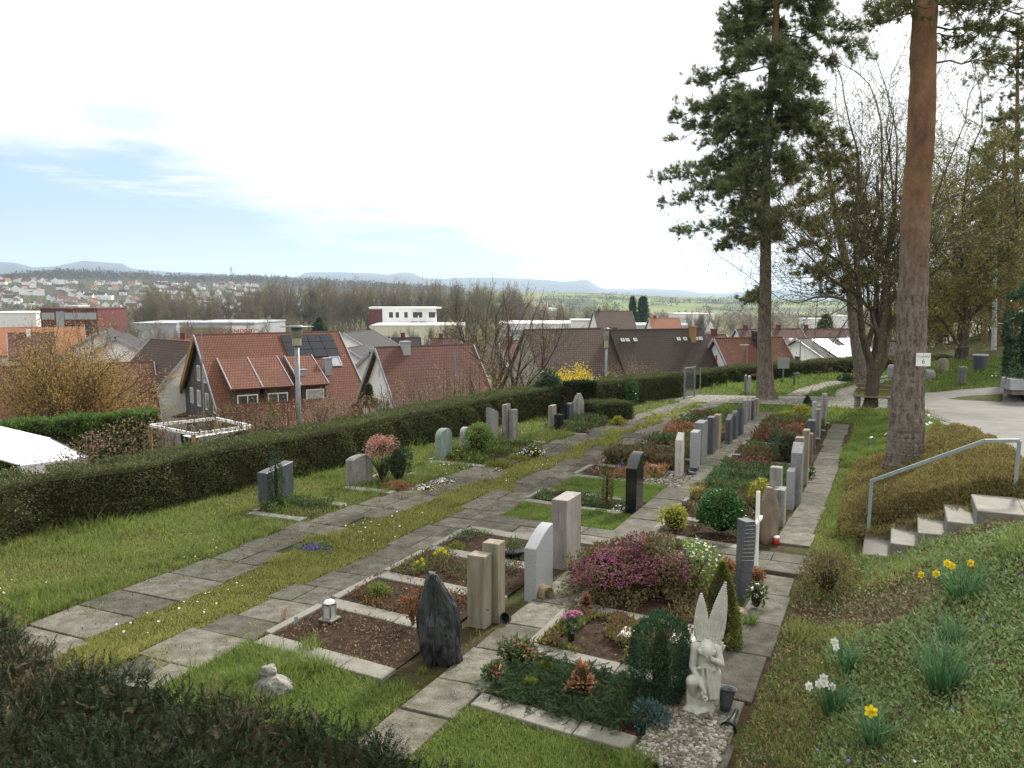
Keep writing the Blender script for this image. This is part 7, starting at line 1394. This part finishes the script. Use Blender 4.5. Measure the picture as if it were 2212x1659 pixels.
def loosehedge(label, poly, h0, h1, n, mat, leaf, thick=.55, name='beech_hedge', tw=240):
    poly = np.asarray(poly); root = thing(name, label, 'hedge', (*poly[0], 0)); seg = np.diff(poly, axis=0); ln = np.hypot(*seg.T); cum = np.concatenate(([0], np.cumsum(ln))); s = rng.random(n)*cum[-1]; i = np.clip(np.searchsorted(cum, s)-1, 0, len(seg)-1); f = ((s-cum[i])/ln[i])[:,None]; q = poly[i]+seg[i]*f+rng.normal(size=(n, 2))*thick*.5
    zb = height(q[:,0], q[:,1]); top = np.interp(s/cum[-1], [0,1], [h0,h1])*(.55+.8*n2(q[:,0], q[:,1], .9)); z = zb+rng.random(n)**.7*top; P_ = np.c_[q, z]-np.array(root.location); P_[:,2] += 0
    g = Geo(); k_ = n2(q[:,0]*2, z*2+q[:,1], 1.5) > .36; leaves(g, P_[k_], rdir(k_.sum(), -.1), leaf*rng.uniform(.6, 1.4, k_.sum()), leaf*.6); g.build('leaves', mat, root)
    g = Geo(); pick = rng.choice(n, tw)
    for j in pick: b = np.array((q[j,0], q[j,1], zb[j]))-np.array(root.location); e = b+np.array((rng.normal()*.25, rng.normal()*.25, top[j]*rng.uniform(.8, 1.1))); g.tube([b, (b+e)/2+rng.normal(size=3)*.06, e], [.012,.009,.004], 4, 0, False)
    g.build('stems', m_twig, root); return root
loosehedge('brown leaved beech hedge behind the long clipped hedge', off[4:24], 1.45, 1.8, 17000, m_beech, .055); loosehedge('sparse brown beech twigs in front of the white tent', [o for o in off[0:5]], 1.7, 1.5, 1500, m_beech, .075, tw=120)
hp2 = [AT(x, 935, Yd)[:2] for x, Yd in ((-60,29),(60,30),(150,31),(240,32),(345,33))]
hedge('thuja_hedge', hp2, 2.0, 1.3, 22000, ML('fresh thuja sprays', [(.03,.055,.012),(.06,.105,.022),(.1,.15,.04)], .6, .3, 1), 'fresh green thuja hedge behind the white tent', .13, .12, zfun=lambda x, y: x*0-2.55)
# tent, pergola, fence
ap = AT(110, 946, 22.0); tt = thing('party_tent', 'white party tent roof beside the thuja hedge', 'tent', (ap[0], ap[1], zt(ap[0], ap[1])), 0); zl = ap[2]-tt.location.z
er = AT(191, 985, 21.6)-np.array(tt.location); el = AT(40, 1003, 20.4)-np.array(tt.location); bk_ = AT(-60, 906, 25.0)-np.array(tt.location); sh = bk_-np.array((0,0,zl))
a_ = np.array((0,0,zl)); m_tent = MP('white tent fabric', (.75,.76,.78), .6, .25, 0, .02); g = Geo(); v = [a_, el, el+sh, a_+sh, er, er+sh]; v = [np.array(q) for q in v]; g.polys(v+[q-np.array((0,0,.03)) for q in v], [[0,3,2,1],[0,4,5,3],[6,7,8,9],[6,9,11,10],[1,2,8,7],[4,10,11,5]]); g.build('roof', m_tent, tt)
g = Geo(); g.polys([a_*.99, el*np.array((1,1,.98)), np.array((el[0],el[1],0)), np.array((er[0],er[1],0)), er*np.array((1,1,.98))], [[0,1,2,3,4]]); g.build('gable_wall', MP('tent wall fabric', (.6,.61,.63), .7, .2, 0, .03), tt)
for q in (el, er, el+sh): g = Geo(); g.tube([(q[0],q[1],-.2),(q[0],q[1],q[2])], .04, 8); g.build('pole', m_steel, tt)
cs = [AT(324, 919, 28.6), AT(466, 904, 30.4), AT(544, 921, 28.2), AT(418, 938, 26.4)]; pg = thing('pergola', 'white painted pergola frame with cloth behind the hedge', 'pergola', (cs[0][0], cs[0][1], zt(cs[0][0], cs[0][1]))); ps = [c-np.array(pg.location) for c in cs]
g = Geo(); [bar(g, ps[i], ps[(i+1) % 4], .07, .1) for i in range(4)]; g.build('frame', fr_w, pg)
for i in range(4): g = Geo(); g.tube([ps[i]-np.array((0,0,.02)), ps[i]*np.array((1,1,0))-np.array((0,0,.8))], .07, 6); g.build('post', w_ochre, pg)
g = Geo(); k1, k2 = ps[0]*.25+ps[3]*.75, ps[1]*.2+ps[2]*.8; mid = (k1+k2)/2-np.array((0,0,.25)); v = [ps[3], k2*.5+ps[2]*.5, k2, mid, k1]; g.polys([q-np.array((0,0,.12)) for q in v], [[0,1,2,3,4]]); g.build('cloth', m_tent, pg)
fn = thing('fence', 'pale wooden rail fence showing above the long hedge', 'fence', tuple(AT(1024, 880, 30)), 0); f0 = np.array(fn.location); fl = [AT(x, y, Yd)-f0 for x, y, Yd in ((880,889,26.6),(1024,865,30),(1151,843,34),(1225,831,36.5),(1335,814,41))]
g = Geo(); [bar(g, a, b, .06, .1) for a, b in zip(fl[:-1], fl[1:])]; g.build('rail', m_lime, fn)
for q in fl: g = Geo(); g.tube([q, q-np.array((0,0,1.6))], .05, 6); g.build('post', m_lime, fn)
mast = thing('antenna_mast', 'thin stayed mast in front of the farmhouse gable', 'mast', tuple(AT(440, 905, 56))); m0 = np.array(mast.location); g = Geo(); g.tube([np.zeros(3)-np.array((0,0,3)), AT(434, 712, 56)-m0], .04, 6); g.build('pole', m_steel, mast)
for i, (x, yb, yt, Yd, lab) in enumerate(((983,880,760,45,'slim grey mast in front of the wine red roof'),(1727,800,735,75,'slim grey mast before the solar roof house'))): post(lab, x, yb, yt, .05, Yd, 'mast', 'mast')
# --- the valley: tree belt, far village, woods
rng = np.random.default_rng(123); protos = []
for k in range(7):
    g = Geo(); tips = []; hh = 26+rng.uniform(-3, 4); nst = 1 if k < 5 else 3
    for s_ in range(nst): grow(g, (s_*.8-.8*(nst > 1), 0, 0), np.array((rng.normal()*.12, rng.normal()*.12, 1)), hh*.42, .42, 4, dict(wander=.1, up=.1, taper=.6, rmin=.035, kids=(3,3,4,4), f0=.3, ang=(22,48), len=(.42,.66), rk=.55), tips, 5)
    P_ = np.array([t[0] for t in tips]); n = 2600; gi = rng.integers(0, len(P_), n); leaves(g, P_[gi]+rng.normal(size=(n, 3))*.5, rdir(n), .55*rng.uniform(.5, 1.5, n), .2, 1)
    protos.append((g, P_[:,2].max()))
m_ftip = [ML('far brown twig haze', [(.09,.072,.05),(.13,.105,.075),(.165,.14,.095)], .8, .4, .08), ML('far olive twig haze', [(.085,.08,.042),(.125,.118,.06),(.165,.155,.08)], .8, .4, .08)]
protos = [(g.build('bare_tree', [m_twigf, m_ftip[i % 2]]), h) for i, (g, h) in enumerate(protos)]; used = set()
tl = []
for i in range(46): tl.append((rng.uniform(560, 1120), rng.uniform(470, 560), np.interp, 0))
spots = [(x+rng.uniform(-9, 9), Yd+rng.uniform(-25, 25), top) for x, Yd, top in [(np.interp(i, [0,57], [560,1130]), 500, 592+16*rng.random()+(10 if i > 45 else 0)) for i in range(58)]]
spots += [(rng.uniform(330, 560), rng.uniform(420, 520), rng.uniform(600, 630)) for i in range(30)]+[(rng.uniform(-10, 330), rng.uniform(420, 560), rng.uniform(640, 660)) for i in range(20)]+[(rng.uniform(1130, 1330), rng.uniform(430, 560), rng.uniform(642, 668)) for i in range(24)]+[(rng.uniform(1330, 1900), rng.uniform(400, 620), rng.uniform(660, 692)) for i in range(46)]
spots += [(x, Yd, t) for x, Yd, t in ((235,240,680),(262,250,676),(300,200,684),(325,230,680),(345,190,690),(385,210,686),(415,240,684),(460,215,690),(495,240,684),(530,220,688),(570,240,676),(620,300,676),(650,280,680),(700,300,672),(740,250,682),(770,270,680),(860,300,704),(890,260,700),(925,260,694),(960,240,690),(985,240,680),(1010,240,676),(1050,210,666),(1085,250,672),(1180,230,684),(1220,240,690),(200,210,690),(600,330,668),(640,340,665),(1140,240,680))]
for i, (x, Yd, top) in enumerate(spots):
    k = int(rng.integers(0, 7)); pr, h0 = protos[k]; o = pr if k not in used else pr.copy()
    if k in used: COL.objects.link(o)
    used.add(k); p = AT(x, 700, Yd); z = zt(p[0], p[1]); zt_ = AT(x, top, Yd)[2]; sc = (zt_-z)/h0; o.location = (p[0], p[1], z); o.scale = (sc*rng.uniform(.75, 1.0),)*2+(sc,); o.rotation_euler = (0, 0, rng.random()*6.28)
    lab = 'bare tall tree in the belt across the valley' if i < 102 and x < 1130 and Yd > 400 else ('bare tree in the brown wood right of the fields' if Yd >= 400 else 'bare tree among the factory halls'); tag(o, lab, 'tree', lab.replace('bare tall tree', 'trees').replace('bare tree', 'trees'))
def mass(name, label, pts, size, mat, n=26, leaf=.45):
    """many crowns seen as one wood"""
    pts = np.asarray(pts); N_ = len(pts); k = np.repeat(np.arange(N_), n); m_ = len(k); d = rdir(m_); d[:,2] = np.abs(d[:,2]); q = pts[k]+d*(rng.random((m_, 1))**.4)*np.asarray(size)[k][:,None]*np.array((1,1,1.15)); g = Geo(); leaves(g, q, d+rng.normal(size=(m_, 3))*.5, np.asarray(size)[k]*leaf*rng.uniform(.6, 1.4, m_), np.asarray(size)[k]*leaf*.6); return tag(g.build(name, mat), label, 'wood', kind='stuff')
def field(n, x0, x1, r0, r1, fn=None):
    out = []
    while len(out) < n:
        x = rng.uniform(x0, x1); r = rng.uniform(r0, r1); a = (x-1106)/F; p = (a*r/math.hypot(1, a), r/math.hypot(1, a))
        if fn is None or fn(x, r, p): out.append((p[0], p[1], zt(*p)))
    return out
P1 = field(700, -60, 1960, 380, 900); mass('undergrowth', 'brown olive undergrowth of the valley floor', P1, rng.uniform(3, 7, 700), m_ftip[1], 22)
P2 = field(900, -60, 1130, 1350, 2500); mass('village_trees', 'trees between the distant village houses', P2, rng.uniform(4, 8, 900), ML('far dark trees', [(.035,.04,.022),(.06,.06,.032),(.09,.08,.05)], .9, .2, .02), 16)
P3 = field(1300, -60, 1000, 2550, 3100); mass('forest', 'brown forest on the left ridge', P3, rng.uniform(8, 15, 1300), ML('far ridge forest', [(.035,.04,.024),(.055,.048,.032),(.075,.06,.042)], .9, .2, .008), 14)
P4 = field(600, 1150, 2212, 1450, 2750, lambda x, r, p: vnoise(np.array([p[0]*.006, p[1]*.004, 2.0])) > .52 or (x > 1500 and rng.random() < .5)); mass('copses', 'dark copses on the green fields to the right', P4, rng.uniform(5, 11, 600), ML('far copse trees', [(.03,.045,.022),(.05,.065,.03),(.08,.08,.045)], .9, .2, .02), 16)
P5 = field(420, 1100, 2212, 800, 1450); mass('brown_wood', 'brown wood along the foot of the green fields', P5, rng.uniform(5, 9, 420), m_ftip[0], 22)
P6 = field(1500, 1120, 2212, 2780, 2860, lambda x, r, p: vnoise(np.array([p[0]*.01, 1.0, 2.0])) > .62); 
hv = []
for (wc, wl), (rc, rl) in zip((('white', w_white), ('white', w_white), ('cream', w_cream), ('yellow', w_yel), ('white', w_white)), (('brown', t_pur), ('grey', t_dark), ('red', t_orange), ('brown', t_brown), ('red', t_red))):
    g = Geo(); v = [(x, y, z) for x in (-6, 6) for y, z in ((-5,-2),(5,-2),(5,5.5),(0,9.5),(-5,5.5))]; g.polys(v, [[4,3,2,1,0],[5,6,7,8,9],[0,5,9,4],[1,2,7,6]]); g.polys([(x, y, z) for x in (-6.6, 6.6) for y, z in ((-5.6,5.15),(0,9.75),(5.6,5.15))], [[0,3,4,1],[1,4,5,2]], 1); hv.append((g, wl, rl, f'{wc} house with {rc} roof in the distant village'))
hv.append((None, w_white, w_white, 'long white flat roofed block in the distant village')); g = Geo(); g.box(-16, 16, -6, 6, -2, 8); hv[-1] = (g,)+hv[-1][1:]
first = {}
vill = field(205, -20, 560, 1480, 2280, lambda x, r, p: rng.random() < np.interp(r, [1480,1750,2280], [.35,1,1]))+field(40, 560, 1100, 1450, 1800)+field(28, 1105, 1190, 1450, 1700)
for i, p in enumerate(vill):
    k = int(rng.choice(6, p=[.26,.22,.14,.08,.22,.08])); g, wl, rl, lab = hv[k]
    if k not in first: first[k] = o = g.build('village_house', [wl, rl])
    else: o = first[k].copy(); COL.objects.link(o)
    s_ = rng.uniform(.85, 1.3); o.location = p; o.scale = (s_, s_, s_); o.rotation_euler = (0, 0, rng.choice([.3, .6, 1.9, 2.2, 1.2])+rng.normal()*.15); tag(o, lab, 'house', 'houses of the distant village')
cs_ = AT(1263, 607, 11400); ct = thing('castle', 'tiny castle on the top of the distant cone hill', 'castle', (cs_[0], cs_[1], cs_[2]-30)); g = Geo(); g.box(-70, 70, -20, 20, 0, 38); g.build('walls', w_cream, ct); g = Geo(); g.box(-60, -35, -18, 18, 38, 58); g.box(20, 45, -18, 18, 38, 52); g.build('towers', w_cream, ct)
def pylon(label, x, yb, yt, Yd):
    p = AT(x, yb, Yd); hh = AT(x, yt, Yd)[2]-p[2]; t = thing('pylon', label, 'pylon', tuple(p)); g = Geo(); w = hh*.09
    for sx in (-1, 1):
        for sy in (-1, 1): g.tube([(sx*w, sy*w, 0), (sx*w*.2, sy*w*.2, hh)], .35, 4, 0, False)
    for k in range(6): z = hh*k/6; ww = w*(1-.8*k/6); w2 = w*(1-.8*(k+1)/6); g.tube([(-ww,-ww,z),(w2,-w2,z+hh/6)], .2, 3, 0, False); g.tube([(ww,-ww,z),(-w2,-w2,z+hh/6)], .2, 3, 0, False)
    for z in (.72, .86): g.tube([(-hh*.16,0,hh*z),(hh*.16,0,hh*z)], .35, 4, 0, False)
    g.build('lattice', m_dark, t)
pylon('lattice pylon on the ridge left of the treeline', 500, 603, 576, 2900); pylon('lattice pylon in front of the left blue hill', 216, 604, 577, 2800)
